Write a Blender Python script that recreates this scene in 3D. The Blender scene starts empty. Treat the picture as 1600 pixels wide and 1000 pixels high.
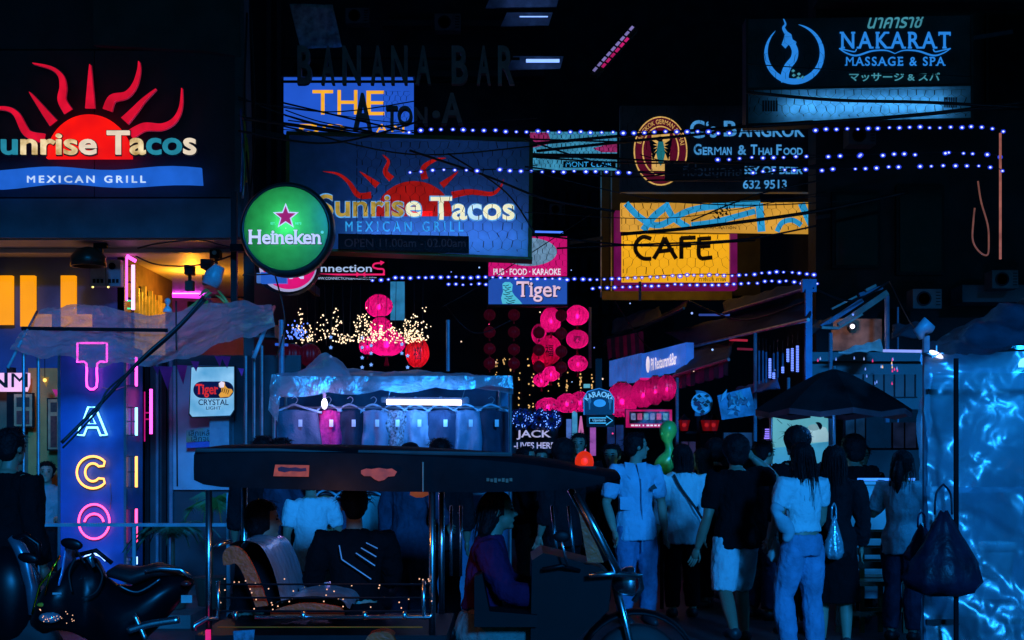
import bpy, bmesh, math, random
from mathutils import Vector, Matrix, noise as mn
R = math.radians
random.seed(7)
SC = bpy.context.scene
COL = SC.collection
# ------------------------------------------------------------------ camera, sky, sun, exposure
F, HZ, CH = 2200.0, 705.0, 1.6            # focal length in picture pixels (1600 wide), horizon row, eye height
cam = bpy.data.cameras.new('camera'); cam_o = bpy.data.objects.new('camera', cam); COL.objects.link(cam_o)
cam_o.location = (0, 0, CH); cam_o.rotation_euler = (R(90), 0, 0)
cam.sensor_width = 36; cam.lens = 36 * F / 1600; cam.shift_y = (HZ - 500) / 1600
cam.clip_start = .1; cam.clip_end = 400
SC.camera = cam_o
SUN_EL, SUN_AZ = R(16), R(168)
W = bpy.data.worlds.new('World'); SC.world = W; W.use_nodes = True
nt = W.node_tree; bg = nt.nodes['Background']
sky = nt.nodes.new('ShaderNodeTexSky'); sky.sky_type = 'NISHITA'; sky.sun_disc = False
sky.sun_elevation = SUN_EL; sky.sun_rotation = SUN_AZ
tint = nt.nodes.new('ShaderNodeMixRGB'); tint.blend_type = 'MULTIPLY'; tint.inputs[0].default_value = 1
tint.inputs[2].default_value = (.006, .40, 1, 1)
nt.links.new(sky.outputs[0], tint.inputs[1]); nt.links.new(tint.outputs[0], bg.inputs[0])
bg.inputs[1].default_value = .013
sl = bpy.data.lights.new('sun', 'SUN'); sun = bpy.data.objects.new('sun', sl); COL.objects.link(sun)
sl.energy = 3.0; sl.angle = R(6); sl.color = (.012, .30, 1)
sd = Vector((math.sin(SUN_AZ) * math.cos(SUN_EL), math.cos(SUN_AZ) * math.cos(SUN_EL), math.sin(SUN_EL)))
sun.rotation_euler = sd.to_track_quat('Z', 'Y').to_euler(); sun.location = (0, -10, 12)
SC.view_settings.view_transform = 'Standard'; SC.view_settings.look = 'None'
SC.view_settings.exposure = 0; SC.view_settings.gamma = 1; SC.view_settings.use_curve_mapping = False
SC.cycles.use_denoising = True
SC.cycles.max_bounces = 6; SC.cycles.transparent_max_bounces = 12
SC.cycles.sample_clamp_indirect = 3; SC.cycles.caustics_reflective = False; SC.cycles.caustics_refractive = False

# ------------------------------------------------------------------ helpers
def P(px, py, Y):
    """world point seen at picture position px, py when it stands Y metres away"""
    return Vector(((px - 800) / F * Y, Y, CH - (py - HZ) / F * Y))
def lin(c):
    return tuple((x / 255 / 12.92) if x <= 10 else ((x / 255 + .055) / 1.055) ** 2.4 for x in c)
MATS = {}
def mat(name, rgb, rough=.6, metal=0., var=.3, scale=6., bump=0., bscale=30., coat=0., spec=.5, second=None):
    if name in MATS: return MATS[name]
    m = bpy.data.materials.new(name); m.use_nodes = True; MATS[name] = m
    t = m.node_tree; b = t.nodes['Principled BSDF']
    tc = t.nodes.new('ShaderNodeTexCoord')
    nz = t.nodes.new('ShaderNodeTexNoise'); nz.inputs['Scale'].default_value = scale; nz.inputs['Detail'].default_value = 6
    t.links.new(tc.outputs['Object'], nz.inputs['Vector'])
    cr = t.nodes.new('ShaderNodeValToRGB')
    lo = [x * (1 - var) for x in rgb]; hi = [min(1, x * (1 + var)) for x in (second or rgb)]
    cr.color_ramp.elements[0].color = (*lo, 1); cr.color_ramp.elements[1].color = (*hi, 1)
    cr.color_ramp.elements[0].position = .3; cr.color_ramp.elements[1].position = .7
    t.links.new(nz.outputs['Fac'], cr.inputs[0]); t.links.new(cr.outputs[0], b.inputs['Base Color'])
    b.inputs['Roughness'].default_value = rough; b.inputs['Metallic'].default_value = metal
    b.inputs['Specular IOR Level'].default_value = spec; b.inputs['Coat Weight'].default_value = coat
    if bump:
        n2 = t.nodes.new('ShaderNodeTexNoise'); n2.inputs['Scale'].default_value = bscale; n2.inputs['Detail'].default_value = 4
        t.links.new(tc.outputs['Object'], n2.inputs['Vector'])
        bp = t.nodes.new('ShaderNodeBump'); bp.inputs['Strength'].default_value = bump; bp.inputs['Distance'].default_value = .02
        t.links.new(n2.outputs['Fac'], bp.inputs['Height']); t.links.new(bp.outputs[0], b.inputs['Normal'])
    return m
def emi(name, srgb, st=1., var=.2, scale=5., rough=.45, second=None):
    """a surface that gives off light: sign face, letter, tube, bulb"""
    if name in MATS: return MATS[name]
    m = bpy.data.materials.new(name); m.use_nodes = True; MATS[name] = m
    t = m.node_tree; b = t.nodes['Principled BSDF']; c = lin(srgb); c2 = lin(second) if second else c
    b.inputs['Base Color'].default_value = (*[x * .25 for x in c], 1); b.inputs['Roughness'].default_value = rough
    tc = t.nodes.new('ShaderNodeTexCoord')
    nz = t.nodes.new('ShaderNodeTexNoise'); nz.inputs['Scale'].default_value = scale; nz.inputs['Detail'].default_value = 5
    t.links.new(tc.outputs['Object'], nz.inputs['Vector'])
    cr = t.nodes.new('ShaderNodeValToRGB')
    cr.color_ramp.elements[0].color = (*[x * (1 - var) for x in c], 1); cr.color_ramp.elements[1].color = (*[x * (1 + var) for x in c2], 1)
    cr.color_ramp.elements[0].position = .32; cr.color_ramp.elements[1].position = .68
    t.links.new(nz.outputs['Fac'], cr.inputs[0]); t.links.new(cr.outputs[0], b.inputs['Emission Color'])
    b.inputs['Emission Strength'].default_value = st
    return m
def translucent(name, rgb, var=.1, clear=.0, gloss=.08):
    """backlit plastic or paper: light from the lamp inside comes through"""
    if name in MATS: return MATS[name]
    m = bpy.data.materials.new(name); m.use_nodes = True; MATS[name] = m
    t = m.node_tree; t.nodes.clear(); out = t.nodes.new('ShaderNodeOutputMaterial')
    tc = t.nodes.new('ShaderNodeTexCoord'); nz = t.nodes.new('ShaderNodeTexNoise'); nz.inputs['Scale'].default_value = 9; nz.inputs['Detail'].default_value = 6
    t.links.new(tc.outputs['Object'], nz.inputs['Vector'])
    cr = t.nodes.new('ShaderNodeValToRGB')
    cr.color_ramp.elements[0].color = (*[x * (1 - var) for x in rgb], 1); cr.color_ramp.elements[1].color = (*[min(1, x * (1 + var)) for x in rgb], 1)
    cr.color_ramp.elements[0].position = .3; cr.color_ramp.elements[1].position = .7
    t.links.new(nz.outputs['Fac'], cr.inputs[0])
    tr = t.nodes.new('ShaderNodeBsdfTranslucent'); t.links.new(cr.outputs[0], tr.inputs['Color'])
    gl = t.nodes.new('ShaderNodeBsdfGlossy'); gl.inputs['Roughness'].default_value = .25; gl.inputs['Color'].default_value = (1, 1, 1, 1)
    mx = t.nodes.new('ShaderNodeMixShader'); mx.inputs[0].default_value = gloss
    t.links.new(tr.outputs[0], mx.inputs[1]); t.links.new(gl.outputs[0], mx.inputs[2]); last = mx
    if clear:
        tp = t.nodes.new('ShaderNodeBsdfTransparent'); tp.inputs['Color'].default_value = (*rgb, 1)
        m2 = t.nodes.new('ShaderNodeMixShader'); m2.inputs[0].default_value = clear
        t.links.new(mx.outputs[0], m2.inputs[1]); t.links.new(tp.outputs[0], m2.inputs[2]); last = m2
    t.links.new(last.outputs[0], out.inputs['Surface'])
    return m
def plastic_film(name, rgb, clear=.6, rough=.12, bump=.6, bscale=5., dif=.5):
    if name in MATS: return MATS[name]
    m = bpy.data.materials.new(name); m.use_nodes = True; MATS[name] = m
    t = m.node_tree; t.nodes.clear(); out = t.nodes.new('ShaderNodeOutputMaterial')
    tc = t.nodes.new('ShaderNodeTexCoord'); nz = t.nodes.new('ShaderNodeTexNoise'); nz.inputs['Scale'].default_value = bscale
    nz.inputs['Detail'].default_value = 7; nz.inputs['Distortion'].default_value = 1.2
    t.links.new(tc.outputs['Object'], nz.inputs['Vector'])
    bp = t.nodes.new('ShaderNodeBump'); bp.inputs['Strength'].default_value = bump; bp.inputs['Distance'].default_value = .08
    t.links.new(nz.outputs['Fac'], bp.inputs['Height'])
    df = t.nodes.new('ShaderNodeBsdfDiffuse'); df.inputs['Color'].default_value = (*rgb, 1)
    tl = t.nodes.new('ShaderNodeBsdfTranslucent'); tl.inputs['Color'].default_value = (*rgb, 1)
    gl = t.nodes.new('ShaderNodeBsdfGlossy'); gl.inputs['Roughness'].default_value = rough
    tp = t.nodes.new('ShaderNodeBsdfTransparent'); tp.inputs['Color'].default_value = (.86, .92, .95, 1)
    for n in (df, tl, gl): t.links.new(bp.outputs[0], n.inputs['Normal'])
    a = t.nodes.new('ShaderNodeMixShader'); a.inputs[0].default_value = .5
    t.links.new(df.outputs[0], a.inputs[1]); t.links.new(tl.outputs[0], a.inputs[2])
    b = t.nodes.new('ShaderNodeMixShader'); b.inputs[0].default_value = 1 - dif
    t.links.new(a.outputs[0], b.inputs[1]); t.links.new(gl.outputs[0], b.inputs[2])
    mr = t.nodes.new('ShaderNodeMapRange'); mr.inputs[1].default_value = .3; mr.inputs[2].default_value = .7
    mr.inputs[3].default_value = min(1, clear + .12); mr.inputs[4].default_value = clear - .15
    t.links.new(nz.outputs['Fac'], mr.inputs[0])
    c = t.nodes.new('ShaderNodeMixShader'); t.links.new(mr.outputs[0], c.inputs[0])
    t.links.new(b.outputs[0], c.inputs[1]); t.links.new(tp.outputs[0], c.inputs[2])
    t.links.new(c.outputs[0], out.inputs['Surface'])
    return m

def wl(o):
    v = Vector((0, 0, 0))
    while o is not None: v += o.location; o = o.parent
    return v
def tag(o, label=None, cat=None, group=None, kind=None):
    if label: o['label'] = label
    if cat: o['category'] = cat
    if group: o['group'] = group
    if kind: o['kind'] = kind
    return o
def thing(name, label, cat, loc, group=None, kind=None):
    o = bpy.data.objects.new(name, None); COL.objects.link(o); o.location = loc; o.empty_display_size = .1
    return tag(o, label, cat, group, kind)
def link(name, me, parent=None, loc=None):
    o = bpy.data.objects.new(name, me); COL.objects.link(o); o.parent = parent
    if loc is not None: o.location = loc
    return o
class MB:
    def __init__(s): s.v = []; s.f = []
    def add(s, vs, fs):
        k = len(s.v); s.v += [Vector(p) for p in vs]; s.f += [[i + k for i in f] for f in fs]; return s
    def hexa(s, p):      # 4 back points then 4 front points
        return s.add(p, [(0, 1, 2, 3), (7, 6, 5, 4), (0, 4, 5, 1), (1, 5, 6, 2), (2, 6, 7, 3), (3, 7, 4, 0)])
    def box(s, c, d, rz=0., M=None):
        c = Vector(c); x, y, z = d[0] / 2, d[1] / 2, d[2] / 2
        m = M or Matrix.Rotation(rz, 3, 'Z')
        return s.hexa([c + m @ Vector(q) for q in ((-x, y, -z), (x, y, -z), (x, y, z), (-x, y, z), (-x, -y, -z), (x, -y, -z), (x, -y, z), (-x, -y, z))])
    def bar(s, a, b, w, h=None, up=(0, 0, 1)):
        a, b = Vector(a), Vector(b); h = h or w; d = (b - a).normalized(); u = Vector(up)
        if abs(d.dot(u)) > .95: u = Vector((0, 1, 0))
        x = d.cross(u).normalized() * w / 2; z = x.cross(d).normalized() * h / 2
        return s.hexa([a - x - z, a + x - z, a + x + z, a - x + z, b - x - z, b + x - z, b + x + z, b - x + z])
    def tube(s, pts, r, n=8, cap=True, closed=False):
        pts = [Vector(p) for p in pts]; m = len(pts); rs = r if isinstance(r, (list, tuple)) else [r] * m
        k0 = len(s.v); up = None
        for i, p in enumerate(pts):
            a = pts[(i - 1) % m] if (i or closed) else p; b = pts[(i + 1) % m] if (i < m - 1 or closed) else p
            d = (b - a)
            d = d.normalized() if d.length > 1e-9 else Vector((0, 0, 1))
            if up is None: up = Vector((0, 0, 1)) if abs(d.z) < .9 else Vector((0, 1, 0))
            x = d.cross(up)
            if x.length < 1e-4: up = Vector((1, 0, 0)); x = d.cross(up)
            x.normalize(); y = x.cross(d).normalized(); up = y
            for j in range(n):
                t = 2 * math.pi * j / n; s.v.append(p + (x * math.cos(t) + y * math.sin(t)) * rs[i])
        for i in range(m if closed else m - 1):
            for j in range(n):
                i2 = (i + 1) % m
                s.f.append([k0 + i * n + j, k0 + i * n + (j + 1) % n, k0 + i2 * n + (j + 1) % n, k0 + i2 * n + j])
        if cap and not closed:
            s.f.append([k0 + j for j in range(n)][::-1]); s.f.append([k0 + (m - 1) * n + j for j in range(n)])
        return s
    def rings(s, rr, cap=True):
        k0 = len(s.v); n = len(rr[0])
        for q in rr: s.v += [Vector(p) for p in q]
        for i in range(len(rr) - 1):
            for j in range(n):
                s.f.append([k0 + i * n + j, k0 + i * n + (j + 1) % n, k0 + (i + 1) * n + (j + 1) % n, k0 + (i + 1) * n + j])
        if cap:
            s.f.append([k0 + j for j in range(n)][::-1]); s.f.append([k0 + (len(rr) - 1) * n + j for j in range(n)])
        return s
    def ell(s, c, r, nu=12, nv=8, M=None):
        c = Vector(c); r = r if isinstance(r, (tuple, list)) else (r, r, r); rr = []
        for i in range(nv + 1):
            t = -math.pi / 2 + math.pi * i / nv; cc = max(.02, math.cos(t))
            q = [Vector((r[0] * cc * math.cos(a), r[1] * cc * math.sin(a), r[2] * math.sin(t))) for a in (2 * math.pi * j / nu for j in range(nu))]
            rr.append([c + (M @ p if M else p) for p in q])
        return s.rings(rr)
    def lathe(s, c, prof, n=16, axis='z', cap=True):
        c = Vector(c); rr = []
        for (r, h) in prof:
            q = []
            for j in range(n):
                a = 2 * math.pi * j / n; x, y = r * math.cos(a), r * math.sin(a)
                q.append(c + (Vector((x, y, h)) if axis == 'z' else Vector((x, -h, y)) if axis == 'y' else Vector((h, x, y))))
            rr.append(q)
        return s.rings(rr, cap)
    def prism(s, back, front):
        n = len(back); k = len(s.v); s.v += [Vector(p) for p in back] + [Vector(p) for p in front]
        s.f.append(list(range(k, k + n))); s.f.append(list(range(k + n, k + 2 * n))[::-1])
        for i in range(n):
            j = (i + 1) % n; s.f.append([k + i, k + n + i, k + n + j, k + j])
        return s
    def mesh(s, name, m, off=Vector((0, 0, 0)), smooth=False, fix=True):
        me = bpy.data.meshes.new(name)
        me.from_pydata([tuple(p - off) for p in s.v], [], s.f)
        if fix:
            b = bmesh.new(); b.from_mesh(me); bmesh.ops.recalc_face_normals(b, faces=b.faces); b.to_mesh(me); b.free()
        if m: me.materials.append(m)
        if smooth: me.polygons.foreach_set('use_smooth', [True] * len(me.polygons))
        me.update(); return me
    def build(s, name, m, parent=None, smooth=False, fix=True, **k):
        """one mesh object; a child takes world coordinates relative to its thing"""
        if parent is None:
            lo = [min(p[i] for p in s.v) for i in range(3)]; hi = [max(p[i] for p in s.v) for i in range(3)]
            off = Vector(((lo[0] + hi[0]) / 2, (lo[1] + hi[1]) / 2, lo[2]))
            o = link(name, s.mesh(name, m, off, smooth, fix), None, off)
        else:
            o = link(name, s.mesh(name, m, wl(parent), smooth, fix), parent)
        if k: tag(o, **k)
        return o
# text ----------------------------------------------------------------------------------------
TC = {}
def glyphs(body, off=0.):
    key = (body, off)
    if key in TC: return TC[key]
    cu = bpy.data.curves.new('lettering', 'FONT'); cu.body = body; cu.offset = off; cu.extrude = .5; cu.fill_mode = 'BOTH'; cu.resolution_u = 4
    ob = bpy.data.objects.new('lettering', cu); COL.objects.link(ob)
    me = bpy.data.meshes.new_from_object(ob)
    vs = [v.co.copy() for v in me.vertices]; fs = [list(p.vertices) for p in me.polygons]
    bpy.data.objects.remove(ob); bpy.data.curves.remove(cu); bpy.data.meshes.remove(me)
    TC[key] = (vs, fs); return TC[key]
SERIF = dict(N=((.04, 't'), (.12, 'b'), (.92, 't')), A=((.04, 'b'), (.96, 'b')), K=((.12, 't'), (.12, 'b'), (.9, 't'), (.93, 'b')), R=((.12, 't'), (.12, 'b'), (.93, 'b')),
    T=((.5, 'b'), (.03, 'd'), (.97, 'd')), M=((.0, 'b'), (1., 'b')), E=((.08, 't'), (.08, 'b'), (.95, 'u')), P=((.12, 't'), (.12, 'b')), G=((.86, 'm'),), S=(),
    H=((.12, 't'), (.12, 'b'), (.88, 't'), (.88, 'b')), i=((.5, 'b'), (.15, 'x')), n=((.1, 'b'), (.9, 'b'), (.0, 'x')), k=((.12, 't'), (.12, 'b'), (.93, 'b'), (.85, 'x')), r=((.25, 'b'), (.1, 'x')))
class Fr:
    """an upright sign plane: depth Y at picture column x0, turning away by slope"""
    def __init__(s, Y, x0=800, slope=0.): s.Y, s.k, s.X0 = Y, slope, (x0 - 800) / F * Y
    def pt(s, px, py, d=0.):
        y = (s.Y - s.k * s.X0) / (1 - s.k * (px - 800) / F)
        return P(px, py, y) + Vector((0, -d, 0))
    def sc(s): return s.Y / F
    def prism(s, mb, pts, d, th): return mb.prism([s.pt(x, y, d - th) for x, y in pts], [s.pt(x, y, d) for x, y in pts])
    def poly(s, name, pts, d, th, m, parent=None, **k): return s.prism(MB(), pts, d, th).build(name, m, parent, **k)
    def rect(s, name, x0, y0, x1, y1, d, th, m, parent=None, **k): return s.poly(name, [(x0, y0), (x1, y0), (x1, y1), (x0, y1)], d, th, m, parent, **k)
    def stroke(s, mb, pts, w, d, th):
        """flat ribbon along picture points; w one width or one per point"""
        n = len(pts); ws = w if isinstance(w, (list, tuple)) else [w] * n; L, Q = [], []
        for i, (x, y) in enumerate(pts):
            a, b = pts[max(i - 1, 0)], pts[min(i + 1, n - 1)]; dx, dy = b[0] - a[0], b[1] - a[1]; l = math.hypot(dx, dy) or 1
            L.append((x - dy / l * ws[i] / 2, y + dx / l * ws[i] / 2)); Q.append((x + dy / l * ws[i] / 2, y - dx / l * ws[i] / 2))
        for i in range(n - 1): s.prism(mb, [L[i], L[i + 1], Q[i + 1], Q[i]], d, th)
        return mb
    def arc(s, cx, cy, rx, ry, a0, a1, n=24): return [(cx + rx * math.cos(R(a0 + (a1 - a0) * i / n)), cy - ry * math.sin(R(a0 + (a1 - a0) * i / n))) for i in range(n + 1)]
    def text(s, parent, body, box, m, d=.02, th=.012, off=0., serif=False, name='lettering', letters=False, warp=None, mats=None, track=0.):
        x0, y0, x1, y1 = box; items = []
        for k, ch in enumerate(body) if (letters or serif or track) else ():
            if ch == ' ': continue
            vs, fs = glyphs(ch, 0. if ch == 'M' else off); pv, _ = glyphs(body[:k + 1], off)
            sh = max(v.x for v in pv) - max(v.x for v in vs) + track * k
            vs = [Vector((v.x + sh, v.y, v.z)) for v in vs]; fs = [list(f) for f in fs]
            if serif:
                a, b = min(v.x for v in vs), max(v.x for v in vs); lo, hi = min(v.y for v in vs), max(v.y for v in vs)
                for (fx, wh) in SERIF.get(ch, ()):
                    x = a + (b - a) * fx; t = .035; w = .1
                    if wh == 'x': w, x, yy = .07, x, (.47 if ch != 'k' else .47)
                    yy = {'t': hi - t, 'b': lo + t, 'x': .47}.get(wh, lo + t)
                    if wh == 'd': w, t, yy = .028, .08, hi - .08
                    if wh == 'u': w, t, yy = .028, .08, lo + .08
                    if wh == 'm': w, t, yy = .09, .03, lo + (hi - lo) * .42
                    kk = len(vs)
                    vs += [Vector(q) for q in ((x - w, yy - t, -.45), (x + w, yy - t, -.45), (x + w, yy + t, -.45), (x - w, yy + t, -.45), (x - w, yy - t, .52), (x + w, yy - t, .52), (x + w, yy + t, .52), (x - w, yy + t, .52))]
                    fs += [[kk + i for i in f] for f in ((0, 1, 2, 3), (7, 6, 5, 4), (0, 4, 5, 1), (1, 5, 6, 2), (2, 6, 7, 3), (3, 7, 4, 0))]
            items.append((vs, fs))
        if not items: items = [glyphs(body, off)]
        A = min(v.x for it in items for v in it[0]); B = max(v.x for it in items for v in it[0])
        C = min(v.y for it in items for v in it[0]); D = max(v.y for it in items for v in it[0])
        out, mb = None, MB()
        for i, (vs, fs) in enumerate(items):
            if letters: mb = MB()
            pts = []
            for v in vs:
                u, w = (v.x - A) / (B - A), (v.y - C) / (D - C)
                q = warp(u, w) if warp else (x0 + (x1 - x0) * u, y1 + (y0 - y1) * w)
                pts.append(s.pt(q[0], q[1], d - th * (.5 - v.z)))
            mb.add(pts, fs)
            if letters: out = mb.build('letter', mats[i % len(mats)] if mats else m, parent, fix=False)
        if not letters: out = mb.build(name, m, parent, fix=False)
        return out
def ramp_pts(pts, n):   # smooth curve through a few points
    out = []
    m = len(pts)
    for i in range(m - 1):
        p0, p1, p2, p3 = pts[max(i - 1, 0)], pts[i], pts[i + 1], pts[min(i + 2, m - 1)]
        for k in range(n):
            t = k / n
            out.append(tuple(.5 * (2 * b + (c - a) * t + (2 * a - 5 * b + 4 * c - d) * t * t + (3 * b - a - 3 * c + d) * t ** 3) for a, b, c, d in zip(p0, p1, p2, p3)))
    out.append(tuple(pts[-1])); return out
def sheet(name, corners, m, parent=None, nu=30, nv=14, amp=.05, seed=0, fs=2.5, sag=0., edge=None, thick=0., **k):
    """wrinkled cloth or film between four (px, py, Y) corners: tl, tr, br, bl"""
    c = [P(*q) for q in corners]; mb = MB(); n = (c[1] - c[0]).cross(c[3] - c[0]).normalized()
    for j in range(nv + 1):
        for i in range(nu + 1):
            u, v = i / nu, j / nv
            p = c[0].lerp(c[1], u).lerp(c[3].lerp(c[2], u), v)
            q = Vector((p.x * fs + seed * 7.3, p.y * fs, p.z * fs))
            p = p + n * (amp * (mn.noise(q) + .5 * mn.noise(q * 2.3) + .3 * abs(mn.noise(q * 5.1)))) 
            p.z -= sag * math.sin(math.pi * u) * (v if sag > 0 else 1)
            if edge: p += edge(u, v)
            mb.v.append(p)
    w = nu + 1
    for j in range(nv):
        for i in range(nu): mb.f.append([j * w + i, j * w + i + 1, (j + 1) * w + i + 1, (j + 1) * w + i])
    if thick:
        k0 = len(mb.v); mb.v += [p + n * thick for p in mb.v]; mb.f += [[q + k0 for q in f[::-1]] for f in mb.f]
        rim = list(range(w)) + [j * w + nu for j in range(1, nv + 1)] + [nv * w + i for i in range(nu - 1, -1, -1)] + [j * w for j in range(nv - 1, 0, -1)]
        for a, b in zip(rim, rim[1:] + rim[:1]): mb.f.append([a, b, b + k0, a + k0])
    return mb.build(name, m, parent, smooth=True, **k)
def quad(name, corners, th, m, parent=None, **k):
    """flat board between four (px, py, Y) corners, th thick away from the viewer"""
    c = [P(*q) for q in corners]; n = (c[1] - c[0]).cross(c[3] - c[0]).normalized()
    if n.y < 0: n = -n
    return MB().prism([p + n * th for p in c], c).build(name, m, parent, **k)
def point_light(name, loc, power, color, parent=None, r=.05):
    l = bpy.data.lights.new(name, 'POINT'); l.energy = power; l.color = color; l.shadow_soft_size = r
    o = bpy.data.objects.new(name, l); COL.objects.link(o); o.parent = parent; o.location = Vector(loc) - (wl(parent) if parent else Vector((0, 0, 0)))
    return o
def tube_light(name, a, b, power, color, parent=None, w=.04, face=(0, -1, 0)):
    a, b = Vector(a), Vector(b)
    l = bpy.data.lights.new(name, 'AREA'); l.shape = 'RECTANGLE'; l.size = (b - a).length; l.size_y = w; l.energy = power; l.color = color
    o = bpy.data.objects.new(name, l); COL.objects.link(o)
    x = (b - a).normalized(); z = -Vector(face).normalized(); y = z.cross(x).normalized(); z = x.cross(y)
    o.rotation_euler = Matrix((x, y, z)).transposed().to_euler(); o.parent = parent
    o.location = (a + b) / 2 - (wl(parent) if parent else Vector((0, 0, 0)))
    return o
def netting(parent, fr, x0, y0, x1, y1, d, cell=13., w=.9, m=None):
    """hexagonal wire netting stretched in front of a sign; too fine to pick apart singly"""
    mb = MB(); h = cell * 1.25; rows = int((y1 - y0) / (h * .75)) + 1; cols = int((x1 - x0) / cell) + 1; rnd = random.Random(int(x0 * 7 + y0))
    jit = {}
    def J(x, y):
        k = (round(x), round(y))
        if k not in jit: jit[k] = (rnd.gauss(0, cell * .07), rnd.gauss(0, cell * .07))
        return (min(max(x + jit[k][0], x0), x1), min(max(y + jit[k][1], y0), y1))
    for r in range(rows):
        for c in range(cols):
            cx = x0 + c * cell + (cell / 2 if r % 2 else 0); cy = y0 + r * h * .75
            if cx > x1 or cy > y1: continue
            a, b, e, g = J(cx - cell / 2, cy), J(cx, cy - h * .25), J(cx + cell / 2, cy), J(cx - cell / 2, cy + h * .5)
            for p, q, ww in ((a, b, w * rnd.choice((.3, .4, .5, .5, 0))), (b, e, w * rnd.choice((.3, .4, .5, .5, 0))), (a, g, w * rnd.choice((.8, 1.2, 1.6, 2.0)))):
                ww *= .72
                if ww and abs(p[0] - q[0]) + abs(p[1] - q[1]) > 3: fr.stroke(mb, [p, q], ww, d, .004)
    return mb.build('wire_netting', m or mat('netting wire', (.01, .012, .015), .5, .6), parent, fix=False, kind='stuff')

black_metal = mat('black painted metal', (.006, .007, .009), .5, .2, .4, 8, spec=.2)
steel = mat('brushed steel pole', (.35, .37, .4), .35, .9, .2, 12)
chrome = mat('chrome', (.75, .77, .8), .27, 1, .08, 5, .15, 8)
rubber = mat('black rubber', (.012, .012, .013), .7)
wood_dark = mat('dark wood', (.09, .045, .022), .6, 0, .5, 18)
white_paint = mat('white paint', (.7, .72, .74), .55, 0, .12, 3)
# ------------------------------------------------------------------ the setting
asphalt = mat('asphalt', (.03, .032, .036), .5, 0, .4, 4, .3, 60)
MB().add([(-60, -30, 0), (60, -30, 0), (60, 120, 0), (-60, 120, 0)], [(0, 1, 2, 3)]).build('ground', asphalt, kind='structure')
pv = MB(); pv.box((-9.0, 15.0, .06), (12.2, 4.6, .12)).build('pavement', mat('paving concrete', (.11, .11, .11), .7, 0, .3, 5, .3, 40), kind='structure')
# unseen slab added behind the viewer to keep the sun off the upper storeys
vc = mat('blocker concrete', (.25, .25, .24), .8, 0, .2, 2)
blocker = thing('unseen_sun_blocker', 'tall unseen concrete slab added behind the viewer to block the sun', 'light blocker', (0, -4, 0))
MB().box((0, -4, 30.1), (120, 2, 41.4)).build('blocker_slab', vc, blocker)
for x in (-22, 22): MB().box((x, -4, 4.7), (1.8, 1.6, 9.4)).build('blocker_pier', vc, blocker)

def sub(parent, name, fr, x0, y0, x1, y1, d, th, m): return fr.rect(name, x0, y0, x1, y1, d, th, m, parent)
# --- restaurant on the corner
wall_navy = mat('navy painted wall', (.035, .05, .075), .6, 0, .25, 2.5, .12, 30)
fascia_m = mat('grey blue fascia render', (.12, .16, .19), .7, 0, .3, 2.5, .25, 14)
soffit_m = mat('pale soffit paint', (.5, .52, .54), .55, 0, .15, 2, .2, 25)
blue_wall = mat('royal blue wall paint', (.045, .09, .26), .6, 0, .25, 3, .1, 30)
orange_wall = mat('orange ochre wall paint', (.62, .25, .06), .7, 0, .25, 4, .2, 40)
f15 = Fr(15.5)
rb = thing('restaurant_building', 'navy corner restaurant building with a deep lit soffit over its terrace', 'building', (-5.6, 17.5, 0))
f15.poly('upper_wall', [(-160, -160), (372, -160), (377, 76), (-160, 76)], -.02, .5, wall_navy, rb)
f15.poly('upper_slab', [(150, -160), (370, -160), (378, 92), (330, 84), (150, 74)], .1, .12, mat('weathered slab', (.06, .08, .09), .7, 0, .3, 3, .3, 12), rb)
for x in (-160, 0, 148):   # cladding panels behind the sign
    x1 = {-160: -1, 0: 147, 148: 377}[x]
    f15.rect('cladding_panel', x, 79, x1, 308, .0, .3, wall_navy, rb)
f15.poly('fascia', [(-160, 311), (366, 311), (368, 372), (-160, 372)], .03, .45, fascia_m, rb)
f15.poly('corner_post', [(369, -160), (379, -160), (392, 372), (369, 372)], .08, .3, mat('corner post paint', (.06, .09, .12), .5, 0, .3, 4), rb)
zs = f15.pt(0, 374).z
sf = MB().box((-5.4, 18.4, zs + .06), (5.0, 5.7, .12)).build('soffit', soffit_m, rb)
MB().box((-5.4, 16.2, zs - .03), (5.0, .1, .05)).build('soffit_batten', soffit_m, rb)
f169 = Fr(16.9)
f169.rect('side_wall', -180, 396, 194, 900, 0, .15, blue_wall, rb)
f169.rect('wall_coping', -180, 396, 194, 402, .05, .05, mat('coping steel', (.4, .45, .5), .4, .5), rb)
xa = f169.pt(195, 500).x
MB().box((xa - .05, 18.1, 2.0), (.08, 2.4, 4.0)).build('passage_wall', mat('passage wall', (.08, .05, .05), .7), rb)
MB().box((-5.3, 21.2, 1.95), (4.0, .12, 3.9)).build('passage_back_wall', mat('passage back wall paint', (.22, .1, .2), .6, 0, .3, 3), rb)
MB().box((-2.98, 18.6, 1.95), (.12, 5.3, 3.9)).build('outer_side_wall', mat('dark shop front', (.02, .025, .035), .5), rb)
MB().box((-9, 21.3, 1.95), (4.0, .12, 3.9)).build('passage_back_wall', mat('passage back wall paint', (.22, .1, .2), .6, 0, .3, 3), rb)
for i in range(9):   # golden slats along the passage; lamp light on them painted as emission
    y = 17.35 + i * .16; hh = random.uniform(-.12, .06)
    MB().box((xa + .03, y, 2.62 + hh / 2), (.05, .05, 2.1 + hh)).build('slat', emi('golden slat painted glow', (190, 135, 30), .75, .4, 9), rb)
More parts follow.
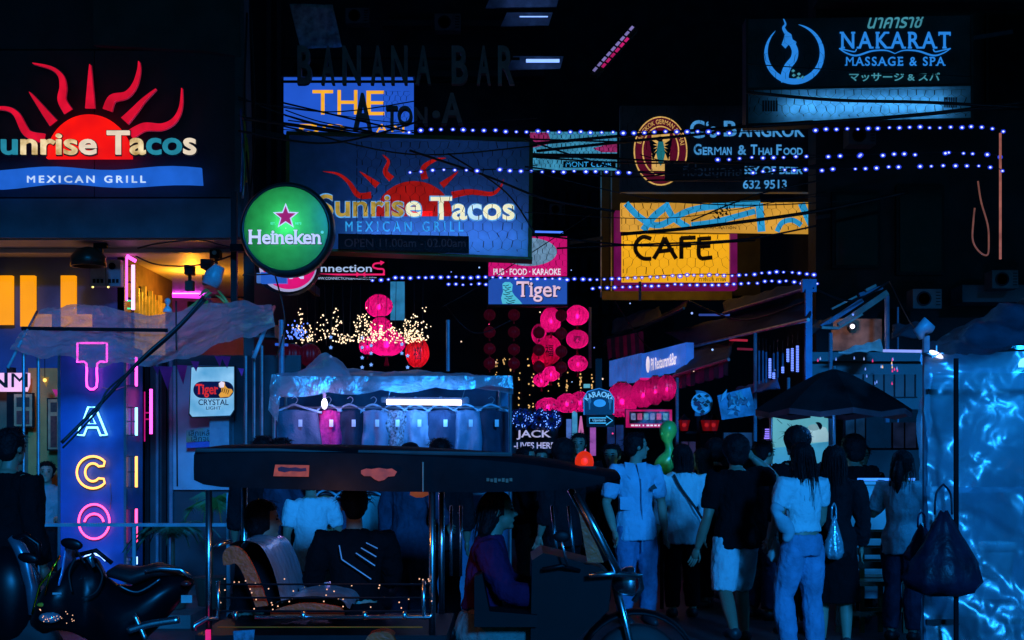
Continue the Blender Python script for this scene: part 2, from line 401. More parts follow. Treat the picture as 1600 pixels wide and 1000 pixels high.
# dining room seen under the canopy
f18 = Fr(16.6)
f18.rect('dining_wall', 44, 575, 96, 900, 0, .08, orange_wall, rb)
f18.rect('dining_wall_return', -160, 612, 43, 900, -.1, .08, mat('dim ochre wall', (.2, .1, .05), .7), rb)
f18.rect('door_post', 17, 575, 27, 900, .14, .1, black_metal, rb)
point_light('dining_fill_light', P(70, 598, 15.6), 3, (1, .45, .1), rb, .06)
dlm = thing('added_dining_bulb', 'small added amber bulb hanging in the dining room', 'lamp', P(70, 600, 15.65))  # pendant and its warm light are added to light the dining room
MB().ell(P(70, 594, 15.7), .022, 10, 8).build('bulb', emi('added amber bulb', (255, 190, 90), 2), dlm, True); MB().tube([P(70, 560, 15.7), P(70, 591, 15.7)], .004, 5).build('flex', black_metal, dlm)
# back of the shop front beside the neon pillar
f152 = Fr(15.35)
f152.rect('shop_front', 196, 555, 470, 960, 0, .1, mat('dark shop front', (.02, .025, .035), .5), rb)
for x, w, c in ((221, 7, 0), (231, 5, 0), (247, 4, 1), (256, 7, 0), (268, 5, 1)):
    f152.rect('mullion', x, 560, x + w, 900, .1, .06, (black_metal, mat('blue grey mullion', (.14, .2, .26), .4, .3))[c], rb)
f152.rect('wall_panel', 272, 572, 366, 765, .07, .05, mat('pale blue wall panel', (.36, .45, .52), .5, 0, .25, 3, .2, 9), rb)
f152.rect('cabinet', 336, 648, 366, 705, .28, .2, mat('grey cabinet', (.3, .36, .42), .4, .2), rb)

# --- buildings up the street
far_m = mat('dark render', (.022, .026, .03), .8, 0, .7, 1.5, .3, 9)  # render kept very dark and mottled
far2_m = mat('dark concrete', (.035, .04, .045), .8, 0, .4, 2, .2, 12)
fb = thing('street_building', 'dark multi-storey block behind the tall grey letters', 'building', P(600, 705, 30))
f30 = Fr(30)
f30.rect('wall', 330, -160, 850, 900, 0, 3, far_m, fb)
for y in (-60, 40, 118): f30.rect('floor_slab', 600, y, 850, y + 9, .4, .4, far2_m, fb)
for x in (388, 420, 436): f30.rect('pipe', x, -100, x + 7, 330, .3, .2, far2_m, fb)
for (x0, y0, x1, y1) in ((460, 100, 500, 118), (700, 240, 740, 300), (470, 470, 500, 560)):
    w = f30.rect('window', x0, y0, x1, y1, .05, .08, black_metal, fb); f30.rect('pane', x0 + 3, y0 + 3, x1 - 3, y1 - 3, .08, .02, mat('dark window glass', (.01, .015, .02), .08, spec=.12), w)
eb = thing('end_building', 'dark office block closing the far end of the street', 'building', P(880, 705, 55))
f55 = Fr(55)
f55.rect('wall', 560, -160, 1300, 760, 0, 4, far_m, eb)
for i in range(8):
    for j in range(7):
        x, y = 838 + i * 17, 300 + j * 34
        w = f55.rect('window', x, y, x + 11, y + 22, .1, .1, mat('dim window', (.02, .03, .05), .15), eb)
sh = thing('shophouse_row', 'dark row of shophouses behind the awnings and food boards', 'building', (4.6, 26, 0))
MB().box((6.3, 29.5, 3.5), (3.4, 21, 7)).build('side_wall', far2_m, sh)
Fr(18.9).rect('front_wall', 1275, -200, 1760, 700, 0, .5, far_m, sh)
f188 = Fr(18.8)
for (x0, y0, x1, y1) in ((1300, 300, 1375, 420), (1400, 290, 1475, 430), (1300, 20, 1380, 150), (1540, 20, 1600, 170)):
    w = f188.rect('window', x0, y0, x1, y1, .02, .06, black_metal, sh); f188.rect('pane', x0 + 5, y0 + 5, x1 - 5, y1 - 5, .04, .02, mat('dark window glass', (.01, .015, .02), .08, spec=.12), w)
f188.rect('ledge', 1485, 452, 1700, 478, .5, .5, mat('weathered ledge', (.1, .13, .15), .7, 0, .3, 3), sh)
f188.rect('ledge', 1270, 5, 1700, 14, .3, .3, far2_m, sh)

# ------------------------------------------------------------------ restaurant sign on the upper wall (sun, letters, wavy ribbon)
def flame(cx, cy, r0, r1, a, bend, w, n=14):
    pts, ws = [], []
    for i in range(n + 1):
        t = i / n; r = r0 + (r1 - r0) * t; o = math.sin(t * math.pi * 1.7) * bend * (.5 + t)
        x = cx + r * math.cos(R(a)) - o * math.sin(R(a)); y = cy - r * math.sin(R(a)) - o * math.cos(R(a))
        pts.append((x, y)); ws.append(max(.6, w * (1 - t) ** .8))
    return pts, ws
red_e = emi('red sign face', (235, 14, 22), 1, .15, 4, second=(250, 20, 10))
ray_e = emi('crimson ray face', (214, 14, 48), .95, .25, 5)
trim_e = mat('mirror trim', (.45, .55, .7), .2, .9)
gold_e = emi('gold letter face', (214, 172, 96), .95, .3, 9, second=(236, 214, 170))
teal_e = emi('teal letter face', (40, 140, 165), .9, .2, 6)
ww_e = emi('warm white letter face', (232, 214, 190), 1, .12, 7)
navy_o = mat('navy letter outline', (.01, .02, .06), .4)
s1 = thing('restaurant_sign', 'red half sun with flame rays and gold letters on navy cladding', 'sign', P(150, 290, 15.4))
S = Fr(15.4)
sun_poly = S.arc(143, 250, 66, 68, 0, 180, 30)
S.poly('sun_disc', sun_poly, .1, .07, red_e, s1)
RAYS = [((72, 218), (45, 210), (28, 180), (10, 171), (-14, 172)), ((86, 194), (75, 180), (62, 163), (49, 146)),
        ((109, 176), (99, 158), (101, 138), (97, 120), (82, 108), (54, 101)), ((143, 171), (143, 150), (143, 128), (143, 103)),
        ((170, 174), (178, 156), (200, 150), (213, 134), (219, 112), (219, 98)), ((197, 191), (212, 175), (226, 159), (246, 141)),
        ((206, 212), (228, 200), (255, 200), (274, 190), (284, 170), (286, 140))]
for q in RAYS:
    pts = ramp_pts(q, 6); n = len(pts); ws = [max(.8, 14 * (1 - i / (n - 1)) ** .75) for i in range(n)]
    o = S.stroke(MB(), pts, [w + 3 for w in ws], .035, .03).build('ray', trim_e, s1)
    S.stroke(MB(), pts, ws, .075, .03).build('ray_face', ray_e, o)
S.text(s1, 'Sunrise', (-22, 209, 158, 248), navy_o, .125, .03, .035, name='letter_outline')
S.text(s1, 'Tacos', (171, 207, 313, 248), navy_o, .125, .03, .035, name='letter_outline')
S.text(s1, 'Sunrise', (-20, 211, 157, 246), gold_e, .16, .03, .018, letters=True, mats=[gold_e, teal_e, gold_e, gold_e, gold_e, gold_e, ww_e])
S.text(s1, 'Tacos', (173, 209, 311, 246), gold_e, .16, .03, .018, letters=True, mats=[ww_e, gold_e, teal_e, teal_e, ww_e])
top = [(-40 + i * 22.3, 266 + 3 * math.sin(i * .75 + .6) - i * .1) for i in range(17)]
bot = [(x + 2, y + 27 + 2 * math.sin(i * .6)) for i, (x, y) in enumerate(top)]
S.poly('ribbon', top + bot[::-1], .08, .05, emi('blue ribbon face', (30, 96, 205), .95, .15, 4), s1)
S.text(s1, 'Mexican Grill'.upper(), (47, 277, 231, 288), emi('ice white letter', (190, 215, 245), 1), .1, .015, .012, track=.22, letters=True)
# --- yellow channel letters of the lower wall
s2 = thing('channel_letter_sign', 'tall backlit amber capital letters on the royal blue wall', 'sign', P(60, 510, 16.85))
amber_e = emi('amber letter face', (255, 158, 8), 1, .06, 3)
S2 = Fr(16.85)
S2.rect('letter', 1, 432, 23, 508, .1, .08, amber_e, s2)
for x in (36, 99):
    S2.poly('letter', [(x, 432), (x + 22, 432), (x + 22, 492), (x + 46, 492), (x + 46, 511), (x, 511)], .1, .08, amber_e, s2)
# --- flood light and meter boxes on the blue wall
sp = thing('flood_light', 'black dome flood light on a bracket over the amber letters', 'light', P(140, 400, 15.8))
c = P(138, 408, 15.8)
MB().lathe(c, [(.03, .16), (.13, .13), (.19, .05), (.2, -.06), (.185, -.06), (.15, .03), (.02, .1)], 18, 'z').build('shade', mat('dark gold lamp shade', (.05, .035, .02), .35, .4), sp, True)
MB().bar(P(158, 384, 15.8), P(158, 400, 15.8), .04).bar(P(147, 384, 15.8), P(168, 384, 15.8), .05, .06).build('bracket', black_metal, sp)
for k, x in enumerate((146, 170)):
    mt = thing('meter_box', ('grey meter box beside the flood light' if k == 0 else 'grey meter box with a round dial beside the passage opening'), 'meter box', P(x + 11, 450, 16.4), 'meter boxes on the blue wall')
    f = Fr(16.5); f.rect('housing', x, 408, x + 23, 449, .12, .12, mat('grey blue enamel', (.25, .34, .42), .4), mt)
    if k: MB().lathe(f.pt(x + 10, 418, .12), [(.04, 0), (.04, .02), (.025, .02), (.025, .005)], 14, 'y').build('dial', black_metal, mt)
    for q in range(3): f.rect('vent', x + 4 + q * 6, 438, x + 8 + q * 6, 444, .13, .02, black_metal, mt)
    MB().ell(f.pt(x + 3, 450, .1), .012).build('indicator', emi('warm pilot lamp', (255, 220, 120), 3), mt)
# --- passage fixtures
tl = thing('magenta_tube_lamp', 'magenta fluorescent tube at the end of the passage', 'light', P(290, 462, 20.9))
a, b = P(256, 461, 20.9), P(318, 463, 20.9)
MB().tube([a, b], .035, 10).build('tube', emi('magenta tube', (255, 60, 250), 1.6, .05), tl, True)
MB().bar(a + Vector((0, .06, .03)), b + Vector((0, .06, .03)), .05, .05).build('batten', black_metal, tl)
tube_light('tube_glow', a + Vector((0, -.06, 0)), b + Vector((0, -.06, 0)), 6, (1, .06, .9), tl, .06, (0, -.5, .86))
for k, (x, y, w) in enumerate(((296, 421, 13), (323, 412, 16), (337, 397, 15))):
    cb = thing('camera_box', ('black box camera hanging on a short stem in the passage', 'black box speaker on a bent arm under the soffit', 'small square camera with a round lens on the corner bracket')[k], 'camera', P(x, y, 16))
    f = Fr(15.9 + k * .1)
    f.rect('housing', x - w / 2, y - 6, x + w / 2, y + 8, .06, .16, black_metal, cb)
    if k < 2: f.rect('stem', x - 2, y + 8, x + 2, y + 22, 0, .04, black_metal, cb); f.rect('lower_box', x - 6, y + 18, x + 6, y + 33, .03, .1, mat('olive black casing', (.05, .05, .035), .6), cb)
    else: MB().lathe(f.pt(x, y - 1, .06), [(.025, 0), (.025, .02), (.012, .02)], 12, 'y').build('lens', steel, cb); f.rect('stem', x - 2, y + 8, x + 2, y + 16, 0, .04, black_metal, cb)
ul = thing('amber_uplight', 'small amber uplight washing the passage ceiling', 'light', P(300, 474, 17.6))
MB().lathe(P(300, 478, 17.6), [(.04, -.06), (.06, .0), (.06, .05), (.05, .05)], 12).build('housing', black_metal, ul)
point_light('uplight_bulb', P(300, 455, 18.2), 48, (1, .33, .015), ul, .05)
# --- neon pillar
pil_m = mat('cobalt pillar panel', (.04, .12, .42), .35, 0, .2, 4, .1, 10)
np_ = thing('neon_pillar', 'cobalt sign pillar with a column of outlined neon letters', 'sign', P(145, 960, 14))
N = Fr(14)
bw = MB().prism([P(93, 540, 14.0), P(196, 540, 14.0), P(196, 990, 14.0), P(93, 990, 14.0)], [P(93, 540, 13.999) + Vector((0, .65, 0)), P(196, 540, 14) + Vector((0, .65, 0)), P(196, 990, 14) + Vector((0, .65, 0)), P(93, 990, 14) + Vector((0, .65, 0))])
bw.build('pillar', pil_m, np_)
for x in (93, 196): N.rect('edge_trim', x - 2, 540, x + 2, 985, .02, .04, mat('trim aluminium', (.2, .26, .34), .3, .8), np_)
def neon(name, col, st): return emi(name, col, st, .05, 3)
nm = dict(T=neon('magenta neon', (255, 70, 205), 4.2), A=neon('ice neon', (130, 225, 255), 3.2), C=neon('orange neon', (255, 165, 80), 3.0), O=neon('rose neon', (255, 70, 130), 3.8), S=neon('blue white neon', (140, 185, 255), 3.4))
def npath(pts, m, name='neon_letter', closed=True, y=13.93, r=.011):
    MB().tube([P(px, py, y) for px, py in pts], r, 8, closed=closed).build(name, m, np_, True)
npath(ramp_pts([(121, 536), (167, 536)], 6) + ramp_pts([(167, 566), (152, 568), (151, 604), (136, 604), (135, 568), (121, 566)], 3), nm['T'])
npath([(138, 636), (149, 636), (167, 680), (157, 680), (152, 668), (136, 668), (131, 680), (120, 680)], nm['A'])
npath([(143, 648), (149, 662), (138, 662)], nm['A'])
aa = N.arc(145, 738, 25, 25, 42, 318, 24); bb = N.arc(145, 738, 12, 14, 318, 42, 18)
npath(aa + [(162, 748)] + bb + [(162, 728)], nm['C'])
npath(N.arc(147, 815, 24, 27, 0, 345, 30), nm['O']); npath(N.arc(147, 818, 15, 15, 10, 170, 18), nm['O'], closed=False)
sS = [(165, 876), (156, 868), (143, 866), (131, 872), (128, 884), (138, 893), (154, 899), (158, 908), (148, 916), (130, 912)]
npath(ramp_pts(sS, 4), nm['S'], closed=False)
for y0, y1, k in ((556, 602, 'T'), (636, 680, 'A'), (713, 762, 'C'), (796, 850, 'O'), (872, 884, 'S')):   # the same letters on the pillar's other face
    x = P(196, 0, 14).x
    MB().tube([Vector((x + .06, 14.18, P(0, y0, 14).z)), Vector((x + .06, 14.18, P(0, y1, 14).z))], .014, 8).build('neon_edge', nm[k], np_, True)
    fr_ = MB()
    for yy in (y0, (y0 + y1) / 2, y1): fr_.tube([Vector((x, 14.1, P(0, yy, 14).z)), Vector((x + .07, 14.1, P(0, yy, 14).z))], .005, 5)
    fr_.tube([Vector((x + .035, 14.08, P(0, y0, 14).z)), Vector((x + .035, 14.08, P(0, y1, 14).z))], .005, 5)
    fr_.build('tube_holder', steel, np_)
MB().tube([P(172, 755, 13.97), P(174, 775, 13.97), P(172, 795, 13.97)], .003, 5).build('lead_wire', steel, np_)
MB().tube([P(160, 605, 13.97), P(178, 610, 13.97), P(195, 604, 13.97)], .003, 5).build('lead_wire', steel, np_)
# --- upright tubes at the wall end above the canopy, and the thin magenta ladder sign
vt = thing('upright_neon_frame', 'upright white and magenta neon tube on the end of the blue wall', 'neon sign', P(205, 490, 16.8))
V = Fr(16.7)
MB().tube([V.pt(208, 414), V.pt(208, 484)], .022, 8).build('tube', emi('pink white neon', (255, 170, 250), 2.2, .05), vt, True)
MB().tube([V.pt(198, 400), V.pt(212, 408)], .02, 8).tube([V.pt(198, 402), V.pt(198, 470)], .012, 8).build('bent_tube', nm['T'], vt, True)
MB().tube([V.pt(199, 470), V.pt(206, 470), V.pt(206, 482), V.pt(199, 482)], .012, 8).build('green_loop', emi('green neon', (40, 220, 160), 1.3, .05), vt, True)
for y in (415, 440, 465): V.rect('clip', 196, y, 210, y + 2, .0, .02, black_metal, vt)
ld = thing('ladder_neon_sign', 'thin magenta neon ladder hanging beside the neon pillar', 'neon sign', P(232, 680, 14.6))
L = Fr(14.6)
MB().tube([L.pt(236, 608), L.pt(236, 678)], .016, 8).build('bright_tube', nm['T'], ld, True)
MB().tube([L.pt(226, 612), L.pt(226, 690)], .007, 8).build('thin_tube', emi('dim magenta neon', (200, 20, 120), .8), ld, True)
for y in (645, 655): MB().tube([L.pt(226, y), L.pt(236, y)], .007, 8).build('rung', emi('dim magenta neon', (200, 20, 120), .8), ld, True)
# --- lit panel with dark letters in the dining room
wm = thing('pink_light_box', 'pale pink light box with black zigzag letters in the dining room', 'sign', P(22, 612, 16.4))
f = Fr(16.4); f.poly('face', [(-20, 583), (47, 583), (47, 600), (43, 612), (-20, 612)], .05, .06, emi('pale pink face', (245, 190, 235), 1, .1), wm)
f.text(wm, 'NM', (-12, 583, 46, 606), mat('print black', (.01, .01, .012), .6), .06, .006, .02, letters=True)
for k, (x0, y0, x1, y1) in enumerate(((22, 614, 54, 668), (75, 622, 97, 704))):
    pf = thing('picture_frame', ('pale framed picture with two dark photos on the ochre wall', 'black framed picture with a dark silhouette beside the neon pillar')[k], 'picture', P((x0 + x1) / 2, y1, 16.4))
    f = Fr(16.45); f.rect('frame', x0, y0, x1, y1, .04, .05, black_metal, pf)
    f.rect('mount', x0 + 2, y0 + 2, x1 - 2, y1 - 2, .045, .02, mat('cream mount', (.5, .3, .14), .7), pf)
    f.rect('print', x0 + 6, y0 + 7, x1 - 6, y0 + 22, .05, .01, mat('dark photo', (.05, .03, .02), .5, 0, .6, 20), pf)
    f.rect('print', x0 + 6, y0 + 28, x1 - 6, y1 - 5, .05, .01, mat('red brown photo', (.14, .03, .02), .5, 0, .6, 20), pf)
# ------------------------------------------------------------------ signs over the street
black_p = mat('print black', (.01, .01, .012), .6)
frame_olive = mat('olive sign frame', (.16, .14, .03), .5, .2)
def lightbox(root, fr, pts, d, depth, side_m, face_m):
    """open-fronted case with a translucent face: pts picture outline"""
    n = len(pts); mb = MB()
    B = [fr.pt(x, y, d - depth) for x, y in pts]; Fv = [fr.pt(x, y, d) for x, y in pts]
    mb.add(B, [list(range(n))])
    mb.add(B + Fv, [[i, (i + 1) % n, n + (i + 1) % n, n + i] for i in range(n)])
    mb.build('case', side_m, root, fix=False)
    MB().add([fr.pt(x, y, d - .004) for x, y in pts], [list(range(n))]).build('face', face_m, root, fix=False)
case_m = mat('white case lining', (.75, .75, .75), .7, 0, .05)
dark_case = mat('dark steel case', (.03, .035, .04), .5, .4)
# --- round green beer sign
hs = thing('round_beer_sign', 'round green beer sign with a magenta star on a wall bracket', 'sign', P(450, 440, 14))
H = Fr(14); k = 14 / F
c0 = P(450, 360, 14)
MB().lathe(c0, [(.40, -.17), (.445, -.15), (.468, -.06), (.468, .06), (.445, .12), (.415, .13), (.415, .10)], 56, 'y', False).build('rim', mat('black green rim', (.012, .025, .02), .3, .2), hs, True)
m = MB(); m.rings([[c0 + Vector((r * math.cos(a), y, r * math.sin(a))) for a in (2 * math.pi * j / 40 for j in range(40))] for r, y in ((.01, .14), (.413, .14), (.413, -.09))], False); m.build('case', case_m, hs)
rr = [[c0 + Vector((r * math.cos(a), -.118 - .02 * (1 - (r / .416) ** 2), r * math.sin(a))) for a in (2 * math.pi * j / 56 for j in range(56))] for r in (.416, .36, .3, .22, .14, .06, .004)]
m = MB(); m.rings(rr, False); m.build('face', translucent('green backlit acrylic', (.03, .42, .12), .12), hs, True)
point_light('sign_bulb', c0 + Vector((0, -.0, .04)), 2.2, (.8, 1, .75), hs, .05)
star = lambda cx, cy, r, q: [(cx + (r if i % 2 == 0 else r * q) * math.sin(math.pi * i / 5), cy - (r if i % 2 == 0 else r * q) * math.cos(math.pi * i / 5)) for i in range(10)]
hw = emi('lilac white print', (196, 206, 250), 1, .06)
H.poly('star_border', star(450, 342, 21, .43), .145, .006, hw, hs); H.poly('star', star(450, 342.4, 16.5, .41), .152, .004, emi('plum star', (150, 14, 98), 1, .1), hs)
H.text(hs, 'Heineken', (391.5, 362, 507, 386), mat('dark green shadow print', (.005, .08, .06), .5), .142, .004, .03, serif=True, name='lettering_shadow')
H.text(hs, 'Heineken', (392.5, 362.5, 505.5, 385), hw, .15, .006, .02, serif=True, letters=True)
H.poly('registered_dot', H.arc(506.5, 366.5, 2.4, 2.4, 0, 340, 12), .15, .004, emi('teal print', (90, 210, 210), 1), hs)
H.text(hs, 'EST.', (427, 351, 434, 354.5), emi('teal print', (90, 210, 210), 1), .148, .003); H.text(hs, '1873', (465, 351, 474, 354.5), emi('teal print', (90, 210, 210), 1), .148, .003)
MB().bar(P(362, 387, 14.2), P(384, 387, 14.1), .05, .07).bar(P(366, 300, 14.4), P(366, 500, 14.4), .06).build('bracket', black_metal, hs)
# --- small round sign behind it
rs = thing('round_pink_sign', 'round dark sign with a pink half and a blue bar behind the green beer sign', 'sign', P(450, 460, 15))
Q = Fr(15)
Q.poly('case', Q.arc(448, 415, 50, 45, 0, 350, 40), 0, .15, dark_case, rs); Q.poly('ring', Q.arc(450, 416, 45, 40, 0, 350, 40), .006, .01, emi('white ring print', (180, 180, 230), .8), rs)
Q.poly('pink_half', Q.arc(452, 416, 41, 36, 0, 350, 40), .012, .01, emi('hot pink print', (225, 20, 120), .9), rs)
Q.rect('blue_bar', 410, 427, 450, 444, .1, .09, emi('blue bar print', (38, 96, 205), .9), rs); Q.rect('bar_end', 403, 428, 409, 443, .08, .06, emi('pale blue end', (80, 130, 220), .6), rs)
Q.text(rs, 'M', (452, 424, 475, 436), hw, .02, .006, .02)
# --- second restaurant sign: a light box whose tubes reach only its lower half
s3 = thing('hanging_restaurant_sign', 'large blue light box with red half sun and gold to white letters behind wire netting', 'sign', P(640, 402, 16))
T3 = Fr(16, 640, .06)
q3 = [(452, 211), (829, 222), (827, 402), (452, 386)]
lightbox(s3, T3, q3, 0, .35, case_m, translucent('blue backlit face', (.06, .17, .62), .12))
a, b = T3.pt(560, 374, -.2), T3.pt(815, 372, -.2)
MB().tube([a, b], .015, 6).build('tube', emi('sign tube', (200, 215, 255), 2), s3)
tube_light('tube_glow', a + Vector((0, .02, 0)), b + Vector((0, .02, 0)), 6.5, (.6, .8, 1), s3, .05, (0, -1, .25))
for p, q_, w in (((448, 208), (832, 219), 5), ((450, 208), (450, 388), 5), ((830, 220), (828, 404), 6), ((448, 388), (832, 404), 4)):
    T3.stroke(MB(), [p, q_], w, .03, .4).build('frame_bar', frame_olive, s3)
rd = emi('dull red print', (165, 18, 12), .75, .3, 5)
T3.poly('sun_disc', T3.arc(647, 338, 60, 55, 0, 180, 26) , .008, .006, rd, s3)
T3.poly('sun_glow_patch', [(640, 338), (676, 338), (676, 330), (640, 330)], .01, .004, red_e, s3)
RAY2 = [((580, 305), (560, 305), (545, 285), (528, 272), (505, 268)), ((590, 290), (578, 280), (562, 268)), ((612, 280), (602, 268), (607, 252), (598, 242)), ((664, 280), (662, 262), (680, 250), (697, 247)), ((690, 290), (702, 280), (716, 268)), ((706, 305), (735, 300), (768, 303), (782, 292), (787, 280))]
for q in RAY2:
    pts = ramp_pts(q, 6); n = len(pts)
    T3.stroke(MB(), pts, [max(.8, 11 * (1 - i / (n - 1)) ** .8) for i in range(n)], .008, .005).build('ray', rd, s3)
oe = emi('pale blue outline', (90, 170, 235), .8)
T3.text(s3, 'Sunrise', (496, 302, 660, 341), oe, .014, .004, .035, name='lettering_outline'); T3.text(s3, 'Tacos', (671, 306, 806, 346), oe, .014, .004, .035, name='lettering_outline')
og, cw = emi('dull gold print', (180, 150, 60), .8, .4, 14), emi('cream lit print', (240, 236, 200), 1, .1)
T3.text(s3, 'Sunrise', (498, 304, 658, 339), og, .02, .004, .018, letters=True, mats=[og] * 6 + [cw]); T3.text(s3, 'Tacos', (673, 308, 804, 344), cw, .02, .004, .018, letters=True, mats=[cw, cw, emi('ice lit print', (190, 225, 245), 1)])
T3.text(s3, 'MEXICAN GRILL', (540, 346, 724, 362), emi('cyan print', (50, 165, 235), .95), .012, .004, .008, track=.3, letters=True)
T3.poly('display_case', [(530, 367), (733, 371), (733, 397), (530, 391)], .1, .08, black_metal, s3)
T3.text(s3, 'OPEN 11.00am - 02.00am', (540, 375, 728, 388), emi('dim red display', (26, 8, 6), .6), .106, .004)['kind'] = 'stuff'
netting(s3, T3, 560, 226, 826, 396, .16, 15, .9)
# --- tall grey letters
bl = thing('grey_letter_sign', 'tall dark grey metal letters on rails before the bright blue light box', 'sign', P(635, 140, 21))
BL = Fr(21); gm = mat('dull zinc letter', (.3, .33, .36), .5, .3, .3, 6)
xs = [(466, 488), (503, 524), (536, 564), (580, 602), (612, 637), (650, 674), (706, 731), (745, 767), (778, 804)]
for ch, (x0, x1) in zip('BANANABAR', xs): BL.text(bl, ch, (x0, 74, x1, 134), gm, .1, .12, .02, letters=True)
for y in (88, 124): BL.rect('rail', 440, y, 812, y + 3, -.05, .05, black_metal, bl)
for ch, bx in (('A', (553, 148, 582, 206)), ('T', (604, 168, 622, 204)), ('O', (622, 168, 645, 198)), ('N', (648, 170, 668, 198)), ('A', (690, 148, 724, 197))): BL.text(bl, ch, bx, gm, .12, .14, .02, letters=True)
BL.poly('dot', BL.arc(682, 181, 6, 6, 0, 340, 14), .1, .1, gm, bl)
# --- blue sign with amber capitals
th = thing('blue_capital_sign', 'bright blue light box with amber capitals behind the grey letters', 'sign', P(545, 230, 25))
TH = Fr(25)
TH.rect('face', 444, 121, 645, 209, .05, .3, emi('cobalt lit face', (32, 84, 200), 1, .12, 1.5), th); TH.rect('top_edge', 440, 118, 648, 122, .1, .4, dark_case, th)
for ch, bx in (('T', (489, 142, 521, 180)), ('H', (528, 142, 559, 180)), ('E', (573, 143, 601, 181))): TH.text(th, ch, bx, emi('amber print', (248, 176, 44), 1, .1), .06, .008, .0, letters=True)
for ch, bx in (('B', (468, 195, 500, 208)), ('O', (504, 195, 540, 208)), ('A', (588, 195, 606, 208)), ('N', (612, 195, 632, 208))): TH.text(th, ch, bx, emi('amber print', (248, 176, 44), 1, .1), .06, .008, .0, letters=True)
netting(th, TH, 600, 145, 644, 200, .1, 9, .8)
# --- striped sheet hanging high up
sheet('striped_sheet', ((452, 6, 26), (520, 8, 26), (534, 72, 26), (470, 78, 26)), mat('pale blue striped cloth', (.5, .6, .75), .8, 0, .6, 7), nu=20, nv=10, amp=.12, seed=3, thick=.01, label='blue striped cloth sheet hanging above the grey letters', cat='cloth')
# --- fluorescent strip lights high up
for k, (x0, x1, y) in enumerate(((788, 868, -3), (812, 856, 26), (822, 874, 95))):
    tb = thing('strip_light', ('ceiling strip light at the top of the dark block', 'thin ceiling strip light between two others', 'bright ceiling strip light under a blue panel')[k], 'light', P((x0 + x1) / 2, y, 28))
    G = Fr(28)
    MB().tube([G.pt(x0, y), G.pt(x1, y)], (.025, .012, .035)[k], 8).build('tube', emi('blue white strip', (130, 170, 255), (1.6, .9, 2.4)[k], .05), tb, True)
    G.poly('reflector', [(x0 - 20, y - 14), (x1 + 8, y - 14), (x1 + 2, y + 6), (x0 - 30, y + 8)], -.3, .05, mat('blue grey panel', (.2, .3, .45), .5), tb)
# --- leaning striped strip sign
ds = thing('leaning_strip_sign', 'narrow leaning strip sign with pink and blue diagonal dashes', 'sign', P(960, 116, 22))
D_ = Fr(22)
D_.poly('board', [(990, 38), (997, 46), (934, 118), (922, 115)], 0, .2, dark_case, ds)
pk, cy = emi('pink dash', (200, 30, 110), .8, .3), emi('lilac dash', (140, 130, 200), .7, .3)
for i in range(9):
    t0, t1 = i / 9 + .01, i / 9 + .085
    L0 = lambda t: (988 - 64 * t, 40 + 72 * t)
    for o, m_ in ((0, cy), (6.5, pk)):
        if o and not 1 < i < 8: continue
        a, b = L0(t0), L0(t1)
        D_.poly('dash', [(a[0] + o, a[1] + o * .3), (a[0] + o + 3.4, a[1] + o * .3 + 2.2), (b[0] + o + 3.4, b[1] + o * .3 + 2.2), (b[0] + o, b[1] + o * .3)], .02, .02, m_, ds)
# --- massage sign
ns = thing('massage_sign', 'massage and spa sign with a serpent in a crescent ring over a pale blue strip', 'sign', P(1343, 190, 17))
NK = Fr(17, 1343, -.05)
NK.poly('upper_board', [(1168, 30), (1518, 24), (1517, 131), (1168, 138)], 0, .18, mat('black blue board', (.05, .075, .095), .5, 0, .7, 2), ns)
nb, nd = emi('sky blue print', (38, 128, 220), 1, .12, 4), emi('pale teal print', (70, 150, 170), .8, .2)
lightbox(ns, NK, [(1168, 141), (1517, 134), (1517, 184), (1168, 194)], 0, .25, case_m, translucent('sky backlit strip', (.10, .42, .85), .25))
a, b = NK.pt(1230, 168, -.16), NK.pt(1480, 162, -.16)
tube_light('tube_glow', a, b, 2.6, (.5, .8, 1), ns, .05)
for p, q_ in (((1166, 139.5), (1519, 132.5)), ((1166, 195), (1519, 186)), ((1167, 29), (1167, 196)), ((1518.5, 23), (1518.5, 187))): NK.stroke(MB(), [p, q_], 3.5, .02, .28).build('frame_bar', dark_case, ns)
def crescent(cx, cy, r, ro, ri, a0, a1):
    n = 44; out, inn = [], []
    for i in range(n + 1):
        t = i / n; a = a0 + (a1 - a0) * t; w = 9.0 * math.sin(math.pi * min(max(t, .0), 1)) ** .7
        out.append((cx + r * math.cos(R(a)), cy - r * math.sin(R(a)))); inn.append((cx + (r - w) * math.cos(R(a)), cy - (r - w) * math.sin(R(a))))
    return out, inn
o_, i_ = crescent(1241, 85, 47, 47, 38, 128, 442)
mb = MB()
for j in range(len(o_) - 1): NK.prism(mb, [o_[j], o_[j + 1], i_[j + 1], i_[j]], .01, .008)
mb.build('crescent_ring', nb, ns)
body = ramp_pts([(1227, 128), (1226, 118), (1231, 104), (1240, 92), (1242, 80), (1238, 70), (1233, 66)], 5)
NK.stroke(MB(), body, [13 - 5 * i / (len(body) - 1) for i in range(len(body))], .012, .008).build('serpent_body', nb, ns)
NK.poly('serpent_head', [(1224, 62), (1221, 70), (1227, 76), (1232, 70), (1242, 74), (1244, 66), (1238, 62), (1236, 54), (1230, 50), (1226, 54)], .014, .006, nb, ns)
fl = ramp_pts([(1228, 52), (1224, 44), (1227, 38), (1224, 30)], 5); NK.stroke(MB(), fl, [5 * (1 - i / len(fl)) + .8 for i in range(len(fl))], .014, .006).build('serpent_crest', nb, ns)
for (x, y) in ((1240, 118), (1247, 122), (1239, 111), (1248, 116), (1254, 121)): NK.poly('scale', [(x, y - 2.5), (x + 3, y), (x, y + 2.5), (x - 3, y)], .012, .005, nd, ns)
